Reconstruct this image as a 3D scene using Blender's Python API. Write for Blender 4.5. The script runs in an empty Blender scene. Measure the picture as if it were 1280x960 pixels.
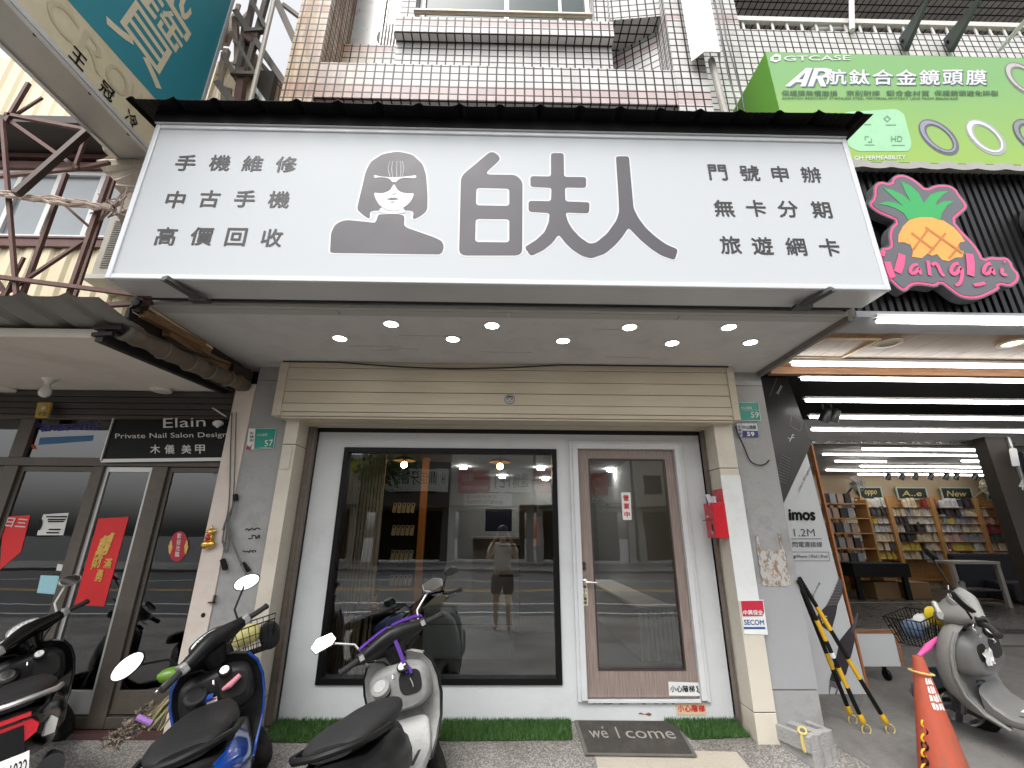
import bpy, math, random
from mathutils import Vector, Matrix, geometry
random.seed(7)
S = bpy.context.scene
COL = S.collection
R = math.radians

# ---------------------------------------------------------------- camera
F_PX, PITCH, YAW, ROLL = 557.0, math.atan(.334), .0177, .0059
CAM = Vector((0, -4.3, 1.5))
FW = Vector((math.sin(YAW)*math.cos(PITCH), math.cos(YAW)*math.cos(PITCH), math.sin(PITCH)))
RT0 = Vector((math.cos(YAW), -math.sin(YAW), 0)); UP0 = RT0.cross(FW)
RT = RT0*math.cos(ROLL) + UP0*math.sin(ROLL); UP = UP0*math.cos(ROLL) - RT0*math.sin(ROLL)
cd = bpy.data.cameras.new('camera'); cam = bpy.data.objects.new('camera', cd); COL.objects.link(cam)
cd.sensor_fit = 'HORIZONTAL'; cd.sensor_width = 36; cd.lens = F_PX/1280*36
cd.clip_start = .01; cd.clip_end = 500
cam.matrix_world = Matrix(((RT.x, UP.x, -FW.x, CAM.x), (RT.y, UP.y, -FW.y, CAM.y), (RT.z, UP.z, -FW.z, CAM.z), (0, 0, 0, 1)))
S.camera = cam

# ---------------------------------------------------------------- light: bright overcast
SUN_EL, SUN_ROT = R(58), R(205)
W = bpy.data.worlds.new('World'); S.world = W; W.use_nodes = True
wn, wl = W.node_tree.nodes, W.node_tree.links
bg = wn['Background']; sky = wn.new('ShaderNodeTexSky'); sky.sky_type = 'NISHITA'; sky.sun_disc = False
sky.sun_elevation = SUN_EL; sky.sun_rotation = SUN_ROT; sky.air_density = 1.2; sky.dust_density = 6; sky.ozone_density = 1
hs = wn.new('ShaderNodeHueSaturation'); hs.inputs['Saturation'].default_value = .14; hs.inputs['Value'].default_value = 1.45
wl.new(sky.outputs[0], hs.inputs['Color']); wl.new(hs.outputs[0], bg.inputs['Color'])
bg.inputs['Strength'].default_value = .15
sd = bpy.data.lights.new('sun', 'SUN'); so = bpy.data.objects.new('sun', sd); COL.objects.link(so)
sd.energy = .5; sd.angle = R(25); sd.color = (1, .96, .9)
d = Vector((math.sin(SUN_ROT)*math.cos(SUN_EL), math.cos(SUN_ROT)*math.cos(SUN_EL), math.sin(SUN_EL)))
so.rotation_euler = d.to_track_quat('Z', 'Y').to_euler()
S.view_settings.view_transform = 'Standard'; S.view_settings.look = 'None'; S.view_settings.gamma = 1
S.view_settings.exposure = .52
S.render.engine = 'CYCLES'
S.cycles.use_denoising = True
S.cycles.max_bounces = 8; S.cycles.transparent_max_bounces = 12; S.cycles.glossy_bounces = 4
S.cycles.sample_clamp_indirect = 6; S.cycles.caustics_reflective = False; S.cycles.caustics_refractive = False

# ---------------------------------------------------------------- measuring: where a line of sight meets a real plane
def ray(px, py): return FW*F_PX + RT*(px-640) - UP*(py-480)
def on(ax, val, px, py):
    d = ray(px, py); return CAM + d*((val-CAM[ax])/d[ax])
def AX(px, py, v): return on(0, v, px, py)
def AY(px, py, v): return on(1, v, px, py)
def AZ(px, py, v): return on(2, v, px, py)
def onplane(px, py, p0, n):
    d = ray(px, py); return CAM + d*((p0-CAM).dot(n)/d.dot(n))

# ---------------------------------------------------------------- materials
MATS = {}
def nodes(name):
    m = bpy.data.materials.new(name); m.use_nodes = True
    return m, m.node_tree.nodes, m.node_tree.links, m.node_tree.nodes['Principled BSDF']
def mat(name, col, rough=.6, metal=0., var=.18, scale=5., bump=0., bscale=60., dirt=None, damt=.5, dscale=3., coat=0., stretch=None, spec=.5):
    """plain surface with uneven tone; dirt = colour of stains with a shape of their own"""
    if name in MATS: return MATS[name]
    m, n, l, b = nodes(name); MATS[name] = m
    b.inputs['Roughness'].default_value = rough; b.inputs['Metallic'].default_value = metal
    b.inputs['Specular IOR Level'].default_value = spec
    if coat: b.inputs['Coat Weight'].default_value = coat; b.inputs['Coat Roughness'].default_value = .08
    tc = n.new('ShaderNodeTexCoord'); mp = n.new('ShaderNodeMapping'); l.new(tc.outputs['Object'], mp.inputs['Vector'])
    if stretch: mp.inputs['Scale'].default_value = stretch
    no = n.new('ShaderNodeTexNoise'); no.inputs['Scale'].default_value = scale; no.inputs['Detail'].default_value = 8; no.inputs['Roughness'].default_value = .65
    l.new(mp.outputs[0], no.inputs['Vector'])
    mx = n.new('ShaderNodeMix'); mx.data_type = 'RGBA'
    mx.inputs['A'].default_value = (*[c*(1-var) for c in col], 1); mx.inputs['B'].default_value = (*[min(1, c*(1+var)) for c in col], 1)
    l.new(no.outputs['Fac'], mx.inputs['Factor']); out = mx.outputs['Result']
    if dirt:
        n2 = n.new('ShaderNodeTexNoise'); n2.inputs['Scale'].default_value = dscale; n2.inputs['Detail'].default_value = 10; n2.inputs['Roughness'].default_value = .75
        l.new(mp.outputs[0], n2.inputs['Vector'])
        rp = n.new('ShaderNodeValToRGB'); rp.color_ramp.elements[0].position = .48; rp.color_ramp.elements[1].position = .72
        rp.color_ramp.elements[1].color = (damt, damt, damt, 1)
        l.new(n2.outputs['Fac'], rp.inputs['Fac'])
        m2 = n.new('ShaderNodeMix'); m2.data_type = 'RGBA'; m2.inputs['B'].default_value = (*dirt, 1)
        l.new(rp.outputs['Color'], m2.inputs['Factor']); l.new(out, m2.inputs['A']); out = m2.outputs['Result']
    l.new(out, b.inputs['Base Color'])
    rr = n.new('ShaderNodeMapRange'); rr.inputs['To Min'].default_value = max(.02, rough-.12*(rough > .15)); rr.inputs['To Max'].default_value = min(1, rough+.1)
    l.new(no.outputs['Fac'], rr.inputs['Value']); l.new(rr.outputs[0], b.inputs['Roughness'])
    if bump:
        nb = n.new('ShaderNodeTexNoise'); nb.inputs['Scale'].default_value = bscale; nb.inputs['Detail'].default_value = 6
        l.new(tc.outputs['Object'], nb.inputs['Vector'])
        bp = n.new('ShaderNodeBump'); bp.inputs['Strength'].default_value = bump; bp.inputs['Distance'].default_value = .01
        l.new(nb.outputs['Fac'], bp.inputs['Height']); l.new(bp.outputs[0], b.inputs['Normal'])
    return m
def emit(name, col, st):
    if name in MATS: return MATS[name]
    m, n, l, b = nodes(name); MATS[name] = m
    b.inputs['Base Color'].default_value = (*col, 1); b.inputs['Emission Color'].default_value = (*col, 1); b.inputs['Emission Strength'].default_value = st
    return m
def glass(name, tint=(.9, .93, .92), refl=1.55):
    m, n, l, b = nodes(name); MATS[name] = m
    n.remove(b); o = n['Material Output']
    t = n.new('ShaderNodeBsdfTransparent'); t.inputs[0].default_value = (*tint, 1)
    g = n.new('ShaderNodeBsdfGlossy'); g.inputs['Roughness'].default_value = .008; g.inputs['Color'].default_value = (.95, .97, 1, 1)
    f = n.new('ShaderNodeFresnel'); f.inputs[0].default_value = refl
    tc = n.new('ShaderNodeTexCoord'); no = n.new('ShaderNodeTexNoise'); no.inputs['Scale'].default_value = 1.3
    l.new(tc.outputs['Object'], no.inputs['Vector'])
    bp = n.new('ShaderNodeBump'); bp.inputs['Strength'].default_value = .06; bp.inputs['Distance'].default_value = .02
    l.new(no.outputs['Fac'], bp.inputs['Height']); l.new(bp.outputs[0], g.inputs['Normal'])
    mx = n.new('ShaderNodeMixShader'); l.new(f.outputs[0], mx.inputs[0]); l.new(t.outputs[0], mx.inputs[1]); l.new(g.outputs[0], mx.inputs[2])
    l.new(mx.outputs[0], o.inputs['Surface']); return m
def wood(name, c1, c2, sx=1., rough=.5, axis='Z', scale=9.):
    if name in MATS: return MATS[name]
    m, n, l, b = nodes(name); MATS[name] = m
    tc = n.new('ShaderNodeTexCoord'); mp = n.new('ShaderNodeMapping'); l.new(tc.outputs['Object'], mp.inputs['Vector'])
    mp.inputs['Scale'].default_value = {'Z': (14, 14, .6), 'X': (.6, 14, 14), 'Y': (14, .6, 14)}[axis]
    no = n.new('ShaderNodeTexNoise'); no.inputs['Scale'].default_value = scale*sx; no.inputs['Detail'].default_value = 9; no.inputs['Roughness'].default_value = .7
    l.new(mp.outputs[0], no.inputs['Vector'])
    rp = n.new('ShaderNodeValToRGB'); rp.color_ramp.elements[0].position = .35; rp.color_ramp.elements[1].position = .68
    rp.color_ramp.elements[0].color = (*c1, 1); rp.color_ramp.elements[1].color = (*c2, 1)
    l.new(no.outputs['Fac'], rp.inputs['Fac']); l.new(rp.outputs[0], b.inputs['Base Color']); b.inputs['Roughness'].default_value = rough
    bp = n.new('ShaderNodeBump'); bp.inputs['Strength'].default_value = .15; bp.inputs['Distance'].default_value = .004
    l.new(no.outputs['Fac'], bp.inputs['Height']); l.new(bp.outputs[0], b.inputs['Normal'])
    return m
def tiles(name, bands, stain=None):
    """small square glazed wall tiles with dark joints; bands = world heights of the pink courses"""
    m, n, l, b = nodes(name); MATS[name] = m
    uv = n.new('ShaderNodeUVMap'); mp = n.new('ShaderNodeMapping'); mp.inputs['Location'].default_value = (.02, -5.17, 0)
    l.new(uv.outputs[0], mp.inputs['Vector'])
    br = n.new('ShaderNodeTexBrick'); br.offset = 0; br.inputs['Scale'].default_value = 1
    br.inputs['Brick Width'].default_value = .086; br.inputs['Row Height'].default_value = .086; br.inputs['Mortar Size'].default_value = .008; br.inputs['Mortar Smooth'].default_value = .1
    br.inputs['Color1'].default_value = (.64, .63, .615, 1); br.inputs['Color2'].default_value = (.52, .51, .505, 1); br.inputs['Mortar'].default_value = (.03, .027, .025, 1)
    l.new(mp.outputs[0], br.inputs['Vector'])
    ge = n.new('ShaderNodeNewGeometry'); sp = n.new('ShaderNodeSeparateXYZ'); l.new(ge.outputs['Position'], sp.inputs[0])
    def rng(sock, lo, hi):
        a = n.new('ShaderNodeMath'); a.operation = 'GREATER_THAN'; l.new(sock, a.inputs[0]); a.inputs[1].default_value = lo
        c = n.new('ShaderNodeMath'); c.operation = 'LESS_THAN'; l.new(sock, c.inputs[0]); c.inputs[1].default_value = hi
        e = n.new('ShaderNodeMath'); e.operation = 'MULTIPLY'; l.new(a.outputs[0], e.inputs[0]); l.new(c.outputs[0], e.inputs[1]); return e.outputs[0]
    tot = None
    for lo, hi in bands:
        r_ = rng(sp.outputs['Z'], lo, hi)
        if tot is None: tot = r_
        else:
            ad = n.new('ShaderNodeMath'); ad.operation = 'ADD'; l.new(tot, ad.inputs[0]); l.new(r_, ad.inputs[1]); tot = ad.outputs[0]
    col = br.outputs['Color']
    mx = n.new('ShaderNodeMix'); mx.data_type = 'RGBA'; mx.blend_type = 'MULTIPLY'; mx.inputs['B'].default_value = (.84, .70, .70, 1)
    l.new(tot, mx.inputs['Factor']); l.new(col, mx.inputs['A']); col = mx.outputs['Result']
    no = n.new('ShaderNodeTexNoise'); no.inputs['Scale'].default_value = 1.6; no.inputs['Detail'].default_value = 9; no.inputs['Roughness'].default_value = .7
    ms = n.new('ShaderNodeMapping'); ms.inputs['Scale'].default_value = (3, 3, .7); l.new(ge.outputs['Position'], ms.inputs[0]); l.new(ms.outputs[0], no.inputs['Vector'])
    rp = n.new('ShaderNodeValToRGB'); rp.color_ramp.elements[0].position = .52; rp.color_ramp.elements[1].position = .75; rp.color_ramp.elements[1].color = (.45, .45, .45, 1)
    l.new(no.outputs['Fac'], rp.inputs[0])
    m2 = n.new('ShaderNodeMix'); m2.data_type = 'RGBA'; m2.blend_type = 'MULTIPLY'; m2.inputs['B'].default_value = (.72, .66, .58, 1)
    l.new(rp.outputs[0], m2.inputs['Factor']); l.new(col, m2.inputs['A']); col = m2.outputs['Result']
    if stain:
        x0, x1 = stain
        mr = n.new('ShaderNodeMapRange'); mr.inputs['From Min'].default_value = x0; mr.inputs['From Max'].default_value = x1; mr.inputs['To Min'].default_value = 1; mr.inputs['To Max'].default_value = 0
        l.new(sp.outputs['X'], mr.inputs[0])
        n3 = n.new('ShaderNodeTexNoise'); n3.inputs['Scale'].default_value = 2.2; n3.inputs['Detail'].default_value = 10; n3.inputs['Roughness'].default_value = .7
        m3 = n.new('ShaderNodeMapping'); m3.inputs['Scale'].default_value = (3.5, 3.5, .45); l.new(ge.outputs['Position'], m3.inputs[0]); l.new(m3.outputs[0], n3.inputs['Vector'])
        ad = n.new('ShaderNodeMath'); ad.operation = 'MULTIPLY'; l.new(mr.outputs[0], ad.inputs[0])
        r3 = n.new('ShaderNodeValToRGB'); r3.color_ramp.elements[0].position = .25; r3.color_ramp.elements[1].position = .48
        l.new(n3.outputs['Fac'], r3.inputs[0]); l.new(r3.outputs[0], ad.inputs[1])
        cr = n.new('ShaderNodeValToRGB'); cr.color_ramp.elements[0].color = (.92, .66, .36, 1); cr.color_ramp.elements[1].color = (.36, .12, .05, 1)
        cr.color_ramp.elements[0].position = .42; cr.color_ramp.elements[1].position = .62; l.new(n3.outputs['Fac'], cr.inputs[0])
        m4 = n.new('ShaderNodeMix'); m4.data_type = 'RGBA'; m4.blend_type = 'MULTIPLY'
        l.new(ad.outputs[0], m4.inputs['Factor']); l.new(col, m4.inputs['A']); l.new(cr.outputs[0], m4.inputs['B']); col = m4.outputs['Result']
    l.new(col, b.inputs['Base Color']); b.inputs['Roughness'].default_value = .45; b.inputs['Specular IOR Level'].default_value = .2
    bp = n.new('ShaderNodeBump'); bp.inputs['Strength'].default_value = .4; bp.inputs['Distance'].default_value = .003; bp.invert = True
    l.new(br.outputs['Fac'], bp.inputs['Height']); l.new(bp.outputs[0], b.inputs['Normal'])
    return m

# ---------------------------------------------------------------- mesh building
class MB:
    def __init__(s): s.v = []; s.f = []; s.mi = []; s.m = 0
    def add(s, vs, fs, m=None):
        o = len(s.v); s.v += [Vector(p) for p in vs]
        for f in fs: s.f.append([i+o for i in f]); s.mi.append(s.m if m is None else m)
        return s
    def box(s, x0, x1, y0, y1, z0, z1, m=None):
        return s.add([(x0, y0, z0), (x1, y0, z0), (x1, y1, z0), (x0, y1, z0), (x0, y0, z1), (x1, y0, z1), (x1, y1, z1), (x0, y1, z1)],
                     [(0, 3, 2, 1), (4, 5, 6, 7), (0, 1, 5, 4), (1, 2, 6, 5), (2, 3, 7, 6), (3, 0, 4, 7)], m)
    def hexa(s, p, m=None):
        return s.add(p, [(0, 3, 2, 1), (4, 5, 6, 7), (0, 1, 5, 4), (1, 2, 6, 5), (2, 3, 7, 6), (3, 0, 4, 7)], m)
    def quad(s, a, b, c, d, m=None): return s.add([a, b, c, d], [(0, 1, 2, 3)], m)
    def bar(s, a, b, w=.04, h=None, m=None, up=(0, 0, 1)):
        a, b = Vector(a), Vector(b); t = (b-a).normalized(); u = Vector(up)
        if abs(t.dot(u)) > .95: u = Vector((0, 1, 0))
        x = t.cross(u).normalized()*w/2; y = x.cross(t).normalized()*(h or w)/2
        return s.hexa([a-x-y, a+x-y, b+x-y, b-x-y, a-x+y, a+x+y, b+x+y, b-x+y], m)
    def tube(s, pts, r=.01, n=8, m=None, caps=True, closed=False):
        pts = [Vector(p) for p in pts]; k = len(pts); rr = r if isinstance(r, (list, tuple)) else [r]*k
        o = len(s.v); prev = None; mm = s.m if m is None else m
        for i, p in enumerate(pts):
            t = (pts[(i+1) % k]-pts[i-1]) if closed else (pts[min(i+1, k-1)]-pts[max(i-1, 0)])
            t.normalize()
            if prev is None:
                u = Vector((0, 0, 1)) if abs(t.z) < .9 else Vector((1, 0, 0)); x = t.cross(u).normalized()
            else: x = (prev-t*prev.dot(t)).normalized()
            prev = x; y = t.cross(x)
            for j in range(n):
                a = 2*math.pi*j/n; s.v.append(p+(x*math.cos(a)+y*math.sin(a))*rr[i])
        for i in range(k if closed else k-1):
            for j in range(n):
                i2 = (i+1) % k
                s.f.append([o+i*n+j, o+i*n+(j+1) % n, o+i2*n+(j+1) % n, o+i2*n+j]); s.mi.append(mm)
        if caps and not closed:
            s.f.append([o+j for j in range(n)][::-1]); s.mi.append(mm)
            s.f.append([o+(k-1)*n+j for j in range(n)]); s.mi.append(mm)
        return s
    def loft(s, rings, m=None, caps=True):
        o = len(s.v); n = len(rings[0]); mm = s.m if m is None else m
        for r_ in rings: s.v += [Vector(p) for p in r_]
        for i in range(len(rings)-1):
            for j in range(n):
                s.f.append([o+i*n+j, o+i*n+(j+1) % n, o+(i+1)*n+(j+1) % n, o+(i+1)*n+j]); s.mi.append(mm)
        if caps:
            s.f.append([o+j for j in range(n)][::-1]); s.mi.append(mm)
            e = o+(len(rings)-1)*n; s.f.append([e+j for j in range(n)]); s.mi.append(mm)
        return s
    def lathe(s, prof, c=(0, 0, 0), axis=(0, 0, 1), n=20, m=None, caps=True):
        a = Vector(axis).normalized(); u = Vector((0, 0, 1)) if abs(a.z) < .9 else Vector((1, 0, 0))
        x = a.cross(u).normalized(); y = a.cross(x); c = Vector(c)
        return s.loft([[c+a*h+(x*math.cos(2*math.pi*j/n)+y*math.sin(2*math.pi*j/n))*max(r_, 1e-4) for j in range(n)] for r_, h in prof], m, caps)
    def shape(s, loops, to3, d=None, m=None):
        """flat outline (first loop) with holes; d = thickness vector for a solid"""
        loops = [list(l) for l in loops]
        l2 = [[Vector((p[0], p[1], 0)) for p in l] for l in loops]
        tri = geometry.tessellate_polygon(l2); flat = [p for l in loops for p in l]
        P = [Vector(to3(*p)) for p in flat]; s.add(P, [list(t) for t in tri], m)
        if d is not None:
            d = Vector(d); s.add([p+d for p in P], [list(t)[::-1] for t in tri], m); k = 0
            for l in loops:
                n = len(l); q = [P[k+i] for i in range(n)]; k += n
                s.add(q+[p+d for p in q], [(i, (i+1) % n, n+(i+1) % n, n+i) for i in range(n)], m)
        return s
    def xf(s, M):
        s.v = [M @ p for p in s.v]; return s
    def build(s, name, mats, parent=None, smooth=False, bevel=0., loc=None, seg=2, angle=40):
        me = bpy.data.meshes.new(name); off = Vector(loc) if loc is not None else (Vector(parent.get('_o', (0, 0, 0))) if parent else Vector((0, 0, 0)))
        me.from_pydata([tuple(p-off) for p in s.v], [], s.f)
        mats = mats if isinstance(mats, (list, tuple)) else [mats]
        for m in mats: me.materials.append(m)
        me.polygons.foreach_set('material_index', s.mi)
        uv = me.uv_layers.new(name='UVMap'); z = Vector((0, 0, 1))
        for p in me.polygons:
            nr = p.normal
            if abs(nr.z) > .7: ex, ey = Vector((1, 0, 0)), Vector((0, 1, 0))
            else: ex, ey = z.cross(nr).normalized(), z
            for li in p.loop_indices:
                co = me.vertices[me.loops[li].vertex_index].co+off
                uv.data[li].uv = (co.dot(ex), co.dot(ey))
        if smooth:
            me.polygons.foreach_set('use_smooth', [True]*len(me.polygons)); me.set_sharp_from_angle(angle=R(angle))
        me.update()
        o = bpy.data.objects.new(name, me); COL.objects.link(o)
        if parent: o.parent = parent; o['_o'] = tuple(off)
        else: o.location = off; o['_o'] = tuple(off)
        if bevel:
            b = o.modifiers.new('bevel', 'BEVEL'); b.width = bevel; b.segments = seg; b.limit_method = 'ANGLE'; b.angle_limit = R(40)
        return o
def tag(o, label, cat, group=None, kind=None):
    if label: o['label'] = label
    if cat: o['category'] = cat
    if group: o['group'] = group
    if kind: o['kind'] = kind
    return o
def thing(name, label, cat, loc=(0, 0, 0), group=None, rot=None):
    o = bpy.data.objects.new(name, None); COL.objects.link(o); o.empty_display_size = .1
    o.location = loc; o['_o'] = tuple(loc) if rot is None else (0, 0, 0)
    if rot is not None: o.rotation_euler = rot
    return tag(o, label, cat, group)
def struct(o): o['kind'] = 'structure'; return o
def copy_tree(o, parent=None):
    c = o.copy(); COL.objects.link(c)
    if parent: c.parent = parent
    for ch in list(o.children): copy_tree(ch, c)
    return c
def sm(loop, k=2, closed=True):
    for _ in range(k):
        q = []; n = len(loop)
        for i in range(n if closed else n-1):
            a, b = loop[i], loop[(i+1) % n]
            q += [tuple(a[j]*.75+b[j]*.25 for j in range(len(a))), tuple(a[j]*.25+b[j]*.75 for j in range(len(a)))]
        loop = q
    return loop
def rnd(loop, r):
    """round the corners of a 2-d outline by r"""
    q = []; n = len(loop)
    for i in range(n):
        p0, p, p1 = [Vector(x) for x in (loop[i-1], loop[i], loop[(i+1) % n])]
        a, b = p0-p, p1-p; t = min(r, a.length*.45, b.length*.45); A, B = p+a.normalized()*t, p+b.normalized()*t
        for k in range(5):
            w = k/4; q.append(tuple(A*(1-w)**2+p*2*w*(1-w)+B*w*w))
    return q
def grow(loop, d):
    n = len(loop); ar = sum(loop[i-1][0]*loop[i][1]-loop[i][0]*loop[i-1][1] for i in range(n)); sg = 1 if ar > 0 else -1
    q = []
    for i in range(n):
        p0, p, p1 = [Vector(x) for x in (loop[i-1], loop[i], loop[(i+1) % n])]
        e = (p-p0).normalized()+(p1-p).normalized()
        if e.length < 1e-6: q.append(tuple(p)); continue
        e.normalize(); q.append((p.x+e.y*d*sg, p.y-e.x*d*sg))
    return q
_tc = {}
def glyphs(body, bold=0., shear=0.):
    k = (body, bold, shear)
    if k not in _tc:
        c = bpy.data.curves.new('lettering', 'FONT'); c.body = body; c.size = 1; c.offset = bold; c.shear = shear; c.resolution_u = 3; c.fill_mode = 'FRONT'
        o = bpy.data.objects.new('lettering', c); COL.objects.link(o)
        dg = bpy.context.evaluated_depsgraph_get(); me = bpy.data.meshes.new_from_object(o.evaluated_get(dg))
        vs = [v.co.copy() for v in me.vertices]; fs = [list(p.vertices) for p in me.polygons]
        bpy.data.objects.remove(o); bpy.data.meshes.remove(me); bpy.data.curves.remove(c)
        x0, x1 = min(v.x for v in vs), max(v.x for v in vs); y0, y1 = min(v.y for v in vs), max(v.y for v in vs)
        _tc[k] = ([((v.x-x0)/(x1-x0), (v.y-y0)/(y1-y0)) for v in vs], fs, (x1-x0)/(y1-y0))
    return _tc[k]
def txt(mb, body, to3, x, y, w=None, h=None, bold=.012, shear=0., m=None):
    """lettering filling the rectangle from (x, y) with size (w, h) of a 2-d frame mapped by to3"""
    vs, fs, asp = glyphs(body, 0., shear)
    if w is None: w = h*asp
    if h is None: h = w/asp
    o, nx, ny = to3(x, y), to3(x+w*.5, y), to3(x, y+h*.5)
    nr = (nx-o).cross(ny-o).normalized()
    if nr.dot(o-CAM) > 0: nr = -nr
    e = bold*h*.9; ex = e*((ny-o).length/h)/((nx-o).length/w)
    for k, (dx, dy) in enumerate(((0, 0), (1, .3), (-1, -.3), (.3, -1), (-.3, 1)) if bold > .004 else ((0, 0),)):
        mb.add([to3(x+u*w+dx*ex, y+v*h+dy*e)+nr*.00025*k for u, v in vs], fs, m)
    return mb
def frame_xz(y, o=(0, 0)): return lambda a, b: Vector((o[0]+a, y, o[1]+b))
# ================================================================ GROUND
def gz(y):
    P = [(-9, -.16), (-2.4, -.155), (-1.5, -.15), (-.62, -.11), (-.3, 0), (0, .05), (1, .06)]
    if y <= P[0][0]: return P[0][1]
    for (a, za), (b, zb) in zip(P, P[1:]):
        if y <= b: return za+(zb-za)*(y-a)/(b-a)
    return P[-1][1]
def ground_mat():
    m, n, l, b = nodes('pebble_washed_paving')
    tc = n.new('ShaderNodeTexCoord'); vo = n.new('ShaderNodeTexVoronoi'); vo.inputs['Scale'].default_value = 120
    l.new(tc.outputs['Object'], vo.inputs['Vector'])
    hs = n.new('ShaderNodeSeparateColor'); l.new(vo.outputs['Color'], hs.inputs[0])
    rp = n.new('ShaderNodeValToRGB'); e = rp.color_ramp.elements
    e[0].color = (.125, .118, .11, 1); e[1].color = (.40, .385, .365, 1); a = e.new(.5); a.color = (.235, .224, .21, 1)
    l.new(hs.outputs[0], rp.inputs[0])
    no = n.new('ShaderNodeTexNoise'); no.inputs['Scale'].default_value = 1.7; no.inputs['Detail'].default_value = 8; l.new(tc.outputs['Object'], no.inputs['Vector'])
    r2 = n.new('ShaderNodeValToRGB'); r2.color_ramp.elements[0].position = .4; r2.color_ramp.elements[1].position = .65
    l.new(no.outputs['Fac'], r2.inputs[0])
    mx = n.new('ShaderNodeMix'); mx.data_type = 'RGBA'; mx.blend_type = 'MULTIPLY'; mx.inputs['B'].default_value = (.62, .6, .57, 1)
    l.new(r2.outputs[0], mx.inputs['Factor']); l.new(rp.outputs[0], mx.inputs['A']); l.new(mx.outputs['Result'], b.inputs['Base Color'])
    b.inputs['Roughness'].default_value = .75
    bp = n.new('ShaderNodeBump'); bp.inputs['Strength'].default_value = .5; bp.inputs['Distance'].default_value = .006; bp.invert = True
    l.new(vo.outputs['Distance'], bp.inputs['Height']); l.new(bp.outputs[0], b.inputs['Normal']); return m
PEB = ground_mat()
asph = mat('asphalt', (.09, .09, .09), .85, var=.3, scale=3, bump=.4, bscale=300)
mb = MB(); mb.box(-150, 150, -150, 150, -.6, -.42); struct(mb.build('ground', asph))
mb = MB(); prof = [(-6.2, -.18), (-2.4, -.155), (-1.5, -.15), (-.62, -.11), (-.3, 0), (0, .05), (1, .06), (14, .06)]
for (a, za), (b, zb) in zip(prof, prof[1:]): mb.quad((-16, a, za), (18, a, za), (18, b, zb), (-16, b, zb))
mb.quad((-14, -6.2, -.36), (14, -6.2, -.36), (14, -6.2, -.18), (-14, -6.2, -.18)); struct(mb.build('pavement', PEB))
mb = MB(); mb.box(-60, 60, -19, -6.25, -.5, -.32); struct(mb.build('road', asph))
wp = mat('road_paint_white', (.7, .7, .68), .6, var=.2, scale=12); yp = mat('road_paint_yellow', (.62, .38, .05), .6, var=.2, scale=12)
for y, m, w in ((-7.6, wp, .12), (-9.0, wp, .12), (-11.9, yp, .12), (-12.2, yp, .12), (-15.2, wp, .12)):
    mb = MB(); mb.box(-60, 60, y, y+w, -.319, -.315); struct(mb.build('road_marking', m))
mb = MB(); mb.box(-60, 60, -24, -19, -.5, -.2); struct(mb.build('far_pavement', mat('far_paving', (.22, .21, .2), .8)))
conc = mat('bare_concrete', (.36, .34, .31), .85, var=.25, scale=4, bump=.5, bscale=90, dirt=(.13, .12, .11), damt=.7)
apron = mat('cream_concrete', (.40, .365, .30), .85, var=.3, scale=90, bump=.5, bscale=200)
a0, a1 = AZ(742, 948, gz(-.5)), AZ(922, 950, gz(-.5))
mb = MB(); mb.quad((a0.x, -.95, gz(-.95)+.004), (a1.x+.1, -.95, gz(-.95)+.004), (a1.x+.04, -.62, gz(-.62)+.004), (a0.x, -.62, gz(-.62)+.004)); mb.quad((a0.x, -.62, gz(-.62)+.004), (a1.x+.04, -.62, gz(-.62)+.004), (a1.x, a1.y, gz(a1.y)+.004), (a0.x, a0.y, gz(a0.y)+.004))
struct(mb.build('concrete_path', apron))
mb = MB(); rg_ = random.Random(40); L = [(2.52+.05*rg_.uniform(-1, 1)+(.25*(-.2-y) if y < -.2 else 0), y) for y in (-.62, -.46, -.3, -.15, 0, .4, 1, 1.8, 2.46)]
for (xa, ya), (xb, yb) in zip(L, L[1:]): mb.quad((xa, ya, gz(ya)+.004), (18, ya, gz(ya)+.004), (18, yb, gz(yb)+.004), (xb, yb, gz(yb)+.004))
struct(mb.build('side_pavement', mat('worn_grey_concrete', (.165, .157, .148), .85, var=.35, scale=9, bump=.7, bscale=70, dirt=(.09, .085, .08), damt=.75, dscale=2.2)))
mb = MB(); mb.quad((-.62, -.30, .006), (-.40, -.30, .006), (-.42, .0, .055), (-.62, .0, .055)); struct(mb.build('cement_ground_patch', mat('dark_cement', (.17, .16, .16), .9, var=.3, scale=9)))

# ================================================================ MAIN SHOP: white front
white = mat('white_front_paint', (.645, .665, .678), .55, var=.05, scale=3, bump=.1, bscale=25, dirt=(.42, .42, .42), damt=.35, dscale=2.2)
blackm = mat('black_metal', (.005, .005, .0055), .4, var=.2, spec=.2)
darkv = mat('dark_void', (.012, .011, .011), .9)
GL = glass('shop_glass', (.88, .90, .89), 1.9)
cream = mat('cream_tile', (.62, .575, .49), .4, var=.07, scale=2, dirt=(.45, .38, .30), damt=.5, dscale=2.5, bump=.05)
gap = mat('dark_joint', (.05, .045, .04), .9)
front = thing('phone_shop_facade', 'white painted shop front wall around the wide window and brown door', 'shop front', (0, 0, .06))
fr = lambda a, b: Vector((a, 0, b))
WIN = (-1.53, .51, .305, 2.272); DOR = (.70, 1.665, .205, 2.30)
mb = MB(); rect = lambda x0, x1, z0, z1: [(x0, z0), (x1, z0), (x1, z1), (x0, z1)]
mb.shape([rect(-1.795, 1.915, -.02, 2.42), rect(WIN[0], WIN[1], WIN[2], WIN[3])[::-1], rect(*DOR)[::-1]], fr, (0, .1, 0)); mb.build('wall_panel', white, front)
mb = MB(); mb.box(-2.0, 2.1, .001, .05, 2.425, 3.0); mb.build('shutter_recess', darkv, front)
mb = MB(); x0, x1, z0, z1 = WIN
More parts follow.
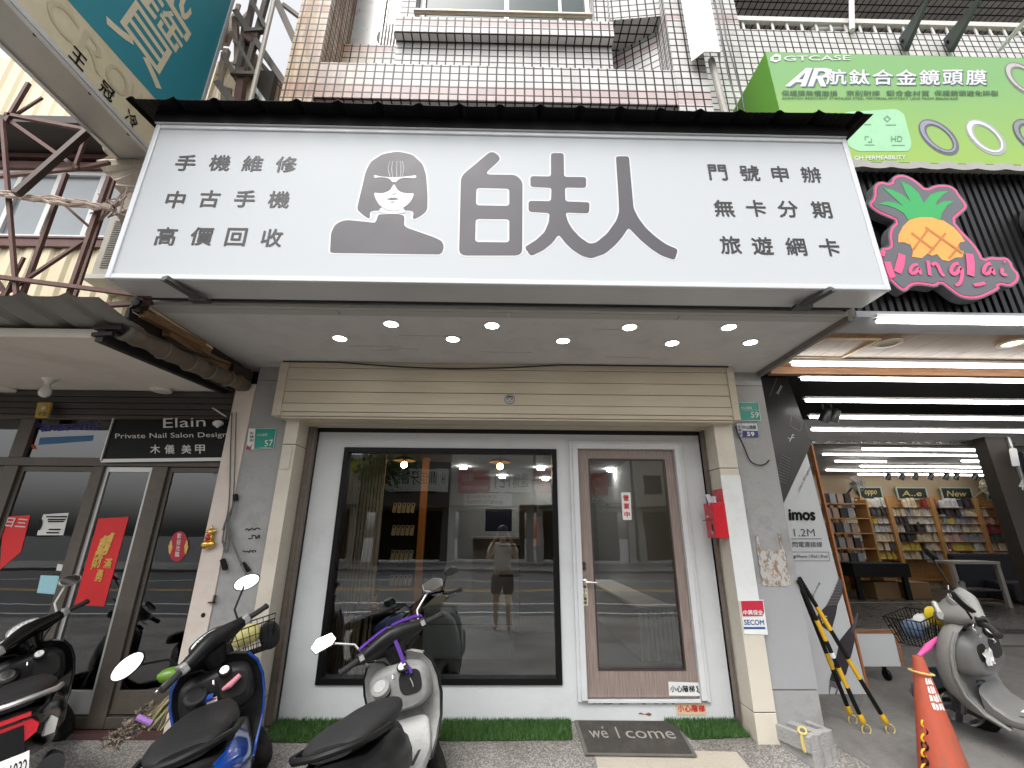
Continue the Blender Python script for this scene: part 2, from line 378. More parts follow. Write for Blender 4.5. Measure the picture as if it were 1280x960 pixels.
for b in ((x0, x0+.045, z0, z1), (x1-.045, x1, z0, z1), (x0+.045, x1-.045, z0, z0+.05), (x0+.045, x1-.045, z1-.045, z1)): mb.box(b[0], b[1], -.02, .09, b[2], b[3])
wf = mb.build('window', blackm, front, bevel=.003)
mb = MB(); mb.box(x0+.045, x1-.045, .03, .038, z0+.05, z1-.045); mb.build('pane', GL, wf)
mb = MB()                                                      # white door frame with a stepped moulding
for (fx0, fx1, fz0, fz1, w, y0, y1) in ((.632, 1.73, .185, 2.352, .035, -.028, -.001), (.66, 1.70, .20, 2.325, .05, -.045, .1)):
    mb.box(fx0, fx0+w, y0, y1, fz0, fz1); mb.box(fx1-w, fx1, y0, y1, fz0, fz1); mb.box(fx0+w, fx1-w, y0, y1, fz1-w, fz1)
mb.box(.66+.05, 1.70-.05, -.03, .1, .18, .205); mb.build('door_frame', white, front, bevel=.004)
for sx, xa, xb in ((-1, -1.985, -1.865), (1, 1.94, 2.112)):
    nm = 'plain' if sx < 0 else 'sticker bearing'
    P = thing('tiled_pillar', 'cream tiled pillar beside the window with a small screwed cover plate near its top' if sx < 0 else 'cream tiled pillar on the door side that carries the red box', 'pillar', ((xa+xb)/2, -.15, 0), 'cream pillars of the shop front')
    mb = MB(); ya, yb = -.3, -.0
    for z0, z1 in ((-.02, .20), (.206, 2.06), (2.066, 2.475)) if sx > 0 else ((-.02, .25), (.256, 2.24), (2.246, 2.475)): mb.box(xa, xb, ya, yb, z0, z1)
    mb.build('tile_cladding', cream, P, bevel=.004)
    mb = MB(); mb.box(xa+.006, xb-.006, ya+.006, yb, 0, 2.47); mb.build('core', gap, P)
    if sx < 0:
        mb = MB(); mb.box(-1.97, -1.89, -.308, -.301, 2.02, 2.225)
        for x in (-1.962, -1.898):
            for z in (2.03, 2.215): mb.lathe([(.004, 0), (.004, .003), (0, .004)], (x, -.308, z), (0, -1, 0), 8)
        mb.build('cover_plate', cream, P, bevel=.002)
    else:
        mb = MB(); mb.box(1.938, 2.114, -.304, -.3005, .98, 2.0); mb.build('painted_front', mat('white_tile', (.72, .74, .74), .4, var=.06, scale=3, dirt=(.5, .48, .44), damt=.5), P)
rail = mat('shutter_rail', (.20, .165, .14), .5, .4, var=.2, dirt=(.08, .07, .06), damt=.7)
for xa, xb, lb in ((-1.865, -1.797, 'brown shutter guide rail between the cream pillar and the window side of the white front'), (1.917, 1.9385, 'narrow brown shutter guide rail between the red box pillar and the white front')):
    mb = MB(); mb.box(xa, xb, -.09, -.03, .05, 2.47); mb.box(xa+(xb-xa)*.3, xb-(xb-xa)*.3, -.10, -.09, .05, 2.47)
    o = mb.build('shutter_guide_rail', [rail], bevel=.002); tag(o, lb, 'guide rail', 'shutter guide rails')
greyc = mat('grey_column_plaster', (.33, .33, .325), .7, var=.12, scale=3, dirt=(.16, .155, .15), damt=.55, dscale=4, bump=.25, bscale=30)
greyd = mat('grey_dark_paint', (.26, .26, .265), .6, var=.1, dirt=(.14, .14, .14), damt=.5)
P = thing('grey_column', 'grey concrete column beside the nail salon, scribbled in black below the green plate', 'column', (-2.17, -.1, 0), 'grey concrete columns')
mb = MB(); mb.box(-2.345, -1.99, -.25, .1, -.05, 2.86); mb.box(-2.345, -1.99, -.25, .1, 2.866, 3.0); mb.build('shaft', greyc, P)
P2 = thing('grey_column', 'grey concrete column between the shop front and the cable poster, with torn poster scraps', 'column', (2.28, -.1, 0), 'grey concrete columns')
mb = MB(); mb.box(2.114, 2.495, -.25, .25, .34, 2.86); mb.box(2.114, 2.495, -.25, .25, 2.866, 3.0); mb.box(2.114, 2.495, -.252, .25, -.05, .335); mb.build('shaft', greyc, P2)
mb = MB(); mb.box(2.1135, 2.497, -.256, .2, .345, 1.10); mb.build('painted_lower_face', mat('flat_grey_paint', (.34, .345, .36), .5, var=.06), P2)
# torn poster remains on the grey column
rnd_ = random.Random(3)
def ragged(x0, x1, z0, z1, n=9, j=.02):
    q = []
    for a, b in (((x0, z0), (x1, z0)), ((x1, z0), (x1, z1)), ((x1, z1), (x0, z1)), ((x0, z1), (x0, z0))):
        for i in range(n): q.append((a[0]+(b[0]-a[0])*i/n+rnd_.uniform(-j, j), a[1]+(b[1]-a[1])*i/n+rnd_.uniform(-j, j)))
    return q
T = thing('torn_poster', 'torn remains of a brown and white paper poster pasted on the grey column', 'poster', (2.3, -.26, 1.25))
def paper_mat():
    m, n, l, b = nodes('torn_paper_layers'); tc = n.new('ShaderNodeTexCoord'); out = None; b.inputs['Roughness'].default_value = .9
    for sc, lo, c in ((14, .46, (.46, .45, .43)), (22, .56, (.20, .20, .22)), (30, .60, (.60, .58, .55))):
        no = n.new('ShaderNodeTexNoise'); no.inputs['Scale'].default_value = sc; no.inputs['Detail'].default_value = 8; no.inputs['Roughness'].default_value = .7
        mp = n.new('ShaderNodeMapping'); mp.inputs['Location'].default_value = (sc, 0, 0); mp.inputs['Scale'].default_value = (1.6, 1, .8); l.new(tc.outputs['Object'], mp.inputs[0]); l.new(mp.outputs[0], no.inputs[0])
        rp = n.new('ShaderNodeValToRGB'); rp.color_ramp.elements[0].position = lo; rp.color_ramp.elements[1].position = lo+.02; l.new(no.outputs['Fac'], rp.inputs[0])
        mx = n.new('ShaderNodeMix'); mx.data_type = 'RGBA'; mx.inputs['B'].default_value = (*c, 1); l.new(rp.outputs[0], mx.inputs['Factor'])
        if out is None: mx.inputs['A'].default_value = (.30, .185, .10, 1)
        else: l.new(out, mx.inputs['A'])
        out = mx.outputs['Result']
    l.new(out, b.inputs['Base Color']); return m
mb = MB(); mb.shape([ragged(2.185, 2.425, 1.09, 1.37, 16, .009)], lambda a, b: Vector((a, -.2585, b)), (0, -.002, 0)); mb.shape([ragged(2.19, 2.215, 1.372, 1.50, 9, .006)], lambda a, b: Vector((a, -.2585, b))); mb.shape([ragged(2.40, 2.418, 1.372, 1.52, 9, .005)], lambda a, b: Vector((a, -.2585, b)))
mb.build('paper_layers', paper_mat(), T)
mb = MB()
for (qx, qy, w) in ((307, 662, .13), (312, 671, .09), (304, 689, .11)):
    q_ = AY(qx, qy, -.2515); x, z = q_.x, q_.z
    pts = [(x+w*t/14+rnd_.uniform(-.008, .008), -.2515, z+rnd_.uniform(-.018, .018)) for t in range(15)]
    mb.tube(pts, .0045, 5)
mb.build('scribble', mat('black_marker', (.02, .02, .02), .6), P)

# roller shutter box
T = thing('roller_shutter', 'beige metal roller shutter box of wide slats above the white front', 'shutter', (0, -.3, 2.48))
beige = mat('beige_shutter', (.56, .50, .395), .45, var=.06, scale=2.5, dirt=(.40, .33, .24), damt=.5, dscale=5, stretch=(.4, 1, 3), bump=.05)
mb = MB(); ys = -.395; zs = [2.48, 2.52, 2.60, 2.71, 2.82, 2.94, 3.0]
for i, (z0, z1) in enumerate(zip(zs, zs[1:])): mb.box(-2.0, 2.085, ys-(.004 if i % 2 else 0), -.2, z0+.002, z1-.0025)
mb.build('slat_panel', beige, T, bevel=.003)
mb = MB(); mb.box(-2.0, 2.085, ys+.012, -.2, 2.49, 2.995); mb.build('dark_backing', gap, T)
for a, b in ((-2.075, -2.0), (2.085, 2.15)):
    mb = MB(); mb.box(a, b, ys-.012, -.2, 2.48, 2.999)
    for z in (2.52, 2.66, 2.95): mb.lathe([(.006, 0), (.005, .004), (0, .005)], ((a+b)/2, ys-.012, z), (0, -1, 0), 8)
    mb.build('end_bracket', beige, T, bevel=.004)
mb = MB(); mb.box(-2.0, 2.085, ys+.01, -.02, 2.462, 2.478); mb.box(-1.9, 1.99, -.20, -.05, 2.452, 2.461); mb.build('bottom_lip', beige, T, bevel=.003)
T = thing('round_sticker', 'small round grey sticker with a face sketch, in the middle of the beige shutter box', 'sticker', (0, -.41, 2.66))
c = AY(637, 499, -.402); mb = MB(); mb.lathe([(.047, 0), (.047, .002), (0, .002)], (c.x, -.400, c.z), (0, -1, 0), 24); mb.build('disc', mat('sticker_dark', (.07, .07, .075), .5), T)
mb = MB(); mb.lathe([(.042, 0), (.042, .0008), (0, .0008)], (c.x, -.4022, c.z), (0, -1, 0), 24); mb.build('pale_field', mat('sticker_grey', (.45, .45, .45), .5), T)
mb = MB(); fy = lambda a, b: Vector((c.x+a, -.4034, c.z+b))
for lp in ([(-.035, .01), (-.025, .028), (0, .034), (.025, .028), (.035, .01), (.02, .016), (0, .014), (-.02, .016)], [(-.03, -.002), (-.012, -.004), (-.014, .008), (-.028, .008)], [(.012, -.004), (.03, -.002), (.028, .008), (.014, .008)], [(-.018, -.02), (0, -.024), (.018, -.02), (0, -.016)]): mb.shape([lp], fy)
mb.build('sketch', mat('sticker_dark', (.07, .07, .075)), T)

# soffit with downlights
plas = mat('stained_plaster', (.56, .55, .545), .8, var=.07, scale=1.6, dirt=(.36, .35, .34), damt=.5, dscale=2.4, bump=.35, bscale=12)
T = thing('canopy_slab', 'grey plastered canopy slab under the sign, stained and cracked', 'canopy', (0, -.7, 3))
mb = MB(); mb.box(-2.5, 2.46, -1.44, .15, 3.0, 3.14); mb.build('slab', plas, T)
mb = MB(); mb.box(-2.5, 2.46, -1.475, -1.441, 2.995, 3.02)
for x0, x1 in ((-2.49, -1.2), (-1.19, .02), (.03, 1.25), (1.26, 2.45)): mb.box(x0, x1, -1.44, -1.36, 2.992, 2.9995)
mb.build('edge_strip', mat('edge_strip_grey', (.40, .39, .37), .6, var=.1), T)
mb = MB(); mb.box(-2.5, 2.46, -1.52, -1.48, 3.03, 3.2); mb.build('dark_gap', darkv, T)
mb = MB(); mb.box(2.462, 2.50, -1.46, -.26, 2.955, 3.14); mb.box(2.501, 2.53, -1.46, -.26, 2.99, 3.1); mb.build('side_flashing', mat('flashing', (.22, .2, .18), .6, .3, dirt=(.1, .08, .06), damt=.7), T)
mb = MB()
for k in range(7):
    x, y = rnd_.uniform(-2.2, 2.2), rnd_.uniform(-1.2, -.5); pts = [(x+.05*i, y+rnd_.uniform(-.012, .012), 2.9995) for i in range(rnd_.randint(5, 12))]; mb.tube(pts, .0018, 4)
mb.build('crack', mat('crack_grey', (.2, .19, .18), .9), T)
mb = MB(); mb.shape([ragged(-2.32, -2.08, -.36, -.20, 5, .025)], lambda a, b: Vector((a, b, 2.998))); mb.build('peeling_patch', mat('peeled_plaster', (.62, .6, .56), .9, var=.15), T)
lit = emit('downlight_lens', (1, .955, .86), 22.)
ringm = mat('white_metal', (.72, .72, .70), .4)

dl = [((425, 423), 'first downlight of the back row, at the nail salon end'), ((489, 405), 'first downlight of the front row, at the nail salon end'), ((566, 424), 'second downlight of the back row from the nail salon end'), ((615, 407), 'second downlight of the front row from the nail salon end'),
      ((704, 426), 'middle downlight of the back row, above the door side of the shutter'), ((787, 409), 'third downlight of the front row, above the brown door'), ((840, 429), 'downlight of the back row next to the last one towards the bookshelf shop'), ((911, 409), 'last downlight of the front row, beside the sign bracket'), ((938, 428), 'last downlight of the back row, nearest the green 59 plate')]
for (p, lb) in dl:
    c = AZ(*p, 2.995); T = thing('downlight', 'lit '+lb, 'downlight', c, 'downlights in the canopy slab')
    mb = MB(); mb.lathe([(.052, .006), (.066, .004), (.068, -.002), (.052, -.004)], c, (0, 0, 1), 28, caps=False); mb.build('trim_ring', ringm, T, smooth=True)
    mb = MB(); mb.lathe([(.052, -.001), (0, -.0012)], c, (0, 0, 1), 28); mb.build('lens', lit, T)
# loose black cable above the shutter
cb = mat('black_cable', (.015, .015, .015), .5)
mb = MB(); pts = []
for i in range(25):
    t = i/24; x = -2.05+4.15*t; pts.append((x, -.42, 2.99-.05*math.sin(math.pi*min(1, max(0, (t-.12)/.5)))**1 * (1 if .12 < t < .62 else 0)))
mb.tube(pts, .007, 6); tag(mb.build('cable', cb, smooth=True), 'sagging black cable along the top of the beige shutter box', 'cable')
mb = MB(); q = [AY(x, y, -.27) for x, y in ((919, 528), (921, 540), (930, 558), (935, 572), (940, 579), (950, 582), (958, 580), (963, 572))]; mb.tube(sm([tuple(p) for p in q], 2, False), .006, 6)
tag(mb.build('cable', cb, smooth=True), 'thin black cable looping below the number 59 plates on the grey column', 'cable')

# ================================================================ SIGN BOX over the shop
YS = -1.78
sx0, sx1, sz0, sz1 = -2.55, 2.525, 3.02, 4.30
SG = thing('sign_box', 'big white light box sign with a grey woman emblem and three large characters', 'sign', (0, -1.65, 3.02))
alu = mat('white_aluminium', (.60, .62, .64), .35, .1, var=.05)
galv = mat('galvanised_sheet', (.56, .565, .57), .42, .25, var=.1, scale=2, stretch=(1, 4, 1))
face = mat('sign_face_acrylic', (.50, .525, .545), .55, var=.015, scale=1.5, spec=.25)
mb = MB(); mb.box(sx0+.03, sx1-.03, YS+.012, YS+.02, sz0+.03, sz1-.03); mb.build('face', face, SG)
mb = MB(); w = .035
for b in ((sx0, sx0+w, sz0, sz1), (sx1-w, sx1, sz0, sz1), (sx0+w, sx1-w, sz0, sz0+w), (sx0+w, sx1-w, sz1-w, sz1)): mb.box(b[0], b[1], YS, YS+.03, b[2], b[3])
mb.build('frame', alu, SG, bevel=.006)
mb = MB(); mb.box(sx0+.004, sx1-.004, YS+.031, -1.53, sz0+.002, sz1-.002); mb.build('body', galv, SG)
ink = mat('sign_ink_grey', (.072, .066, .078), .5, var=.04); inkt = mat('sign_ink_dark', (.03, .03, .033), .5, var=.05); halo = mat('sign_white_edge', (.63, .64, .65), .4, var=.01)
def px2(p, y=YS): q = AY(p[0], p[1], y); return (q.x, q.z)
Z1 = lambda p: px2((380+p[0]/5.3333, 170+p[1]/5.3333)); Z2 = lambda p: px2((560+p[0]/4.2667, 170+p[1]/4.2667))
yf = lambda k: (lambda a, b: Vector((a, YS+.012-k, b)))
bai = [(234, 70), (287, 112), (192, 199), (362, 201), (398, 236), (396, 632), (58, 632), (68, 208)]
holes = [[(151, 271), (327, 275), (327, 367), (149, 364)], [(147, 437), (327, 438), (327, 562), (144, 560)]]
fu = [(550, 85), (618, 85), (620, 212), (738, 213), (738, 270), (625, 268), (627, 343), (757, 348), (753, 407), (627, 402), (640, 450), (665, 492), (705, 535), (757, 570), (790, 564), (850, 515), (900, 445), (914, 400), (912, 330), (897, 102), (967, 102), (982, 270), (992, 380), (1020, 435), (1060, 487), (1110, 532), (1165, 572), (1230, 600), (1212, 657), (1140, 632), (1085, 596), (1030, 550), (965, 483), (930, 535), (890, 580), (840, 622), (765, 648), (715, 634), (665, 602), (630, 568), (591, 519), (560, 562), (510, 604), (442, 636), (408, 588), (470, 550), (515, 508), (538, 455), (543, 405), (430, 398), (430, 340), (550, 342), (553, 270), (440, 265), (440, 208), (550, 210)]
B = rnd([Z2(p) for p in bai], .05); H = [rnd([Z2(p) for p in h], .025) for h in holes]; Fu = rnd([Z2(p) for p in fu], .022)
mb = MB(); mb.shape([B, H[0], H[1]], yf(.002)); mb.shape([Fu], yf(.002)); mb.build('large_lettering', ink, SG)
hair = [(352, 470), (368, 400), (385, 330), (405, 240), (440, 165), (520, 112), (620, 95), (720, 115), (790, 180), (812, 250), (818, 330), (822, 400), (820, 490), (775, 528), (720, 553), (732, 492), (666, 488), (660, 470), (505, 470), (500, 490), (435, 492), (438, 550), (390, 520), (356, 488)]
body = [(170, 768), (176, 640), (205, 580), (270, 552), (360, 560), (472, 572), (484, 545), (492, 515), (668, 517), (665, 590), (690, 607), (870, 670), (920, 695), (932, 735), (915, 783), (190, 773)]
Hr = rnd([Z1(p) for p in hair], .03); Bo = rnd([Z1(p) for p in body], .03)
mb = MB(); mb.shape([Hr], yf(.002)); mb.shape([Bo], yf(.002))
mb.shape([sm([Z1(p) for p in ((540, 414), (570, 410), (580, 404), (592, 407), (606, 404), (615, 410), (638, 415), (600, 421), (575, 421))], 1)], yf(.0045))
mb.shape([[Z1(p) for p in ((566, 434), (590, 438), (608, 434), (590, 431))]], yf(.0045)); mb.shape([[Z1(p) for p in ((580, 374), (595, 381), (612, 374), (611, 378), (596, 386), (581, 379))]], yf(.0045))
mb.build('woman_emblem', ink, SG)
mb = MB()
for lp in ([(460, 370), (500, 376), (530, 374), (570, 358), (590, 325), (598, 314), (606, 325), (625, 358), (662, 374), (700, 378), (733, 374), (722, 410), (700, 442), (668, 468), (628, 489), (586, 494), (550, 486), (508, 463), (480, 425)], [(463, 252), (500, 262), (548, 268), (600, 268), (660, 265), (710, 260), (748, 254), (746, 276), (690, 272), (650, 274), (625, 285), (612, 303), (600, 300), (588, 303), (575, 284), (552, 272), (500, 268), (465, 274)], [(507, 470), (548, 490), (586, 497), (630, 492), (666, 472), (668, 513), (506, 513)]):
    mb.shape([sm([Z1(p) for p in lp], 1)], yf(.0035))
for x0, dx in ((572, -10), (590, -6), (617, 0), (640, 5), (655, 8)):
    q = [Z1((x0+dx*math.sin(math.pi*t/8), 162+104*t/8)) for t in range(9)]; mb.tube([(a, YS+.0085, b) for a, b in q], .0035, 4)
mb.build('emblem_white_detail', halo, SG)
mb = MB(); mb.shape([grow(B, .010)]+[grow(h, -.012) for h in H], yf(.001)); mb.shape([grow(Fu, .010)], yf(.0008)); mb.shape([grow(Hr, .010)], yf(.0008)); mb.shape([grow(Bo, .010)], yf(.001)); mb.build('lettering_white_edge', halo, SG)
rows = [('手機維修', [(231, 202), (274, 202), (315, 203), (357, 204)]), ('中古手機', [(218, 248), (261, 247), (305, 247), (348, 248)]), ('高價回收', [(206, 294), (251, 294), (294, 295), (339, 296)]),
        ('門號申辦', [(898, 214), (938, 215), (976, 216), (1015, 217)]), ('無卡分期', [(906, 259), (946, 259), (986, 260), (1028, 261)]), ('旅遊網卡', [(914, 305), (954, 306), (996, 307), (1038, 308)])]
for s_, ps in rows:
    mb = MB()
    for ch, p in zip(s_, ps):
        a, b = px2(p); vs, fs, asp = glyphs(ch); hh = .137; ww = hh*asp if asp < 1.15 else hh*1.05
        if ch == '卡': hh, ww = .135, .135
        txt(mb, ch, yf(.002), a-ww/2, b-hh/2, ww, hh, bold=.022)
    mb.build('small_lettering', inkt, SG)
for (pa, pb) in (((205, 347), (250, 374)), ((1041, 361), (1002, 383))):
    a = AZ(*pa, sz0-.012); b = AZ(*pb, 2.985); mb = MB(); mb.bar(a, b, .05, .03); mb.bar(a-Vector((0, 0, .017)), b-Vector((0, 0, .017)), .02, .01); mb.box(b.x-.06, b.x+.06, b.y-.03, b.y+.03, 2.965, 2.99); mb.build('bracket', mat('bracket_steel', (.12, .12, .12), .45, .7), SG, bevel=.003)
# black corrugated sheet roof over the sign
T = thing('corrugated_roof', 'black corrugated sheet roof over the white sign', 'roof', (0, -1.7, 4.35))
blk = mat('black_sheet', (.0045, .0045, .005), .5, var=.3, scale=3, spec=.12)
mb = MB(); n = 230; pitch = .29; x0, x1 = -2.70, 2.66
def hgt(x):
    t = ((x-x0) % pitch)/pitch; return .034*max(0, 1-abs(t-.12)/.12) + .004*math.sin(t*40)*(t > .3)*.3
ya, yb = -1.90, -1.545; P = []
for i in range(n+1):
    x = x0+(x1-x0)*i/n; h = hgt(x); wob = .006*math.sin(x*3.1)
    P.append(((x, ya, 4.40+h+wob), (x, yb, 4.44+h)))
for k, dz in ((0, 0), (1, -.004)):
    vs = [Vector(q)+Vector((0, 0, dz)) for pr in P for q in pr]; mb.add(vs, [(2*i, 2*i+1, 2*i+3, 2*i+2)[::(1 if k else -1)] for i in range(n)])
vs = [Vector(p[0]) for p in P]+[Vector(p[0])+Vector((0, 0, -.004)) for p in P]; mb.add(vs, [(i, i+1, n+2+i, n+1+i) for i in range(n)])
mb.build('sheet', blk, T)
mb = MB(); mb.box(-2.56, 2.53, -1.80, -1.775, 4.305, 4.40); mb.box(-2.58, 2.55, -1.774, -1.55, 4.305, 4.385); mb.build('batten', blk, T)
mb = MB(); mb.box(-2.55, 2.52, -1.795, -1.772, 4.30, 4.312); mb.build('drip_edge', galv, T)

# ================================================================ TILED BUILDING above
TL = tiles('small_wall_tiles', ((5.19, 5.362), (6.31, 6.40), (7.0, 7.17)), (-2.02, -1.15))
TB = thing('tiled_building', 'upper floor of the building clad in small white tiles with pink bands and rust stains', 'building', (0, -1, 3.2))
def part(nm, boxes, m, par, **k):
    b = MB()
    for q in boxes: b.box(*q)
    return b.build(nm, m, par, **k)
part('ledge', [(-1.74, 1.55, -1.3, -.9, 5.19, 5.62)], TL, TB)
part('pillar', [(-2.03, -1.74, -1.304, -.6, 3.16, 9)], TL, TB); part('pillar', [(1.552, 1.86, -1.304, -.6, 3.16, 9)], TL, TB)
mb = MB(); mb.box(-1.74, -1.131, -.93, -.7, 5.62, 6.40); mb.box(-1.74, 1.55, -1.0, -.85, 3.16, 5.19); mb.hexa([(1.05, -.75, 5.62), (1.552, -1.05, 5.62), (1.552, -.65, 5.62), (1.05, -.55, 5.62), (1.05, -.75, 6.9), (1.552, -1.05, 6.9), (1.552, -.65, 6.9), (1.05, -.55, 6.9)])
mb.box(-2.03, 1.86, -.5, -.4, 3.16, 9); mb.box(-2.02, -1.9, -.6, 5, 3.16, 9); mb.build('wall', TL, TB)
mb = MB(); mb.hexa([(1.05, -1.15, 6.52), (1.552, -1.2, 6.52), (1.552, -.6, 6.52), (1.05, -.6, 6.52), (1.05, -1.15, 6.9), (1.552, -1.2, 6.9), (1.552, -.6, 6.9), (1.05, -.6, 6.9)]); mb.build('eave', TL, TB)
part('window_bay', [(-1.13, 1.05, -1.10, -.7, 5.62, 6.20), (-1.13, -.98, -1.10, -.7, 6.42, 9), (.90, 1.05, -1.10, -.7, 6.42, 9)], TL, TB)
part('window_sill', [(-1.135, 1.055, -1.20, -.7, 6.202, 6.418)], TL, TB)
dg_ = mat('dark_window_glass', (.015, .04, .04), .12, var=.3, scale=2, spec=.15); alg = mat('grey_aluminium', (.5, .5, .49), .4, .5, var=.1)
fw = part('window', [(-.975, -.92, -.95, -.88, 6.42, 8.5), (.845, .895, -.95, -.88, 6.42, 8.5), (-.92, .845, -.95, -.88, 6.42, 6.47), (-.05, 0, -.95, -.9, 6.47, 8.5), (.55, .58, -.96, -.9, 6.47, 8.5)], alg, TB)
part('pane', [(-.92, .845, -.915, -.905, 6.47, 8.5)], dg_, fw)
mb = MB(); mb.tube([(-.97, -1.16, 6.56), (.86, -1.16, 6.56)], .028, 10); mb.build('window_rail', mat('stained_steel', (.42, .36, .28), .35, .8, var=.25), TB, smooth=True)
fw = part('window', [(-1.73, -1.13, -.86, -.8, 6.40, 6.44), (-1.42, -1.38, -.88, -.8, 6.44, 8.5)], alg, TB)
part('pane', [(-1.73, -1.13, -.83, -.82, 6.44, 8.5)], mat('frosted_glass', (.35, .35, .34), .3, var=.3, scale=6), fw)
mb = MB(); mb.lathe([(.2, 0), (.21, .02), (.19, .03)], (-1.22, -.86, 6.6), (0, -1, 0), 24)
mb.lathe([(.18, .012), (0, .014)], (-1.22, -.86, 6.6), (0, -1, 0), 24); mb.build('vent_fan', mat('vent_grey', (.16, .14, .13), .6, var=.4, scale=12), TB, smooth=True)
mb = MB()
for k in range(8): x = -1.37+k*.033; mb.bar((x, -.92, 6.41), (x, -.92, 8), .008)
mb.build('window_bars', alg, TB)
# white rain trough on the building edge
T = thing('rain_trough', 'white metal rain trough ending above the black roof between the tiled buildings', 'rain trough', (1.9, -1.35, 5.7))
mb = MB(); zt = 5.66
mb.loft([[(1.70+k*.02, -1.36, z), (1.78+k*.02, -1.45, z), (1.93, -1.45, z), (1.97, -1.36, z), (1.965, -1.352, z), (1.925, -1.44, z), (1.785+k*.02, -1.44, z), (1.708+k*.02, -1.352, z)] for k, z in ((0, zt), (0, 6.2), (0, 9))])
mb.build('trough', mat('trough_white', (.74, .73, .71), .35, .2, var=.08, dirt=(.45, .3, .18), damt=.5), T)
mb = MB(); mb.tube([(1.90, -1.34, zt+.05), (1.93, -1.34, 5.1), (2.02, -1.33, 4.4)], .03, 8); mb.build('downpipe', mat('old_pipe', (.4, .38, .35), .6, dirt=(.2, .18, .16), damt=.7), T, smooth=True)
mb = MB()
for k, (a, b) in enumerate((((2.0, -1.37, 9), (2.05, -1.34, 4.4)), ((2.03, -1.37, 9), (2.12, -1.34, 4.5)))):
    a, b = Vector(a), Vector(b); mb.tube([a.lerp(b, t/12)+Vector((.012*math.sin(t*2+k), 0, 0)) for t in range(13)], .007, 6)
tag(mb.build('wires', cb, smooth=True), 'dark wires running down the tiled wall beside the white rain trough', 'wires')
def T3(fn, bl, br, tl):
    """2-d frame (0..1, 0..1) whose corners were measured on a real plane"""
    bl, br, tl = fn(*bl), fn(*br), fn(*tl)
    return lambda u, v: bl+(br-bl)*u+(tl-bl)*v
def plate(name, label, cat, fn, quad, m, t=(0, -.004, 0), parent=None, group=None, back=True):
    """a flat sign of its own: quad = bl, br, tr, tl"""
    q = [fn(*p) for p in quad]; d = Vector(t); mb = MB()
    mb.hexa([q[0]-d, q[1]-d, q[1], q[0], q[3]-d, q[2]-d, q[2], q[3]])
    c = (q[0]+q[1]+q[2]+q[3])/4
    o = mb.build(name, m, parent, loc=None if parent else c)
    if not parent: tag(o, label, cat, group)
    return o
# ================================================================ NEIGHBOUR: nail salon on the left
YL = -.15
bronze = mat('bronze_aluminium', (.085, .072, .06), .5, .3, var=.15, dirt=(.2, .17, .13), damt=.35)
cream_p = mat('pinkish_plaster', (.66, .58, .52), .7, var=.06, dirt=(.4, .34, .3), damt=.4, bump=.1)
T = thing('salon_wall_strip', 'narrow pinkish plaster strip between the salon door and the scribbled grey column', 'wall', (-2.44, -.2, 0))
part('plaster', [(-2.525, -2.346, -.262, .1, .02, 2.82)], cream_p, T, bevel=.004)
part('worn_edge', [(-2.56, -2.5255, -.20, .0, .05, 2.8)], mat('worn_brown_edge', (.30, .21, .17), .8, var=.3, scale=20), T)
mb = MB(); q = AY(254, 769, -.263); mb.lathe([(.018, 0), (.018, .001), (0, .001)], q, (0, -1, 0), 14); mb.build('hole', darkv, T)
part('latch', [(q.x+.03, q.x+.075, -.29, -.262, q.z+.09, q.z+.10), (q.x+.065, q.x+.075, -.29, -.262, q.z+.09, q.z+.15)], bronze, T)
SF = thing('nail_salon_facade', 'bronze aluminium glazed front of the nail salon with a dark rolled shutter above', 'shop front', (-3.6, YL, .06))
lx = lambda px, py: AY(px, py, YL)
zt, zm, zb = lx(127, 524).z, lx(127, 577).z, .08
pa0, pa1, pb0, pb1 = lx(120, 577).x, lx(132, 577).x, lx(193, 577).x, lx(212, 577).x; p00, p01 = lx(8, 577).x, lx(26, 577).x
part('frame', [(-7, -2.57, YL, YL+.08, zm-.04, zm+.035), (-7, -2.57, YL, YL+.08, zt, zt+.04), (-7, -2.57, YL, YL+.1, .05, .13)]
     + [(a, b, YL-.006, YL+.082, .052, zm-.041) for a, b in ((pa0, pa1), (pb0, pb1), (p00, p01))] + [(a, b, YL-.004, YL+.08, zm+.036, zt-.001) for a, b in ((p00, p01),)], bronze, SF, bevel=.004)
part('rolled_shutter', [(-7, -2.55, YL-.02-k*.012, YL+.2, zt+.042+k*.055, zt+.092+k*.055) for k in range(4)], mat('dark_shutter', (.055, .05, .047), .5, .4, var=.2), SF)
GLL = glass('salon_glass', (.6, .61, .59), 1.9)
for k, (a, b) in enumerate(((-7, p00), (p01, pa0), (pa1, pb0), (pb1, -2.57))):
    d = part('door', [(a, a+.035, YL+.02, YL+.05, .14, zm-.045), (b-.035, b, YL+.02, YL+.05, .14, zm-.045), (a+.035, b-.035, YL+.02, YL+.05, zm-.09, zm-.045), (a+.035, b-.035, YL+.02, YL+.05, .14, .30 if k > 1 else .5)], bronze if k != 2 else alg, SF, bevel=.002)
    part('pane', [(a+.035, b-.035, YL+.032, YL+.038, .30 if k > 1 else .5, zm-.09)], GLL, d)
part('transom_pane', [(-7, p00-.001, YL+.03, YL+.036, zm+.036, zt), (p01, pa1-.0, YL+.03, YL+.036, zm+.036, zt)], GLL, SF)
part('door_step', [(-7, -2.53, -.235, YL-.01, -.08, .05)], mat('maroon_tile', (.075, .035, .035), .5, var=.2, scale=8), SF)
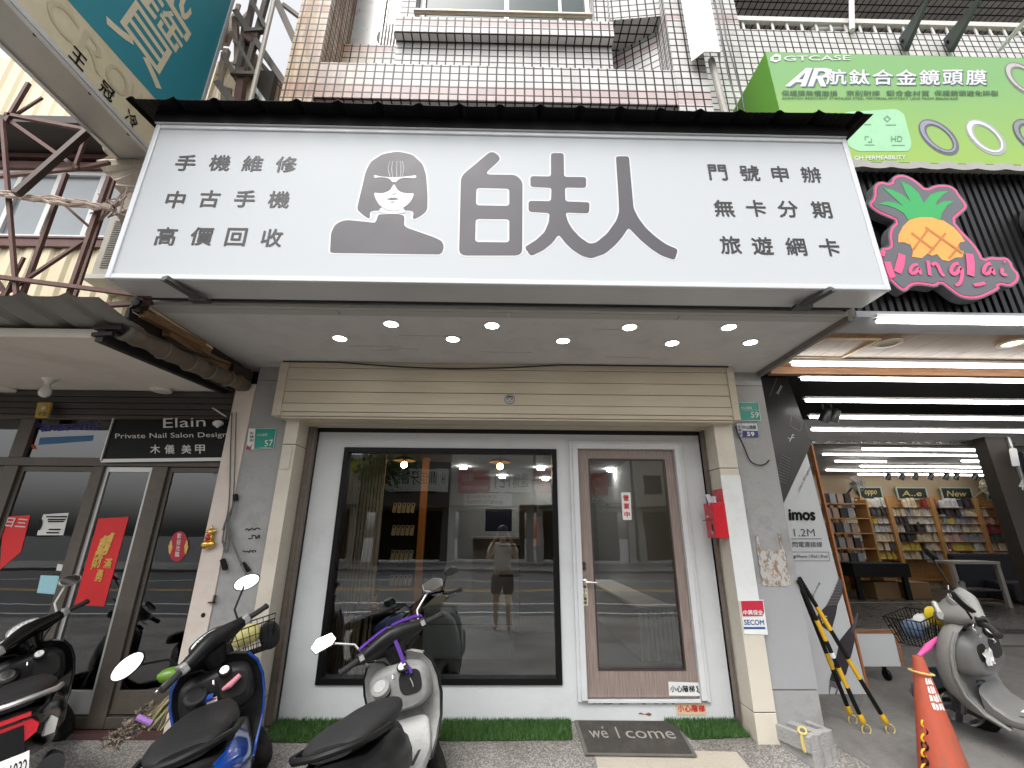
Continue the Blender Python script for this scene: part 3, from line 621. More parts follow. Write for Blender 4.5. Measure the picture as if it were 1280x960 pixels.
# dark room behind
T = thing('salon_room', 'dim interior of the nail salon behind the glass', 'room', (-4, 2, .06))
rm = mat('dim_room_wall', (.12, .11, .10), .9)
part('walls', [(-8, -2.4, 3.5, 3.6, 0, 3), (-8, -7.9, 0, 3.5, 0, 3), (-2.42, -2.35, .11, 3.5, 0, 3), (-8, -2.4, 0, 3.5, 2.75, 2.85)], rm, T); part('floor_tiles', [(-8, -2.4, -.05, 3.5, 0, .07)], rm, T)
T = thing('salon_desk', 'grey desk with a dark machine seen through the salon window', 'desk', (-4.4, .5, .07))
part('desk_top', [(-5.2, -3.75, .35, .95, .78, .82)], mat('desk_grey', (.3, .31, .3), .6), T); part('desk_front', [(-5.15, -3.8, .38, .42, .07, .779)], mat('desk_panel', (.22, .25, .23), .6), T)
T = thing('machine', 'black and red box shaped machine standing on the salon desk', 'machine', (-4.2, .6, .82))
part('casing', [(-4.55, -3.95, .45, .8, .82, 1.22)], mat('machine_black', (.03, .03, .035), .4), T, bevel=.05); part('red_panel', [(-4.45, -4.15, .44, .449, .86, 1.12)], mat('machine_red', (.4, .02, .04), .5), T)
part('sky_gap_filler', [(-7, -2.36, -.10, .05, 2.83, 3.4)], darkv, T)  # dark filler added to block the bright sky gap above the salon awning
# signs and papers
blkp = mat('black_acrylic', (.006, .006, .0065), .4, spec=.15); silv = mat('silver_letters', (.62, .62, .60), .4)
EL = thing('salon_sign', 'black salon name board with silver lettering above the salon door', 'sign', lx(210, 548))
fn = lambda px, py: AY(px, py, YL-.03)
plate('board', None, None, fn, [(128, 575), (278, 573), (292, 524), (143, 524)], blkp, (0, -.025, 0), EL)
mb = MB(); mb.bar(fn(127, 576), fn(279, 574), .012, .03); mb.bar(fn(127, 576), fn(143, 523), .012, .03); mb.build('trim', alg, EL)
fn2 = lambda px, py: AY(px, py, YL-.034); mb = MB()
txt(mb, 'Elain', T3(fn2, (204, 535), (257, 533), (204, 523)), 0, 0, 1, 1, .004); txt(mb, 'Private Nail Salon Design', T3(fn2, (144, 550), (284, 548), (144, 542)), 0, 0, 1, 1, .0)
for ch, x in zip('木儀美甲', (194, 212, 233, 250)): txt(mb, ch, T3(fn2, (x-6, 567), (x+6, 567), (x-6, 556)), 0, 0, 1, 1, .015)
mb.build('lettering', silv, EL)
mb = MB(); a = fn2(266, 510); b = fn2(283, 521); mb.tube([a, b], .008, 6); c = fn2(275, 530); mb.lathe([(.01, .05), (.02, .03), (.045, .005), (.04, 0)], c+Vector((0, -.03, 0)), (.3, -.4, -.8), 14)
tag(mb.build('spotlight', silv, loc=c, smooth=True), 'small silver clip spotlight at the corner of the black salon board', 'spotlight')
fng = lambda px, py: AY(px, py, YL+.028)
TR = thing('transom_lettering', 'blue maker lettering and red three-diamond mark on the transom glass', 'window lettering', fng(80, 545))
mb = MB(); txt(mb, 'Panasonic', T3(fng, (41, 540), (123, 536), (42, 528.5)), 0, 0, 1, 1, .03); mb.build('blue_lettering', mat('faded_blue', (.015, .02, .20), .6), TR)
mb = MB(); to = T3(fng, (28, 565), (46, 564), (30, 545))
for lp in ([(.5, 1), (.66, .72), (.5, .45), (.34, .72)], [(.48, .43), (.32, .16), (0, .12), (.2, .43)], [(.52, .43), (.68, .16), (1, .12), (.8, .43)]): mb.shape([lp], to)
mb.build('red_mark', mat('faded_red', (.35, .05, .03), .6), TR)
plate('blue_band', None, None, fng, [(48, 556), (115, 551), (117, 544), (50, 547)], mat('faded_blue_band', (.04, .14, .30), .6), (0, -.001, 0), TR)
redp = mat('red_paper', (.62, .012, .015), .55, var=.06, scale=8); gold = mat('gold_ink', (.62, .40, .10), .35, .5, var=.2, scale=30)
fnp = lambda px, py: AY(px, py, YL+.028)
CP = thing('spring_couplet', 'red paper spring banner with gold characters pasted on the salon door glass', 'paper banner', fnp(128, 700))
plate('paper', None, None, fnp, [(93, 756), (130, 758), (161, 646), (123, 648)], redp, (0, -.003, 0), CP)
fq = lambda px, py: AY(px, py, YL+.0235)
mb = MB(); txt(mb, '招財進寶', T3(fq, (117, 708), (125, 710), (136, 672)), 0, 0, 1, .001, .02) if 0 else None
for ch, q in (('囍', [(116, 700), (134, 692), (127, 672)]), ('財', [(113, 712), (126, 708), (117, 696)]), ('滿', [(129, 710), (138, 710), (132, 698)]), ('勇', [(118, 726), (126, 727), (122, 712)])): txt(mb, ch, T3(fq, *q), 0, 0, 1, 1, .03)
mb.build('gold_lettering', gold, CP)
plate('red_notice', 'red paper with pale characters inside the salon window beside the frame post', 'notice', fng, [(0, 712), (26, 690), (38, 644), (4, 646)], redp, (0, -.002, 0))
mb = MB(); txt(mb, '日三', T3(lambda a, b: AY(a, b, YL+.024), (5, 658), (31, 660), (10, 647)), 0, 0, 1, 1, .03)
nt = mb.build('characters', mat('pale_ink', (.6, .5, .48), .6)); pr = bpy.data.objects['red_notice']; nt.parent = pr; nt.matrix_parent_inverse = Matrix.Translation(pr.location).inverted(); nt.location = nt.get('_o')
WN = thing('white_notice', 'white printed notice with a black emblem taped on the salon window', 'notice', fnp(66, 655))
plate('paper', None, None, fnp, [(46, 669), (79, 669), (86, 641), (54, 643)], mat('paper_white', (.62, .62, .6), .6), (0, -.002, 0), WN)
mb = MB()
for k, (a, b, t) in enumerate(((58, 84, 645), (60, 82, 648.5), (60, 80, 651), (61, 76, 661), (58, 74, 665))): mb.add([fq(a, t), fq(b, t), fq(b-.5, t+1.7), fq(a-.5, t+1.7)], [(0, 1, 2, 3)])
mb.shape([[(50+2.6*math.cos(t/3), 656+7*math.sin(t/3)) for t in range(19)]], lambda a, b: fq(a+(656-b)*.25, b)); mb.build('print', blkp, WN)
plate('blue_sticker', 'small pale blue sticker low on the salon window glass', 'sticker', fnp, [(46, 741), (69, 743), (74, 720), (51, 719)], mat('pale_blue', (.30, .55, .62), .5, var=.2, scale=40), (0, -.002, 0))
plate('white_tag', 'small white arrow tag on the salon window next to the frame post', 'sticker', fnp, [(70, 713), (78, 714), (80, 706), (72, 705)], mat('paper_white', (.62, .62, .6), .6), (0, -.002, 0))
RS = thing('round_door_sticker', 'round red festive sticker with gold edging on the salon door', 'sticker', fnp(223, 683))
mb = MB(); to = lambda a, b: fnp(223+a*11.5+b*2, 683-b*19); mb.shape([[(math.cos(t*.26), math.sin(t*.26)) for t in range(24)]], to, (0, -.002, 0)); mb.build('disc', mat('deep_red', (.36, .01, .03), .5), RS)
mb = MB(); tq = lambda a, b: fq(223+a*11.5+b*2, 683-b*19)
for s in (-1, 1): mb.shape([[(s*.86+.2*math.cos(t*.5)*(1+.25*math.cos(3*t)), -.05+.42*math.sin(t*.5)*(1+.2*math.cos(2*t))) for t in range(12)]], tq)
mb.build('gold_edging', gold, RS); mb = MB()
for k, ch in enumerate('歡迎光臨'): txt(mb, ch, tq, -.24, .52-k*.4, .42, .34, .03)
mb.build('characters', mat('pale_ink', (.6, .5, .48), .6), RS)
YSn = thing('yellow_plaque', 'small yellow plaque hung on the dark shutter above the salon transom', 'plaque', AY(53, 513, YL-.1))
fy_ = lambda px, py: AY(px, py, YL-.10); plate('board', None, None, fy_, [(43, 522), (59, 522), (64, 503), (47, 503)], mat('mustard', (.45, .30, .06), .6, var=.3, scale=25), (0, -.02, 0), YSn)
mb = MB(); f3 = lambda px, py: AY(px, py, YL-.121); mb.lathe([(.02, 0), (0, .004)], f3(54, 510), (0, -1, 0), 14); mb.build('disc', mat('pale_ink', (.6, .5, .48)), YSn)
mb = MB(); txt(mb, '平安', T3(f3, (46, 520), (58, 520), (48, 515)), 0, 0, 1, 1, .02); mb.build('lettering', mat('dark_green_ink', (.03, .06, .02)), YSn)
# gold figurine ornament on the plaster strip
q = AY(262, 672, -.29); T = thing('gold_ornament', 'small golden fortune ornament with a red belly hung on the pinkish plaster strip', 'ornament', q)
goldm = mat('shiny_gold', (.75, .48, .12), .25, .9, var=.15)
mb = MB()
for (dx, dz, r_, sq) in ((0, .0, .034, 1.1), (-.012, -.055, .042, .9), (.03, -.05, .03, 1), (.0, .045, .026, 1), (-.03, .05, .013, 1), (.03, .052, .013, 1), (.002, .078, .012, 1.6)):
    mb.lathe([(r_*math.sin(math.pi*k/8), -r_*sq*math.cos(math.pi*k/8)) for k in range(9)], (q.x+dx, q.y, q.z+dz), (0, 0, 1), 12)
mb.build('figure', goldm, T, smooth=True); mb = MB(); mb.lathe([(.022*math.sin(math.pi*k/6), -.026*math.cos(math.pi*k/6)) for k in range(7)], (q.x, q.y-.022, q.z), (0, 0, 1), 10); mb.build('red_belly', mat('red_enamel', (.5, .01, .02), .3), T, smooth=True)
# hanging cable bundle on the grey column
mb = MB(); gx = lambda px, py, y=-.275: AY(px, py, y)
for k, P in enumerate(([(291, 490), (288, 560), (287, 632), (280, 660), (276, 690)], [(296, 490), (294, 560), (292, 630), (284, 655), (279, 700)], [(290, 637), (283, 655), (287, 680), (282, 695), (277, 665)], [(292, 636), (284, 650), (288, 672), (296, 692), (305, 712), (310, 722)], [(293, 622), (291, 634), (283, 648), (276, 672)])):
    mb.tube(sm([tuple(gx(*p, -.275-.006*k)) for p in P], 2, False), .0075 if k > 1 else .005, 6)
tag(mb.build('cable_bundle', mat('grey_cable', (.12, .12, .12), .6), smooth=True), 'bundle of grey cables tied and hanging at the edge of the scribbled grey column', 'cables')
mb = MB(); c = gx(279, 704)
mb.bar(gx(278, 699), gx(282, 712), .03); mb.bar(gx(294, 618), gx(295, 626), .03); mb.bar(gx(303, 704), gx(311, 714), .03); tag(mb.build('cable_clamp', blackm, loc=c), 'black clamps holding the grey cable bundle', 'clamp')

# awning over the salon
awn = mat('awning_board', (.68, .64, .58), .75, var=.05, scale=2, dirt=(.36, .31, .26), damt=.4, dscale=1.4)
T = thing('salon_awning', 'beige flat awning with a corrugated grey sheet over the nail salon', 'awning', (-4.4, -.9, 2.72))
mb = MB(); xa, xb = -7, -2.66; mb.hexa([(xa, -1.55, 2.70), (xb, -1.55, 2.70), (-2.70, -.12, 2.765), (xa, -.12, 2.765), (xa, -1.55, 2.72), (xb, -1.55, 2.72), (-2.70, -.12, 2.785), (xa, -.12, 2.785)]); mb.build('ceiling_board', awn, T)
part('fascia', [(xa, xb-.02, -1.575, -1.551, 2.698, 2.76)], awn, T, bevel=.004)
mb = MB(); mb.hexa([(xb+.002, -1.60, 2.66), (xb+.05, -1.60, 2.66), (xb+.02, -.1, 2.74), (xb-.03, -.1, 2.74), (xb+.002, -1.60, 2.76), (xb+.05, -1.60, 2.76), (xb+.02, -.1, 2.83), (xb-.03, -.1, 2.83)]); mb.bar((xb-.02, -1.60, 2.757), (-2.5, -1.60, 2.757), .03); mb.bar((xb-.02, -1.60, 2.705), (-2.55, -1.60, 2.715), .025); mb.build('dark_edge_frame', mat('dark_steel', (.03, .028, .026), .5, .5), T)
mb = MB(); n = 150; P = []
for i in range(n+1):
    x = -7+i*(4.55/n); t = (x % .27)/.27; h = .035*max(0, 1-abs(t-.2)/.2); P.append((Vector((x, -1.87, 2.83+h)), Vector((x, -1.5, 2.775+h)), Vector((x, -.2, 2.95+h))))
vs = [p for tr in P for p in tr]; mb.add(vs, [(3*i+k, 3*i+k+1, 3*i+k+4, 3*i+k+3) for i in range(n) for k in (0, 1)])
vs2 = [p+Vector((0, 0, .004)) for p in vs]; mb.add(vs2, [(3*i+k+3, 3*i+k+4, 3*i+k+1, 3*i+k) for i in range(n) for k in (0, 1)])
mb.build('corrugated_sheet', mat('grey_corrugated', (.22, .215, .205), .6, .3, var=.2, scale=3, dirt=(.3, .24, .2), damt=.4), T)
part('valance', [(-7, -2.6, -.158, -.132, 2.70, 2.75)], mat('worn_valance', (.42, .37, .31), .8, var=.3, scale=9), T)
for px_, lb in ((50, 'flat white ceiling lamp under the salon awning nearest the outer end'), (10, None), (202, 'flat white ceiling lamp under the salon awning beside the rusty gutter')):
    if lb is None: continue
    c = AZ(px_ if px_ > 100 else 8, 487, 2.748); T = thing('ceiling_lamp', lb, 'lamp', c, 'flat lamps under the salon awning')
    mb = MB(); mb.lathe([(.085, .02), (.085, -.012), (.075, -.022), (0, -.024)], c, (0, 0, 1), 26); mb.build('lamp_body', mat('lamp_white', (.66, .63, .58), .4), T, smooth=True)
    mb = MB(); mb.lathe([(.09, .02), (.09, .008), (.06, .008)], c, (0, 0, 1), 26); mb.build('base_ring', alg, T, smooth=True)
c = AZ(62, 474, 2.742); T = thing('light_bulb', 'white bulb in a ceramic holder under the salon awning', 'light bulb', c)
mb = MB(); mb.lathe([(.055, .01), (.05, -.01), (.03, -.025), (.024, -.05)], c, (0, 0, 1), 20); mb.build('holder', mat('ceramic', (.66, .64, .6), .3), T, smooth=True)
mb = MB(); mb.lathe([(.018, -.05), (.022, -.065), (.04, -.10), (.044, -.125), (.035, -.15), (.015, -.163), (0, -.165)], c, (0, 0, 1), 20); mb.build('bulb', mat('opal_glass', (.72, .72, .7), .25), T, smooth=True)
# rotten gutter between awning and slab
rot = mat('rotten_wood', (.24, .14, .07), .85, var=.5, scale=14, stretch=(8, 1, 8), dirt=(.5, .33, .16), damt=.7, dscale=6, bump=.5, bscale=40)
T = thing('rusty_gutter', 'rusty gutter pipe and rotten boards wedged between the salon awning and the grey slab', 'gutter', (-2.55, -.9, 2.8))
mb = MB(); A, B_ = Vector((-2.535, -1.56, 2.765)), Vector((-2.43, -.28, 2.80)); N = 22
pts = [A.lerp(B_, i/N)+Vector((.006*math.sin(i*1.7), 0, .006*math.sin(i*2.3)-.02*math.sin(math.pi*i/N))) for i in range(N+1)]
mb.tube(pts, [.062+.006*math.sin(i*1.3) for i in range(N+1)], 14, caps=False); mb.build('pipe', mat('rusty_brown_pipe', (.13, .105, .08), .7, .2, var=.4, scale=10, dirt=(.28, .2, .12), damt=.7, dscale=7, bump=.4), T, smooth=True)
mb = MB(); mb.lathe([(.05, .10), (.046, 0), (.05, -.01), (.066, -.012), (.072, .0), (.072, .03), (.066, .04), (.066, .10)], A, (B_-A), 20); mb.lathe([(.044, .03), (0, .032)], A, (B_-A), 20)
for t in (.25, .45, .62, .8): mb.lathe([(.07, 0), (.075, .006), (.07, .012)], A.lerp(B_, t)-Vector((0, 0, .02*math.sin(math.pi*t))), (B_-A), 18)
mb.build('pipe_collar', mat('collar_grey', (.17, .155, .13), .5, .4, var=.3, scale=15), T, smooth=True)
mb = MB(); rr = random.Random(5)
for k in range(9):
    y0 = -1.45+k*.12; x = -2.55+rr.uniform(0, .03); z = 2.90+rr.uniform(-.03, .06); mb.bar((x, y0, z), (x+rr.uniform(0, .05), y0+rr.uniform(.25, .6), z+rr.uniform(-.03, .03)), rr.uniform(.03, .06), rr.uniform(.05, .10))
mb.build('rotten_board', rot, T); mb = MB()
mb.bar((-2.56, -1.48, 3.0), (-2.52, -.28, 3.02), .05, .12); mb.bar((-2.60, -1.50, 2.84), (-2.55, -.25, 2.84), .02, .2); mb.bar((-2.48, -.5, 2.86), (-2.44, -.26, 2.86), .1, .14); mb.build('dark_backing', mat('dark_rot', (.035, .025, .02), .9, var=.4, scale=12), T)
mb = MB(); mb.bar((-2.53, -1.42, 3.0), (-2.49, -.75, 2.975), .012, .02); mb.build('bright_strip', mat('pale_strip', (.72, .64, .42), .5), T)
mb = MB(); mb.tube([(-2.52, -1.52, 2.99), (-2.55, -1.54, 2.93), (-2.54, -1.54, 2.86), (-2.53, -1.53, 2.83)], .015, 8); mb.lathe([(.03, 0), (.03, .02), (0, .022)], (-2.52, -1.53, 2.98), (0, -1, 0), 10); mb.build('hanger', blackm, T)

# ================================================================ building and steelwork above the salon
YU = -.75
clad = mat('cream_cladding', (.68, .60, .42), .5, .1, var=.06, dirt=(.5, .4, .26), damt=.4, dscale=2, stretch=(2, 1, .5))
maroon = mat('maroon_steel', (.12, .06, .052), .55, .3, var=.25, scale=10, dirt=(.2, .13, .1), damt=.5, dscale=9)
LB = thing('cladded_building', 'neighbouring upper floor clad in cream corrugated sheet with a sliding window band', 'building', (-4.8, YU, 2.9))
def corr(mb, x0, x1, z0, z1, y, pitch=.16, dep=.022, n=None):
    n = n or int((x1-x0)/pitch*6); V = []
    for i in range(n+1):
        x = x0+(x1-x0)*i/n; t = (x % pitch)/pitch; h = dep*max(0, min(1, (abs(t-.5)-.22)*12+.5)); V += [(x, y-h, z0), (x, y-h, z1)]
    mb.add(V, [(2*i, 2*i+2, 2*i+3, 2*i+1) for i in range(n)]); return mb
zl, zw0, zw1 = 2.9, AY(60, 300, YU).z, AY(60, 217, YU).z
mb = MB(); corr(mb, -8, -2.6, zl, zw0-.06, YU); mb.build('lower_cladding', clad, LB)
part('sill_beam', [(-8, -2.6, YU-.05, YU+.1, zw0-.10, zw0-.02), (-8, -2.6, YU-.06, YU+.1, zw0-.018, zw0+.0)], maroon, LB)
part('head_beam', [(-8, -2.6, YU-.05, YU+.1, zw1+.02, zw1+.10), (-8, -2.6, YU-.04, YU+.1, zw1+.16, zw1+.21)], maroon, LB)
wfr = part('window', [(-8, -2.6, YU-.02, YU+.05, zw0, zw0+.045), (-8, -2.6, YU-.02, YU+.05, zw1-.03, zw1+.019)] + [(AY(p, 260, YU).x-.025, AY(p, 260, YU).x+.02, YU-.018, YU+.05, zw0+.046, zw1-.031) for p in (12, 62, -45, 118)], mat('window_white', (.68, .69, .69), .4), LB)
part('pane', [(-8, -2.6, YU+.01, YU+.02, zw0+.046, zw1-.031)], mat('grey_window', (.20, .23, .25), .06, var=.35, scale=1.1, coat=.5), wfr)
part('eave', [(-8, -2.6, YU-.35, YU+.1, zw1+.26, zw1+.34)], mat('dark_eave', (.07, .06, .055), .7, var=.3), LB)
mb = MB(); corr(mb, -8, -2.75, zw1+.345, zw1+1.6, YU+.05); mb.build('upper_cladding', clad, LB)
part('back_wall', [(-8, -2.6, YU+.12, YU+.2, 2.8, zw1+1.6)], rm, LB)
# air-conditioner and ragged cloth
a = AY(112, 345, -1.0); b = AY(155, 268, -1.0); T = thing('air_conditioner', 'beige air conditioner casing with a fine grille tucked behind the sign box', 'air conditioner', ((a.x+b.x)/2, -.85, a.z))
part('casing', [(a.x, b.x+.4, -1.0, -.765, a.z, b.z)], mat('aged_beige', (.45, .42, .36), .6, var=.1), T, bevel=.01); mb = MB()
for k in range(22): z = a.z+.08+k*(b.z-a.z-.14)/22; mb.box(a.x+.06, b.x+.35, -1.008, -1.002, z, z+.010)
mb.build('grille', mat('grille_grey', (.25, .235, .2), .6), T); part('bottom_shelf', [(a.x-.02, b.x+.4, -1.05, -.76, a.z-.05, a.z-.01)], mat('shelf_white', (.6, .58, .52), .5), T)
mb = MB(); rr = random.Random(11); P = [(128, 170), (126, 185), (131, 190), (124, 200), (126, 212), (131, 215), (133, 225), (146, 235), (150, 246), (156, 258), (155, 280), (146, 300), (170, 300), (200, 240), (195, 200), (170, 205), (150, 185)]
mb.shape([[(p[0]+rr.uniform(-1, 1), p[1]+rr.uniform(-1, 1)) for p in sm(P, 1)]], lambda x, y: AY(x, y, -1.22)+Vector((0, .05*math.sin(x*.35)+.03*math.sin(y*.2), 0)), (0, .012, 0))
tag(mb.build('tattered_cloth', mat('tattered_canvas', (.52, .46, .38), .95, var=.3, scale=7, stretch=(3, 1, .5), dirt=(.25, .2, .15), damt=.6), loc=AY(150, 230, -1.2)), 'tattered beige canvas hanging under the teal signboard', 'cloth')
# steel truss
T = thing('steel_truss', 'maroon steel truss frame standing in front of the cream cladded floor', 'truss', AY(80, 300, -1.5))
for k, (p, q, w, y) in enumerate((((7, 143), (112, 163), .045, -1.5), ((8, 148), (98, 211), .045, -1.48), ((36, 104), (6, 155), .045, -1.5), ((3, 150), (22, 386), .04, -1.52), ((83, 217), (22, 386), .045, -1.44), ((110, 165), (93, 212), .04, -1.44),
        ((137, 222), (80, 386), .045, -1.5), ((143, 226), (89, 386), .03, -1.43), ((-20, 344), (190, 371), .045, -1.54), ((-20, 391), (190, 378), .05, -1.5), ((104, 302), (-4, 374), .035, -1.46), ((77, 253), (112, 284), .03, -1.44), ((-20, 222), (97, 211), .045, -1.42), ((97, 211), (137, 203), .045, -1.42), ((-20, 240), (142, 259), .04, -1.53), ((30, 322), (2, 378), .03, -1.5), ((53, 122), (10, 150), .03, -1.47), ((-20, 325), (14, 378), .04, -1.47))):
    mb = MB(); mb.bar(AY(*p, y), AY(*q, y), w*.6); mb.build('truss_bar', maroon, T)
mb = MB(); mb.bar(AY(133, 143, -1.46), AY(20, 243, -1.62), .045); mb.lathe([(.035, 0), (.03, .05), (0, .05)], AY(133, 143, -1.47), (0, -1, .2), 10); mb.build('brace_bar', mat('dark_brown_steel', (.06, .042, .036), .5, .4, var=.2), T)
mb = MB(); rr = random.Random(4)
for k in range(5):
    A, B_ = AY(-10, 238+k*1.2, -1.56), AY(140, 257+k*1.5, -1.56); mb.tube([A.lerp(B_, i/14)+Vector((0, rr.uniform(-.01, .01), rr.uniform(-.016, .016))) for i in range(15)], .012, 5)
for k in range(14):
    A = AY(140+rr.uniform(-6, 14), 255+rr.uniform(-8, 10), -1.45); mb.tube([A, A+Vector((rr.uniform(-.1, .1), rr.uniform(-.05, .05), rr.uniform(-.12, .08))), A+Vector((rr.uniform(-.16, .16), 0, rr.uniform(-.2, .1)))], .006, 4)
tag(mb.build('frayed_rope', mat('frayed_rope_fibre', (.50, .40, .34), .95, var=.3, scale=20), loc=AY(100, 250, -1.5)), 'frayed pinkish rope and fibres wrapped along the steel truss', 'rope')
# projecting teal signboard
BB = thing('projecting_signboard', 'large cream and teal signboard projecting over the pavement with brush style characters', 'signboard', (-3.15, -1.8, 4.52))
XB = -2.99; z0 = 4.50
fX = lambda px, py: AX(px, py, XB+.002)
part('box_body', [(-3.31, XB-.004, -2.9, -.97, z0+.003, 8.6)], mat('grey_sign_metal', (.43, .42, .40), .5, .3, var=.1, dirt=(.3, .27, .24), damt=.5), BB)
part('cream_face', [(XB-.003, XB, -2.9, -.97, z0+.03, 8.6)], mat('cream_face', (.66, .60, .42), .5, var=.08, scale=2, dirt=(.45, .34, .2), damt=.4), BB)
la, lb_ = fX(85, 0), fX(203, 133); ze, sl = lb_.z, (lb_.z-la.z)/(lb_.y-la.y)
mb = MB(); z_at = lambda y: ze+(y-lb_.y)*sl; mb.hexa([(XB+.0005, -2.75, z_at(-2.75)), (XB+.0005, -1.0, z_at(-1.0)), (XB+.002, -1.0, z_at(-1.0)), (XB+.002, -2.75, z_at(-2.75)), (XB+.0005, -2.75, 8.6), (XB+.0005, -1.0, 8.6), (XB+.002, -1.0, 8.6), (XB+.002, -2.75, 8.6)]); mb.build('teal_field', mat('teal_vinyl', (.02, .25, .32), .5, var=.06, scale=60), BB)
part('edge_trim', [(XB-.02, XB+.012, -.998, -.965, z0, 8.6), (XB-.02, XB+.012, -2.9, -1.0, z0, z0+.035), (XB-.02, XB+.006, -2.9, -1.0, z0-.012, z0-.001), (-3.32, -3.29, -2.9, -1.0, z0-.012, z0+.002)], mat('pale_trim', (.62, .63, .64), .4, .3), BB)
mb = MB()
for y in (-2.25, -1.85, -1.5, -1.2): mb.lathe([(.012, 0), (.01, .008), (0, .009)], (XB-.03, y, z0-.001), (0, 0, -1), 8)
mb.build('bolt', mat('dark_bolt', (.05, .05, .05), .5, .5), BB)
mb = MB(); f5 = lambda px, py: AX(px, py, XB+.004)
for (ch, q) in (('寶', [(127, 33), (214, 118), (196, 24)]), ('氣', [(127, 33), (214, 118), (196, 24)])):
    a, b, c = [f5(*p) for p in q]; txt(mb, ch, lambda u, v: Vector((XB+.004, a.y+(b.y-a.y)*u, a.z+.06+.95*v if ch == '寶' else 5.95+.9*v)), 0, 0, 1, 1, .0, shear=.2)
mb.build('brush_lettering', mat('cream_vinyl', (.70, .64, .46), .5), BB)
mb = MB()
for ch, p in (('王', (98, 73)), ('冠', (134, 114)), ('冷', (165, 149))):
    c = f5(*p); txt(mb, ch, lambda u, v: Vector((XB+.004, c.y-.055+.11*u, c.z-.055+.11*v)), 0, 0, 1, 1, .02)
mb.build('small_lettering', blkp, BB); mb = MB()
for ch, p in (('C', (82, 28)), ('R', (120, 70)), ('O', (150, 103)), ('W', (176, 132))):
    c = f5(*p); txt(mb, ch, lambda u, v: Vector((XB+.0035, c.y-.12+.2*u, c.z-.10+.2*v)), 0, 0, 1, 1, -.012)
mb.build('faded_lettering', mat('faded_line', (.56, .50, .34), .6), BB)
# steel frame and gabled roof seen against the sky between signboard and tiled building
T = thing('steel_scaffold', 'grey brown steel frame rising against the white sky beside the tiled building', 'steel frame', (-2.6, -.9, 4.6))
sb = mat('weathered_steel', (.14, .12, .105), .6, .3, var=.3, scale=8); lt = mat('pale_pole', (.50, .46, .40), .5, var=.15)
for (p, q, w, y, m) in (((343, -5), (375, 66), .07, -.9, sb), ((310, -8), (333, 36), .04, -.95, sb), ((335, -8), (297, 130), .05, -.9, sb), ((295, 15), (365, 118), .06, -.9, sb), ((290, 41), (320, 94), .03, -1.0, sb), ((280, 71), (293, 93), .05, -1.0, sb), ((289, 92), (321, 93), .04, -1.0, sb), ((306, 40), (333, 38), .05, -.92, sb),
        ((354, 6), (386, 30), .04, -.8, sb), ((318, -6), (296, 100), .05, -.85, sb), ((309, 46), (320, 55), .10, -.88, maroon), ((304, 88), (298, 135), .07, -.95, maroon), ((272, 104), (296, 134), .06, -1.0, sb), ((376, -8), (390, 18), .03, -.8, sb)):
    mb = MB(); mb.bar(AY(*p, y), AY(*q, y), w); mb.build('frame_bar', m, T)
mb = MB(); mb.tube([AY(344, -5, -1.05), AY(311, 135, -1.05)], .022, 8); mb.build('pale_pole', lt, T, smooth=True)
T = thing('gabled_shed', 'cream corrugated gable wall and pale debris behind the steel frame', 'shed', AY(330, 110, -.4))
mb = MB(); V = [AY(x, y, -.4) for x, y in ((308, 66), (316, 64), (362, 122), (362, 145), (290, 145), (296, 100))]; mb.shape([[(p.x, p.z) for p in V]], lambda a, b: Vector((a, -.4, b)), (0, .05, 0)); mb.build('gable_wall', clad, T)
mb = MB()
for k in range(12): a = AY(314+k*4, 70+k*4.4, -.42); mb.bar(a, (a.x, -.42, a.z-.7), .012, .012)
mb.build('gable_rib', mat('cream_rib', (.45, .38, .27), .6), T); mb = MB(); mb.bar(AY(312, 63, -.45), AY(364, 122, -.45), .035); mb.build('verge_trim', sb, T)
mb = MB(); rr = random.Random(8)
for k in range(30): a = AY(rr.uniform(272, 312), rr.uniform(20, 140), -.7+rr.uniform(-.1, .1)); mb.bar(a, a+Vector((rr.uniform(-.03, .06), rr.uniform(-.1, .1), rr.uniform(.1, .45))), rr.uniform(.03, .09), rr.uniform(.02, .06))
mb.build('loose_boards', mat('pale_boards', (.46, .40, .34), .8, var=.35, scale=9), T); mb = MB(); mb.bar(AY(322, 116, -.9), AY(338, 140, -.9), .12, .04); mb.build('white_offcut', mat('pale_trim', (.62, .63, .64)), T)
# green number plate 57
gp = mat('green_enamel', (.0, .27, .20), .35, var=.05); pw = mat('plate_white', (.74, .76, .74), .4)
def addr(label, quad, num, y, x_off=0):
    f0 = lambda a, b: AY(a, b, y); f1 = lambda a, b: AY(a, b, y-.0055)
    c = f0(*quad[0]); T = thing('address_plate', label, 'address plate', c, 'green address plates')
    plate('plate', None, None, f0, quad, gp, (0, -.004, 0), T); return T, f1
T, f1 = addr('green street number plate 57 with a white arrow tag on the grey column', [(318, 562), (342, 561), (346, 535), (320, 535.5)], '57', -.256)
mb = MB(); txt(mb, '57', T3(f1, (330.5, 558), (341, 557), (331, 550.5)), 0, 0, 1, 1, .01); txt(mb, '中山南路', T3(f1, (321, 545.5), (334, 545), (321.5, 542)), 0, 0, 1, 1, .0); mb.bar(f1(324, 559.8), f1(339, 559.4), .003, .001, up=(0, 1, 0))
for a, b in (((318.4, 561.5), (341.8, 560.6)), ((320.3, 536), (345.6, 535.5)), ((341.8, 560.6), (345.6, 535.5))): mb.bar(f1(*a), f1(*b), .004, .0015, up=(0, 1, 0))
mb.build('lettering', pw, T); f0 = lambda a, b: AY(a, b, -.257)
mb = MB(); mb.shape([[(307, 561), (309, 554), (311, 536), (319.5, 535.5), (317.5, 562)]], f0, (0, -.003, 0)); mb.build('white_tag', pw, T)
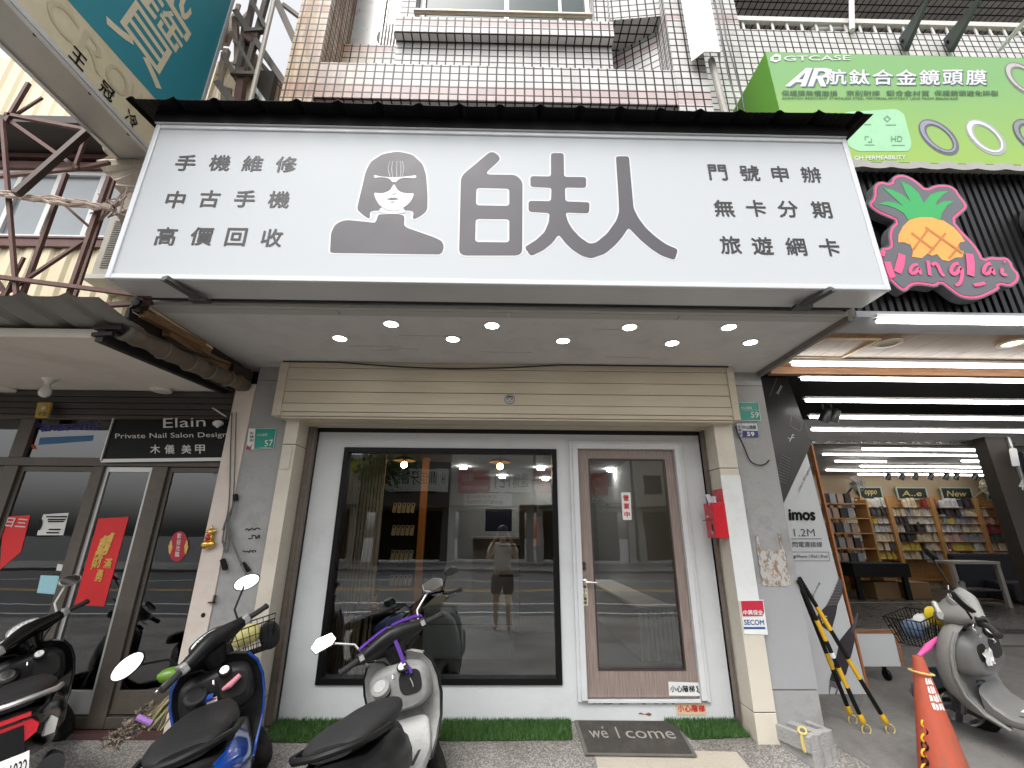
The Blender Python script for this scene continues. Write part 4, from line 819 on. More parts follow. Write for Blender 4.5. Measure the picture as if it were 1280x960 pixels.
mb = MB(); mb.shape([[(307, 561), (309, 556), (312, 559), (316, 554), (313, 562)]], lambda a, b: AY(a, b, -.2615)); mb.build('red_arrow', mat('arrow_red', (.35, .03, .03), .5), T)
mb = MB()
for k, ch in enumerate('永靖街'): txt(mb, ch, T3(lambda a, b: AY(a, b, -.2612), (312, 543+k*4.6), (317, 543+k*4.6), (312.3, 539.5+k*4.6)), 0, 0, 1, 1, .01)
mb.build('small_characters', blkp, T)
T, f1 = addr('green street number plate 59 on the grey column beside the beige shutter end', [(927, 526), (951.5, 526), (948, 502.5), (924, 502.5)], '59', -.256)
mb = MB(); txt(mb, '59', T3(f1, (939, 522), (948.5, 522), (938.5, 515)), 0, 0, 1, 1, .01); txt(mb, '中山南路', T3(f1, (926.5, 511.5), (940, 511.5), (926.3, 508)), 0, 0, 1, 1); mb.bar(f1(926, 512.6), f1(949.5, 512.6), .002, .001, up=(0, 1, 0))
for a, b in (((927, 525.6), (951, 525.6)), ((924.4, 503), (947.6, 503)), ((951, 525.6), (947.6, 503))): mb.bar(f1(*a), f1(*b), .004, .0015, up=(0, 1, 0))
mb.build('lettering', pw, T)
f0 = lambda a, b: AY(a, b, -.256); f1 = lambda a, b: AY(a, b, -.262); navy = mat('navy_enamel', (.02, .02, .15), .4)
T = thing('house_number_plate', 'white and navy house number plate 59 below the green plate', 'address plate', f0(935, 537))
plate('plate', None, None, f0, [(923, 546.5), (949, 546.5), (946.5, 528.5), (920, 528.5)], pw, (0, -.005, 0), T)
plate('navy_band', None, None, lambda a, b: AY(a, b, -.2612), [(929, 546), (948.3, 546), (947.2, 538.4), (928.3, 538.4)], navy, (0, -.001, 0), T)
mb = MB(); f2 = lambda a, b: AY(a, b, -.2635); txt(mb, '59', T3(f2, (934, 545), (943, 545), (933.5, 540)), 0, 0, 1, 1, .05); mb.build('numerals', pw, T)
mb = MB(); txt(mb, '中山南路', T3(f1, (928.3, 536.6), (945.6, 536.6), (927.8, 531.5)), 0, 0, 1, 1, .02)
for k, ch in enumerate('永樂里'): txt(mb, ch, T3(f1, (922.4+k*.6, 535+k*4.6), (926+k*.6, 535+k*4.6), (922+k*.6, 531.3+k*4.6)), 0, 0, 1, 1, .02)
for a, b in (((923, 546.2), (949, 546.2)), ((920.3, 528.8), (946.3, 528.8)), ((949, 546.2), (946.4, 528.8)), ((923.2, 546), (920.3, 528.8)), ((928.4, 546), (926.6, 529))): mb.bar(f1(*a), f1(*b), .003, .001, up=(0, 1, 0))
mb.build('blue_lettering', navy, T)
# ================================================================ NEIGHBOUR on the right: tiled upper floor, green board, ribbed band, deep open shop
TR2 = tiles('neighbour_wall_tiles', ((5.52, 5.692), (7.0, 7.17)), None)
RB = thing('tiled_neighbour_building', 'next tiled building with a railed balcony above the green banner', 'building', (4.5, -1.2, 4))
WB = -.85; xc = AY(913, 40, WB).x; zr0, zr1 = AY(1000, 38, WB).z, AY(1000, 21, WB).z
part('wall', [(1.87, xc+.12, WB, -.2, 3.3, 9.5), (xc+.121, 9, WB, WB+.18, 3.3, zr0)], TR2, RB)
part('balcony_rear', [(xc+.121, 9, .8, .9, 5.5, 10)], mat('brown_shade_wall', (.10, .065, .05), .8, var=.3), RB)
mb = MB(); mb.box(xc+.121, 9, WB+.03, .8, 8.1, 8.15); mb.build('balcony_ceiling', tiles('ceiling_tiles', ((0, .1),)), RB)
mb = MB(); mb.bar((xc+.12, WB+.05, zr1), (9, WB+.05, zr1), .05, .07); mb.bar((xc+.12, WB+.05, zr0+.02), (9, WB+.05, zr0+.02), .03, .02)
for k in range(40): x = xc+.2+k*.17; mb.bar((x, WB+.05, zr0), (x, WB+.05, zr1), .028, .012)
mb.build('balcony_railing', mat('pale_railing', (.62, .60, .57), .45, .2), RB)
mb = MB(); mb.tube([AY(1065, 38, WB-.03), AY(1064, -20, WB-.03)], .028, 8); mb.build('white_pole', mat('white_metal', (.72, .72, .70)), RB); 
mb = MB(); mb.tube([AY(1015, 36, WB+.08)+Vector((0, 0, 0)), AY(1065, 35, WB+.08)], .02, 6); mb.build('drying_rod', mat('white_metal', (.72, .72, .70)), RB)
for k, (p, q) in enumerate((((1130, 58), (1160, -2)), ((1186, 59), (1225, -3)))):
    a, b = AY(*p, WB-.02), AY(q[0], q[1], -1.5); T = thing('bracket_arm', 'dark steel bracket arm rising from the tiled parapet, nearer the white pole' if k == 0 else 'dark steel bracket arm rising from the tiled parapet beside the orange strut', 'bracket', a, 'bracket arms above the green banner')
    mb = MB(); mb.hexa([a+Vector((-.03, 0, -.08)), a+Vector((.03, 0, -.08)), b+Vector((.01, 0, -.02)), b+Vector((-.01, 0, -.02)), a+Vector((-.03, 0, .12)), a+Vector((.03, 0, .12)), b+Vector((.01, 0, .02)), b+Vector((-.01, 0, .02))])
    mb.build('arm', mat('dark_green_steel', (.07, .085, .08), .5, .5), T); mb = MB(); mb.lathe([(.03, 0), (.03, .012), (.012, .014), (.012, .03), (0, .031)], a+Vector((-.05, -.05, .0)), (0, -1, 0), 10); mb.build('bolt', blackm, T)
a, b = AY(1250, 62, WB-.04), AY(1285, 22, -1.5); mb = MB(); mb.tube([a, b], .02, 8); tag(mb.build('stay_rod', galv, loc=a), 'thin grey stay rod rising from the top edge of the green banner', 'rod')
a, b = AY(1182, -5, .2), AY(1196, 20, .2); mb = MB(); mb.bar(a, b, .08); tag(mb.build('orange_strut', mat('orange_timber', (.5, .2, .07), .6), loc=a), 'orange timber strut inside the dark balcony', 'timber')
# green banner box
YG = -1.50; fG = lambda px, py: AY(px, py, YG); gL, gz1, gz0 = fG(957, 65).x, fG(957, 65).z, fG(1150, 203.5).z
GB = thing('green_banner', 'lime green printed banner box advertising metal camera lens rings', 'banner', (3.3, YG, gz0))
def gradm():
    m, n, l, b = nodes('green_banner_print'); tc = n.new('ShaderNodeTexCoord'); sp = n.new('ShaderNodeSeparateXYZ'); l.new(tc.outputs['Object'], sp.inputs[0])
    mr = n.new('ShaderNodeMapRange'); mr.inputs['From Max'].default_value = 1.2; l.new(sp.outputs['Z'], mr.inputs[0])
    no = n.new('ShaderNodeTexNoise'); no.inputs['Scale'].default_value = 1.2; l.new(tc.outputs['Object'], no.inputs[0])
    ad = n.new('ShaderNodeMath'); ad.operation = 'MULTIPLY_ADD'; l.new(no.outputs['Fac'], ad.inputs[0]); ad.inputs[1].default_value = .5; l.new(mr.outputs[0], ad.inputs[2])
    rp = n.new('ShaderNodeValToRGB'); e = rp.color_ramp.elements; e[0].position = .3; e[0].color = (.27, .43, .085, 1); e[1].position = 1.0; e[1].color = (.18, .38, .135, 1)
    l.new(ad.outputs[0], rp.inputs[0]); l.new(rp.outputs[0], b.inputs['Base Color']); b.inputs['Roughness'].default_value = .5; return m
gm = gradm(); gs = mat('green_side', (.13, .36, .04), .5, var=.05)
mb = MB(); mb.m = 0; mb.box(gL, 7, YG, YG+.01, gz0, gz1); mb.build('printed_face', gm, GB)
mb = MB(); mb.hexa([(gL-.002, YG+.003, gz0), (gL+.01, YG+.003, gz0), (gL+.01, WB-.01, gz0), (gL-.002, WB-.01, gz0), (gL-.002, YG+.003, gz1), (gL+.01, YG+.003, gz1), (gL+.01, WB-.01, gz1), (gL-.002, WB-.01, gz1)]); mb.box(gL+.011, 7, YG+.011, WB-.01, gz1-.02, gz1-.005); mb.build('side_face', gs, GB)
g1 = lambda px, py: AY(px, py, YG-.002); g2 = lambda px, py: AY(px, py, YG-.004); g3 = lambda px, py: AY(px, py, YG-.006)
wv = mat('vinyl_white', (.66, .68, .68), .5); dgv = mat('vinyl_dark_green', (.05, .12, .05), .5); nav = mat('vinyl_slate', (.10, .13, .18), .5)
AR_ = [[[(0, 0), (.34, 1), (.50, 1), (.50, 0), (.37, 0), (.37, .22), (.22, .22), (.13, 0)], [(.27, .38), (.37, .38), (.37, .78)]], [[(.55, 0), (.55, 1), (.84, 1), (.96, .93), (1.0, .75), (.96, .55), (.84, .45), (1.0, 0), (.86, 0), (.71, .42), (.68, .42), (.68, 0)], [(.68, .58), (.68, .82), (.80, .82), (.86, .75), (.86, .66), (.80, .58)]]]
mb = MB(); to = T3(g2, (981, 108), (1033, 108), (990, 85)); 
for lp in AR_: mb.shape(lp, to)
for k, ch in enumerate('航鈦合金鏡頭膜'): x = 1045+k*29.2; txt(mb, ch, g2, x-12.5, 105.5+k*.1, 25, -18.5, .02)
txt(mb, 'GTCASE', T3(g2, (980, 76), (1063, 75), (980, 70)), 0, 0, 1, 1, .02)
mb.shape([[(963, 72), (970, 67), (976, 69), (976, 75), (970, 78), (963, 76)], [(967, 71), (967, 75), (973, 75), (973, 71)]], g2)
txt(mb, 'GH PERMEABILITY', T3(g2, (1068, 200), (1132, 199), (1068, 195)), 0, 0, 1, 1, .02); mb.build('white_lettering', wv, GB)
mb = MB(); to = T3(g1, (984, 109.5), (1035, 109.5), (993, 86.5))
for lp in AR_: mb.shape(lp, to)
for k, ch in enumerate('航鈦合金鏡頭膜'): x = 1046.5+k*29.2; txt(mb, ch, g1, x-12.5, 106.8+k*.1, 25, -18.5, .02)
mb.build('lettering_shadow', nav, GB)
mb = MB(); 
for s_, x0, x1 in (('保護膜無懼磨損', 977, 1047), ('奈刮耐摔', 1058, 1100), ('鋁合金材質', 1108, 1162), ('保護鏡頭避免碎裂', 1168, 1248)): txt(mb, s_, T3(g2, (x0, 119.5), (x1, 120), (x0, 112.8)), 0, 0, 1, 1, .015)
txt(mb, 'SCRATCH RESISTANT STAINLESS STEEL MATERIAL,PROTECT LENS FROM BREAKAGE', T3(g2, (978, 124.3), (1198, 124.8), (978, 121)), 0, 0, 1, 1, .012); mb.build('small_print', dgv, GB)
mb = MB(); mb.shape([rnd([(1060, 182), (1056, 140), (1120, 136), (1130, 142), (1140, 180), (1136, 189), (1072, 189)], 4)], g1); mb.build('pale_panel', mat('vinyl_mint', (.32, .60, .36), .5), GB)
mb = MB(); txt(mb, 'HD', T3(g2, (1114, 177), (1128, 177), (1114, 170)), 0, 0, 1, 1, .01); mb.shape([[(1104, 148), (1109, 144), (1114, 148), (1109, 153)], [(1106, 148), (1109, 151), (1112, 148), (1109, 146)]], g2)
for (x, y, w) in ((1107, 155.5, 13), (1115, 181, 16), (1081, 180.5, 12), (1080, 155, 9)): mb.shape([[(x, y), (x+w, y), (x+w, y+1), (x, y+1)]], g2)
mb.shape([[(1081, 170), (1086, 170), (1086, 171.2), (1082.2, 171.2), (1082.2, 175), (1081, 175)]], g2); mb.shape([[(1090, 178), (1085, 178), (1085, 176.8), (1088.8, 176.8), (1088.8, 173), (1090, 173)]], g2); mb.build('icons', mat('vinyl_grey_green', (.16, .30, .2), .5), GB)
def ell(cx, cy, a, b, ang, n=36): return [(cx+a*math.cos(t*2*math.pi/n)*math.cos(ang)-b*math.sin(t*2*math.pi/n)*math.sin(ang), cy+a*math.cos(t*2*math.pi/n)*math.sin(ang)+b*math.sin(t*2*math.pi/n)*math.cos(ang)) for t in range(n)]
for (cx, cy, sc, c0, c1) in ((1173.5, 171.5, 1, (.13, .125, .17), (.30, .295, .36)), (1232.5, 171.5, 1, (.38, .39, .40), (.72, .73, .74)), (1291, 171, 1, (.10, .11, .12), (.25, .26, .27)), (1280, 99, .95, (.22, .2, .19), (.5, .48, .46))):
    mb = MB(); mb.m = 0; mb.shape([ell(cx, cy, 30*sc, 16*sc, .68), ell(cx+1, cy+.5, 20*sc, 9.5*sc, .72)], g1); mb.m = 1; mb.shape([ell(cx-1, cy-1, 27*sc, 13.5*sc, .68), ell(cx+.5, cy, 22.5*sc, 11*sc, .70)], g2)
    mb.build('ring_picture', [mat('ring_dark_%d' % cx, c0, .3, .3), mat('ring_light_%d' % cx, c1, .3, .3)], GB)
# scalloped sheet and ribbed dark band with signs
T = thing('scalloped_sheet', 'grey scalloped sheet edge below the green banner', 'canopy', (4, -1.8, 4.0))
mb = MB(); z0 = AY(1150, 206, -1.5).z; n = 160; V = []
for i in range(n+1): x = 2.4+i*4.6/n; h = .025*abs(math.sin((x-2.4)*math.pi/.235)); V += [(x, -1.505, z0-.03-h*.7), (x, -1.505, z0+.03-.02*(h > .02)), (x, -1.36, z0+.03)]
mb.add(V, [(3*i, 3*i+3, 3*i+4, 3*i+1) for i in range(n)]+[(3*i+1, 3*i+4, 3*i+5, 3*i+2) for i in range(n)]); mb.build('sheet', mat('scallop_grey', (.36, .35, .33), .6, var=.2, dirt=(.2, .19, .17), damt=.6), T)
T = thing('ribbed_fascia', 'black ribbed metal fascia above the open bookshelf shop', 'fascia', (4, -1.5, 3.05))
rib = mat('rib_black', (.028, .028, .03), .4, .4, var=.3)
mb = MB(); mb.box(2.535, 7, -1.36, -1.2, 3.04, 4.38); k = 0
while 2.54+k*.062 < 7: x = 2.54+k*.062; mb.box(x, x+.034, -1.40, -1.361, 3.045, 4.37); k += 1
mb.build('rib_panel', rib, T); part('bottom_channel', [(2.52, 7, -1.46, -1.2, 2.985, 3.038)], mat('channel_grey', (.30, .31, .32), .45, .4), T, bevel=.004)
# pineapple sign
YP = -1.52; fP = lambda q, k=0.: AY(1060+q[0]/4.8, 190+q[1]/4.8, YP-k)
def pp(lst): return [((lambda v: (v.x, v.z))(fP(q))) for q in lst]
yp = lambda k: (lambda a, b: Vector((a, YP-k, b)))
outer = [(117, 305), (150, 275), (150, 200), (190, 172), (255, 188), (262, 150), (310, 130), (370, 145), (430, 185), (465, 222), (520, 195), (600, 193), (650, 220), (670, 255), (715, 310), (718, 340), (680, 375), (635, 412), (690, 480), (755, 545), (800, 610), (808, 640), (850, 625), (900, 630), (950, 628), (985, 660), (995, 695), (1030, 730), (1030, 775), (990, 810), (960, 812), (905, 800), (915, 825), (860, 855), (790, 885), (720, 888), (660, 870), (600, 825), (555, 790), (530, 815), (470, 805), (420, 800), (385, 805), (345, 845), (300, 825), (255, 780), (210, 740), (180, 640), (190, 575), (235, 570), (250, 560), (240, 500), (250, 450), (290, 415), (240, 395), (180, 370), (130, 335)]
PS = thing('pineapple_sign', 'cut out fruit shop sign of an orange pineapple with pink script lettering', 'sign', (3.0, YP, 3.2))
O = sm(pp(outer), 1); mb = MB(); mb.shape([O], yp(0), (0, .07, 0)); mb.build('backing_box', mat('sign_slate', (.115, .12, .135), .4, var=.1), PS)
pinkv = mat('sign_pink', (.74, .10, .24), .45, var=.06)
mb = MB(); mb.shape([grow(O, -.010), grow(O, -.027)[::-1]], yp(.002)); mb.build('pink_outline', pinkv, PS)
mb = MB(); mb.shape([sm(pp(outer), 1)] and [grow(O, -.030)], yp(.004)); mb.build('slate_field', mat('sign_slate', (.115, .12, .135)), PS)
green = [(358, 410), (330, 370), (290, 345), (240, 325), (175, 315), (230, 300), (285, 308), (325, 325), (270, 275), (205, 218), (260, 230), (320, 258), (370, 298), (345, 250), (312, 178), (370, 205), (420, 250), (450, 310), (490, 260), (540, 242), (598, 238), (560, 265), (530, 300), (520, 325), (570, 298), (635, 297), (590, 325), (560, 370), (548, 412), (500, 396), (430, 394)]
mb = MB(); mb.shape([pp(green)], yp(.006)); mb.build('leaf_crown', mat('sign_green', (.035, .36, .10), .45, var=.1), PS)
fruit = [(297, 545), (300, 500), (325, 450), (365, 410), (430, 393), (500, 396), (570, 415), (630, 455), (672, 500), (697, 540), (668, 545), (655, 565), (668, 590), (690, 600), (682, 635), (640, 636), (600, 658), (560, 650), (530, 615), (500, 625), (470, 612), (440, 640), (380, 632), (385, 600), (372, 560), (335, 545)]
mb = MB(); mb.shape([pp(fruit)], yp(.006)); mb.build('fruit', mat('sign_orange', (.84, .36, .08), .45, var=.08), PS)
mb = MB()
for k, (a, b) in enumerate((((375, 488), (510, 590)), ((460, 455), (610, 560)), ((480, 460), (385, 590)), ((580, 490), (480, 610)), ((660, 570), (600, 640)), ((610, 560), (680, 610)))):
    d = Vector((b[0]-a[0], b[1]-a[1])).normalized()*6; mb.shape([pp([(a[0]-d.y, a[1]+d.x), (b[0]-d.y, b[1]+d.x), (b[0]+d.y, b[1]-d.x), (a[0]+d.y, a[1]-d.x)])], yp(.008+k*.0003))
mb.build('fruit_lines', mat('sign_brown', (.50, .19, .05), .5), PS)
mb = MB(); strokes = [([(222, 610), (258, 735), (280, 765)], 26), ([(285, 760), (318, 660), (328, 585)], 30), ([(215, 640), (212, 600), (235, 598)], 10), ([(432, 680), (400, 672), (372, 700), (378, 730), (405, 725), (430, 690), (432, 725), (445, 738)], 13), ([(480, 652), (492, 740)], 15), ([(492, 690), (525, 660), (545, 690), (560, 730), (590, 752)], 14),
     ([(680, 670), (640, 668), (615, 705), (628, 735), (655, 728), (680, 680), (688, 740), (670, 795), (630, 800)], 14), ([(722, 580), (738, 660), (735, 790)], 30), ([(735, 800), (790, 795), (840, 778)], 14), ([(870, 668), (835, 670), (812, 705), (820, 735), (848, 725), (868, 690), (872, 725), (890, 740)], 13), ([(930, 680), (922, 725), (938, 740), (960, 728)], 13), ([(936, 656), (944, 660)], 13)]
for k, (pts, w) in enumerate(strokes):
    pts = sm(pts, 2, False) if len(pts) > 2 else pts; q = [fP(p, .008+k*.0004) for p in pts]; r_ = w/4.8/155*.78
    L = []; Rr = []
    for i in range(len(q)):
        t = (q[min(i+1, len(q)-1)]-q[max(i-1, 0)]).normalized(); nrm = Vector((-t.z, 0, t.x)); wv_ = r_*.95*(1-.25*abs(i/(len(q)-1)-.4)); L.append(q[i]+nrm*wv_); Rr.append(q[i]-nrm*wv_)
    mb.add(L+Rr, [(i, i+1, len(q)+i+1, len(q)+i) for i in range(len(q)-1)])
mb.build('script_lettering', pinkv, PS)
c = AY(1312, 285, -1.44); T = thing('round_sign', 'round white sign in a thick dark rim at the edge of the ribbed fascia', 'sign', c)
rx = .205; mb = MB(); mb.lathe([(rx*1.12, 0), (rx*1.12, -.16), (rx*1.02, -.16)], c, (0, 1, 0), 40); mb.build('rim', mat('rim_black', (.03, .03, .03), .5), T, smooth=True)
mb = MB(); mb.lathe([(rx*1.0, -.163), (0, -.1635)], c, (0, 1, 0), 40); mb.build('face', mat('round_face', (.66, .64, .60), .5), T); mb = MB(); mb.lathe([(rx*1.04, -.161), (rx*1.0, -.168), (rx*.97, -.161)], c, (0, 1, 0), 40, caps=False); mb.build('grey_ring', alg, T)

# ---- open shop: wood soffit, tube lights, depth
tube_m = emit('tube_light', (1, .98, .95), 11.); woodc = wood('wood_soffit', (.15, .09, .048), (.36, .24, .14), 1, .45, 'Y', 6)
T = thing('wood_soffit', 'brown boarded soffit at the front of the bookshelf shop', 'soffit', (4.5, -.9, 3.0))
mb = MB(); k = 0
while 2.54+k*.24 < 7: x = 2.54+k*.24; mb.box(x, x+.236, -1.30, -.42, 3.0, 3.02); k += 1
mb.build('boards', woodc, T); part('backing', [(2.5, 7, -1.3, -.42, 3.022, 3.06)], gap, T)
a, b, c_, d_ = [AZ(*p, 2.998) for p in ((985, 446), (1052, 447), (1100, 424), (1032, 423))]; mb = MB(); 
for p, q in ((a, b), (b, c_), (c_, d_), (d_, a)): mb.bar(p, q, .022, .014)
mb.build('hatch_trim', wood('pale_wood', (.5, .34, .18), (.66, .48, .28), 1, .5, 'X'), T)
tw = wood('edge_wood', (.17, .075, .03), (.32, .16, .07), 1, .5, 'X'); part('edge_trim', [(2.5, 7, -.42, -.36, 2.93, 3.0)], tw, T)
for (p, lb, lit_) in (((1110, 429), 'unlit round downlight in the brown soffit beside the square hatch', 0), ((1266, 429), 'warm lit round downlight in the brown soffit', 1)):
    c = AZ(*p, 2.995); D = thing('soffit_downlight', lb, 'downlight', c, 'downlights in the brown soffit')
    mb = MB(); mb.lathe([(.07, .004), (.10, .002), (.10, -.006), (.07, -.008)], c, (0, 0, 1), 28, caps=False); mb.build('trim_ring', mat('pale_ring', (.55, .47, .36), .4), D, smooth=True)
    mb = MB(); mb.lathe([(.07, -.001), (0, -.0015)], c, (0, 0, 1), 28); mb.build('lens', emit('warm_lens', (1, .72, .34), 7.) if lit_ else mat('dull_lens', (.45, .38, .28), .3), D)
def tube_light(p0, p1, z, label, group='tube lights of the bookshelf shop'):
    a, b = AZ(*p0, z), AZ(*p1, z); y = (a.y+b.y)/2; a.y = b.y = y; b.x = max(b.x, a.x+1)
    T = thing('tube_light', label, 'tube light', a, group)
    mb = MB(); mb.tube([a, b], .016, 8); mb.build('tube', tube_m, T, smooth=True); part('batten', [(a.x-.02, b.x+.02, y-.03, y+.03, z+.02, z+.045)], mat('white_metal', (.72, .72, .70)), T)
tube_light((1096, 402), (1400, 405), 2.965, 'long lit tube at the outer edge of the brown soffit')
tube_light((984, 459), (1400, 456), 2.95, 'long lit tube at the inner edge of the brown soffit')
for k, (x, y, lb) in enumerate(((1000, 475, 'first long lit tube on the black ceiling, next behind the brown soffit'), (1005, 502, 'second long lit tube on the black ceiling'), (1010, 522.5, 'third long lit tube on the black ceiling, behind three spotlights'), (1012, 538, 'fourth long lit tube on the black ceiling, last before the door head'))): tube_light((x, y), (1400, y+2), 2.98, lb)
T = thing('black_ceiling', 'black ceiling and dark side wall around the open front of the bookshelf shop', 'ceiling', (5, 1, 3)); bk = mat('black_ceiling_paint', (.006, .0055, .0055), .9, spec=.1)
part('ceiling_panel', [(2.5, 18, -.36, 2.95, 3.34, 3.4), (2.5, 18, -.41, -.365, 3.03, 3.4)], bk, T); part('side_wall', [(2.5, 2.56, .251, 9, 0, 3.33)], bk, T)
hz = AY(1150, 556, 2.9).z; part('door_head', [(2.5, 18, 2.9, 2.99, hz, 3.335)], mat('door_head_grey', (.16, .155, .15), .5, .4), T)
mb = MB(); rr = random.Random(2)
for k in range(24): x = 3.6+k*.21; mb.box(x, x+rr.uniform(.05, .16), 2.885, 2.899, hz+.02, hz+.045)
mb.build('head_glints', mat('bright_chrome', (.8, .78, .72), .12, 1), T)
YB = 8.5; inw = mat('warm_wall', (.40, .31, .20), .7, var=.06); 
T = thing('book_shop_room', 'deep bright room of the bookshelf shop with a dark tiled floor and pale ceiling', 'room', (9, 6, .1))
part('rear_wall', [(2.5, 20, YB, YB+.1, 0, 3.3)], inw, T); part('inner_ceiling', [(2.5, 20, 3.0, YB, 3.12, 3.2)], mat('pale_ceiling', (.42, .40, .38), .8), T)
flo = mat('dark_floor_tile', (.13, .12, .11), .3, var=.15, dirt=(.08, .075, .07), damt=.5)
part('tiled_floor', [(2.5, 20, 3.2, YB, .0, .15)], flo, T); part('front_step', [(2.5, 20, 2.45, 3.199, -.02, .09)], mat('dark_step', (.10, .095, .09), .5, var=.2), T)
part('floor_line', [(2.5, 20, 5.9, 5.95, .151, .154)], mat('pale_line', (.5, .49, .46), .5), T)
part('green_side_wall', [(6.4, 8.35, YB-.08, YB-.01, 2.2, 3.12)], mat('green_wall', (.18, .22, .17), .7), T); part('end_wall', [(16, 16.1, 3, YB, 0, 3.2)], inw, T)
for k, (x0, x1, y) in enumerate(((1075, 1236, 562), (1025, 1240, 569), (1043, 1109, 577), (1201, 1241, 576.5), (1072, 1243, 583.5), (1028, 1244, 588.5), (1068, 1245, 593.5))):
    tube_light((x0, y), (x1, y), 3.06, 'lit ceiling tube inside the bookshelf shop, row %s from the door' % ('first second third third fourth fifth sixth'.split()[k])+(' (short piece)' if k in (2, 3) else ''))
spm = mat('spot_black', (.02, .02, .02), .4)
for k, px_ in enumerate((1031, 1042, 1110, 1127, 1144, 1163, 1182, 1195, 1218, 1233)):
    c = AZ(px_, 597 if k > 1 else 527, 2.95) if k > 1 else AZ(px_, 522, 2.93); T = thing('track_spotlight', 'small black track spotlight under the ceiling tubes at the back of the bookshelf shop' if k > 1 else 'small round spotlight hanging by the third tube at the front of the bookshelf shop', 'spotlight', c, 'spotlights of the bookshelf shop')
    mb = MB(); mb.lathe([(.03, .12), (.05, .10), (.07, -.05), (.06, -.05), (0, -.03)], c, (.2, -.5, .8), 12); mb.build('head', spm, T, smooth=True); mb = MB(); mb.bar(c, c+Vector((0, 0, .2)), .02); mb.build('arm', spm, T)
# rear shelving: uprights, boards, goods
oak = wood('honey_wood', (.36, .17, .055), (.58, .33, .13), 1, .5, 'Z'); YS2 = YB-.02
fs_ = lambda px, py: AY(px, py, YS2-.30); zs0, zs1 = fs_(1150, 712).z, fs_(1150, 622).z
SH = thing('rear_shelving', 'honey coloured slatted shelving along the rear wall of the bookshelf shop', 'shelving', (10, YB-.2, .15))
mb = MB(); k = 0
while .35+k*.085 < zs1: z = .35+k*.085; mb.box(8.3, 16, YS2-.05, YS2-.02, z, z+.075); k += 1
mb.build('slat_panel', oak, SH); rows_z = [fs_(1150, y).z for y in (634, 645, 654.5, 665, 677, 688, 699)]
for px_ in (1042, 1052, 1082, 1115, 1170, 1226, 1280): x = fs_(px_, 650).x; part('upright', [(x-.05, x+.05, YS2-.34, YS2-.052, .15, zs1)], oak, SH)
for z in rows_z: part('shelf_board', [(8.5, 16, YS2-.30, YS2-.055, z-.03, z-.005)], mat('shelf_brown', (.16, .07, .035), .5), SH)
packs = [('white', (.72, .70, .64)), ('white', (.66, .66, .66)), ('cream', (.72, .62, .42)), ('yellow', (.75, .55, .06)), ('dark', (.03, .03, .035)), ('dark red', (.28, .03, .04)), ('pink', (.68, .40, .36)), ('grey', (.36, .37, .40)), ('orange', (.7, .25, .05))]
pk = []; rr = random.Random(21)
for nm, c in packs:
    mb = MB(); w, h = .12, .24; mb.box(-w/2, w/2, -.03, .03, 0, h); mb.box(-w*.36, w*.36, -.034, -.031, h*.12, h*.72, 1)
    o = mb.build('boxed_case', [mat('pack_'+nm.replace(' ', '_')+str(len(pk)), c, .35, var=.1), mat('pack_print_%d' % len(pk), tuple(min(.8, x*.6+.05) for x in c), .4)], loc=(0, 0, 0)); pk.append((nm, o))
first = set(); wts = [9, 6, 5, 3, 6, 3, 2, 4, 1]
for ri, z in enumerate(rows_z):
    x = 8.72
    while x < 13.3:
        g = rr.random()
        if g < .07: x += rr.uniform(.1, .4); continue
        i = rr.choices(range(len(pk)), wts)[0]
        for _ in range(rr.randint(1, 4)):
            nm, o = pk[i]; s_ = rr.uniform(.8, 1.1)
            q = o if i not in first else o.copy()
            if i in first: COL.objects.link(q)
            first.add(i); q.location = (x, YS2-rr.uniform(.2, .26), z); q.scale = (s_, 1, rr.uniform(.75, 1.08)); q.rotation_euler = (R(-8), 0, rr.uniform(-.2, .2))
            tag(q, '%s packaged phone accessory standing on the honey wood rear shelves' % nm, 'box', '%s boxed accessories on the rear shelves' % nm); x += .132*s_+rr.uniform(.0, .03)
for i, (nm, o) in enumerate(pk):
    if i not in first: bpy.data.objects.remove(o)
fb = lambda px, py: AY(px, py, YB-.12)
for k, (x0, x1, y0, y1, s_, lb) in enumerate(((1077, 1100, 610, 623, 'OPPO', 'chalkboard sign nearest the green wall, partly covered by a fan'), (1124, 1156, 610.5, 623, 'Apple', 'chalkboard sign with yellow chalk writing in the middle of the rear wall'), (1180, 1212, 610.5, 623.5, 'NOKIA', 'chalkboard sign on the rear wall between the middle board and the second fan'), (1236, 1262, 611, 624, '手機', 'chalkboard sign at the far end of the rear wall by the dark post'))):
    T = thing('chalkboard_sign', lb, 'chalkboard', fb((x0+x1)/2, y1), 'chalkboard signs over the shelves')
    a, b = fb(x0, y1), fb(x1, y0); part('board', [(a.x, b.x, YB-.12, YB-.10, a.z, b.z)], mat('chalkboard', (.015, .018, .017), .6), T)
    mb = MB(); w = .035; mb.box(a.x-w, a.x, YB-.13, YB-.1, a.z-w, b.z+w); mb.box(b.x, b.x+w, YB-.13, YB-.1, a.z-w, b.z+w); mb.box(a.x, b.x, YB-.13, YB-.1, a.z-w, a.z); mb.box(a.x, b.x, YB-.13, YB-.1, b.z, b.z+w); mb.build('frame', mat('mint_frame', (.38, .48, .40), .5), T)
    mb = MB(); txt(mb, {'OPPO': 'oppo', 'Apple': 'A..e', 'NOKIA': 'New', '手機': '~~'}[s_], T3(lambda p, q: AY(p, q, YB-.125), (x0+4, y1-3), (x1-4, y1-3), (x0+4, y0+3)), 0, 0, 1, 1, .02); mb.build('chalk_writing', mat('chalk', (.6, .5, .2), .8), T)
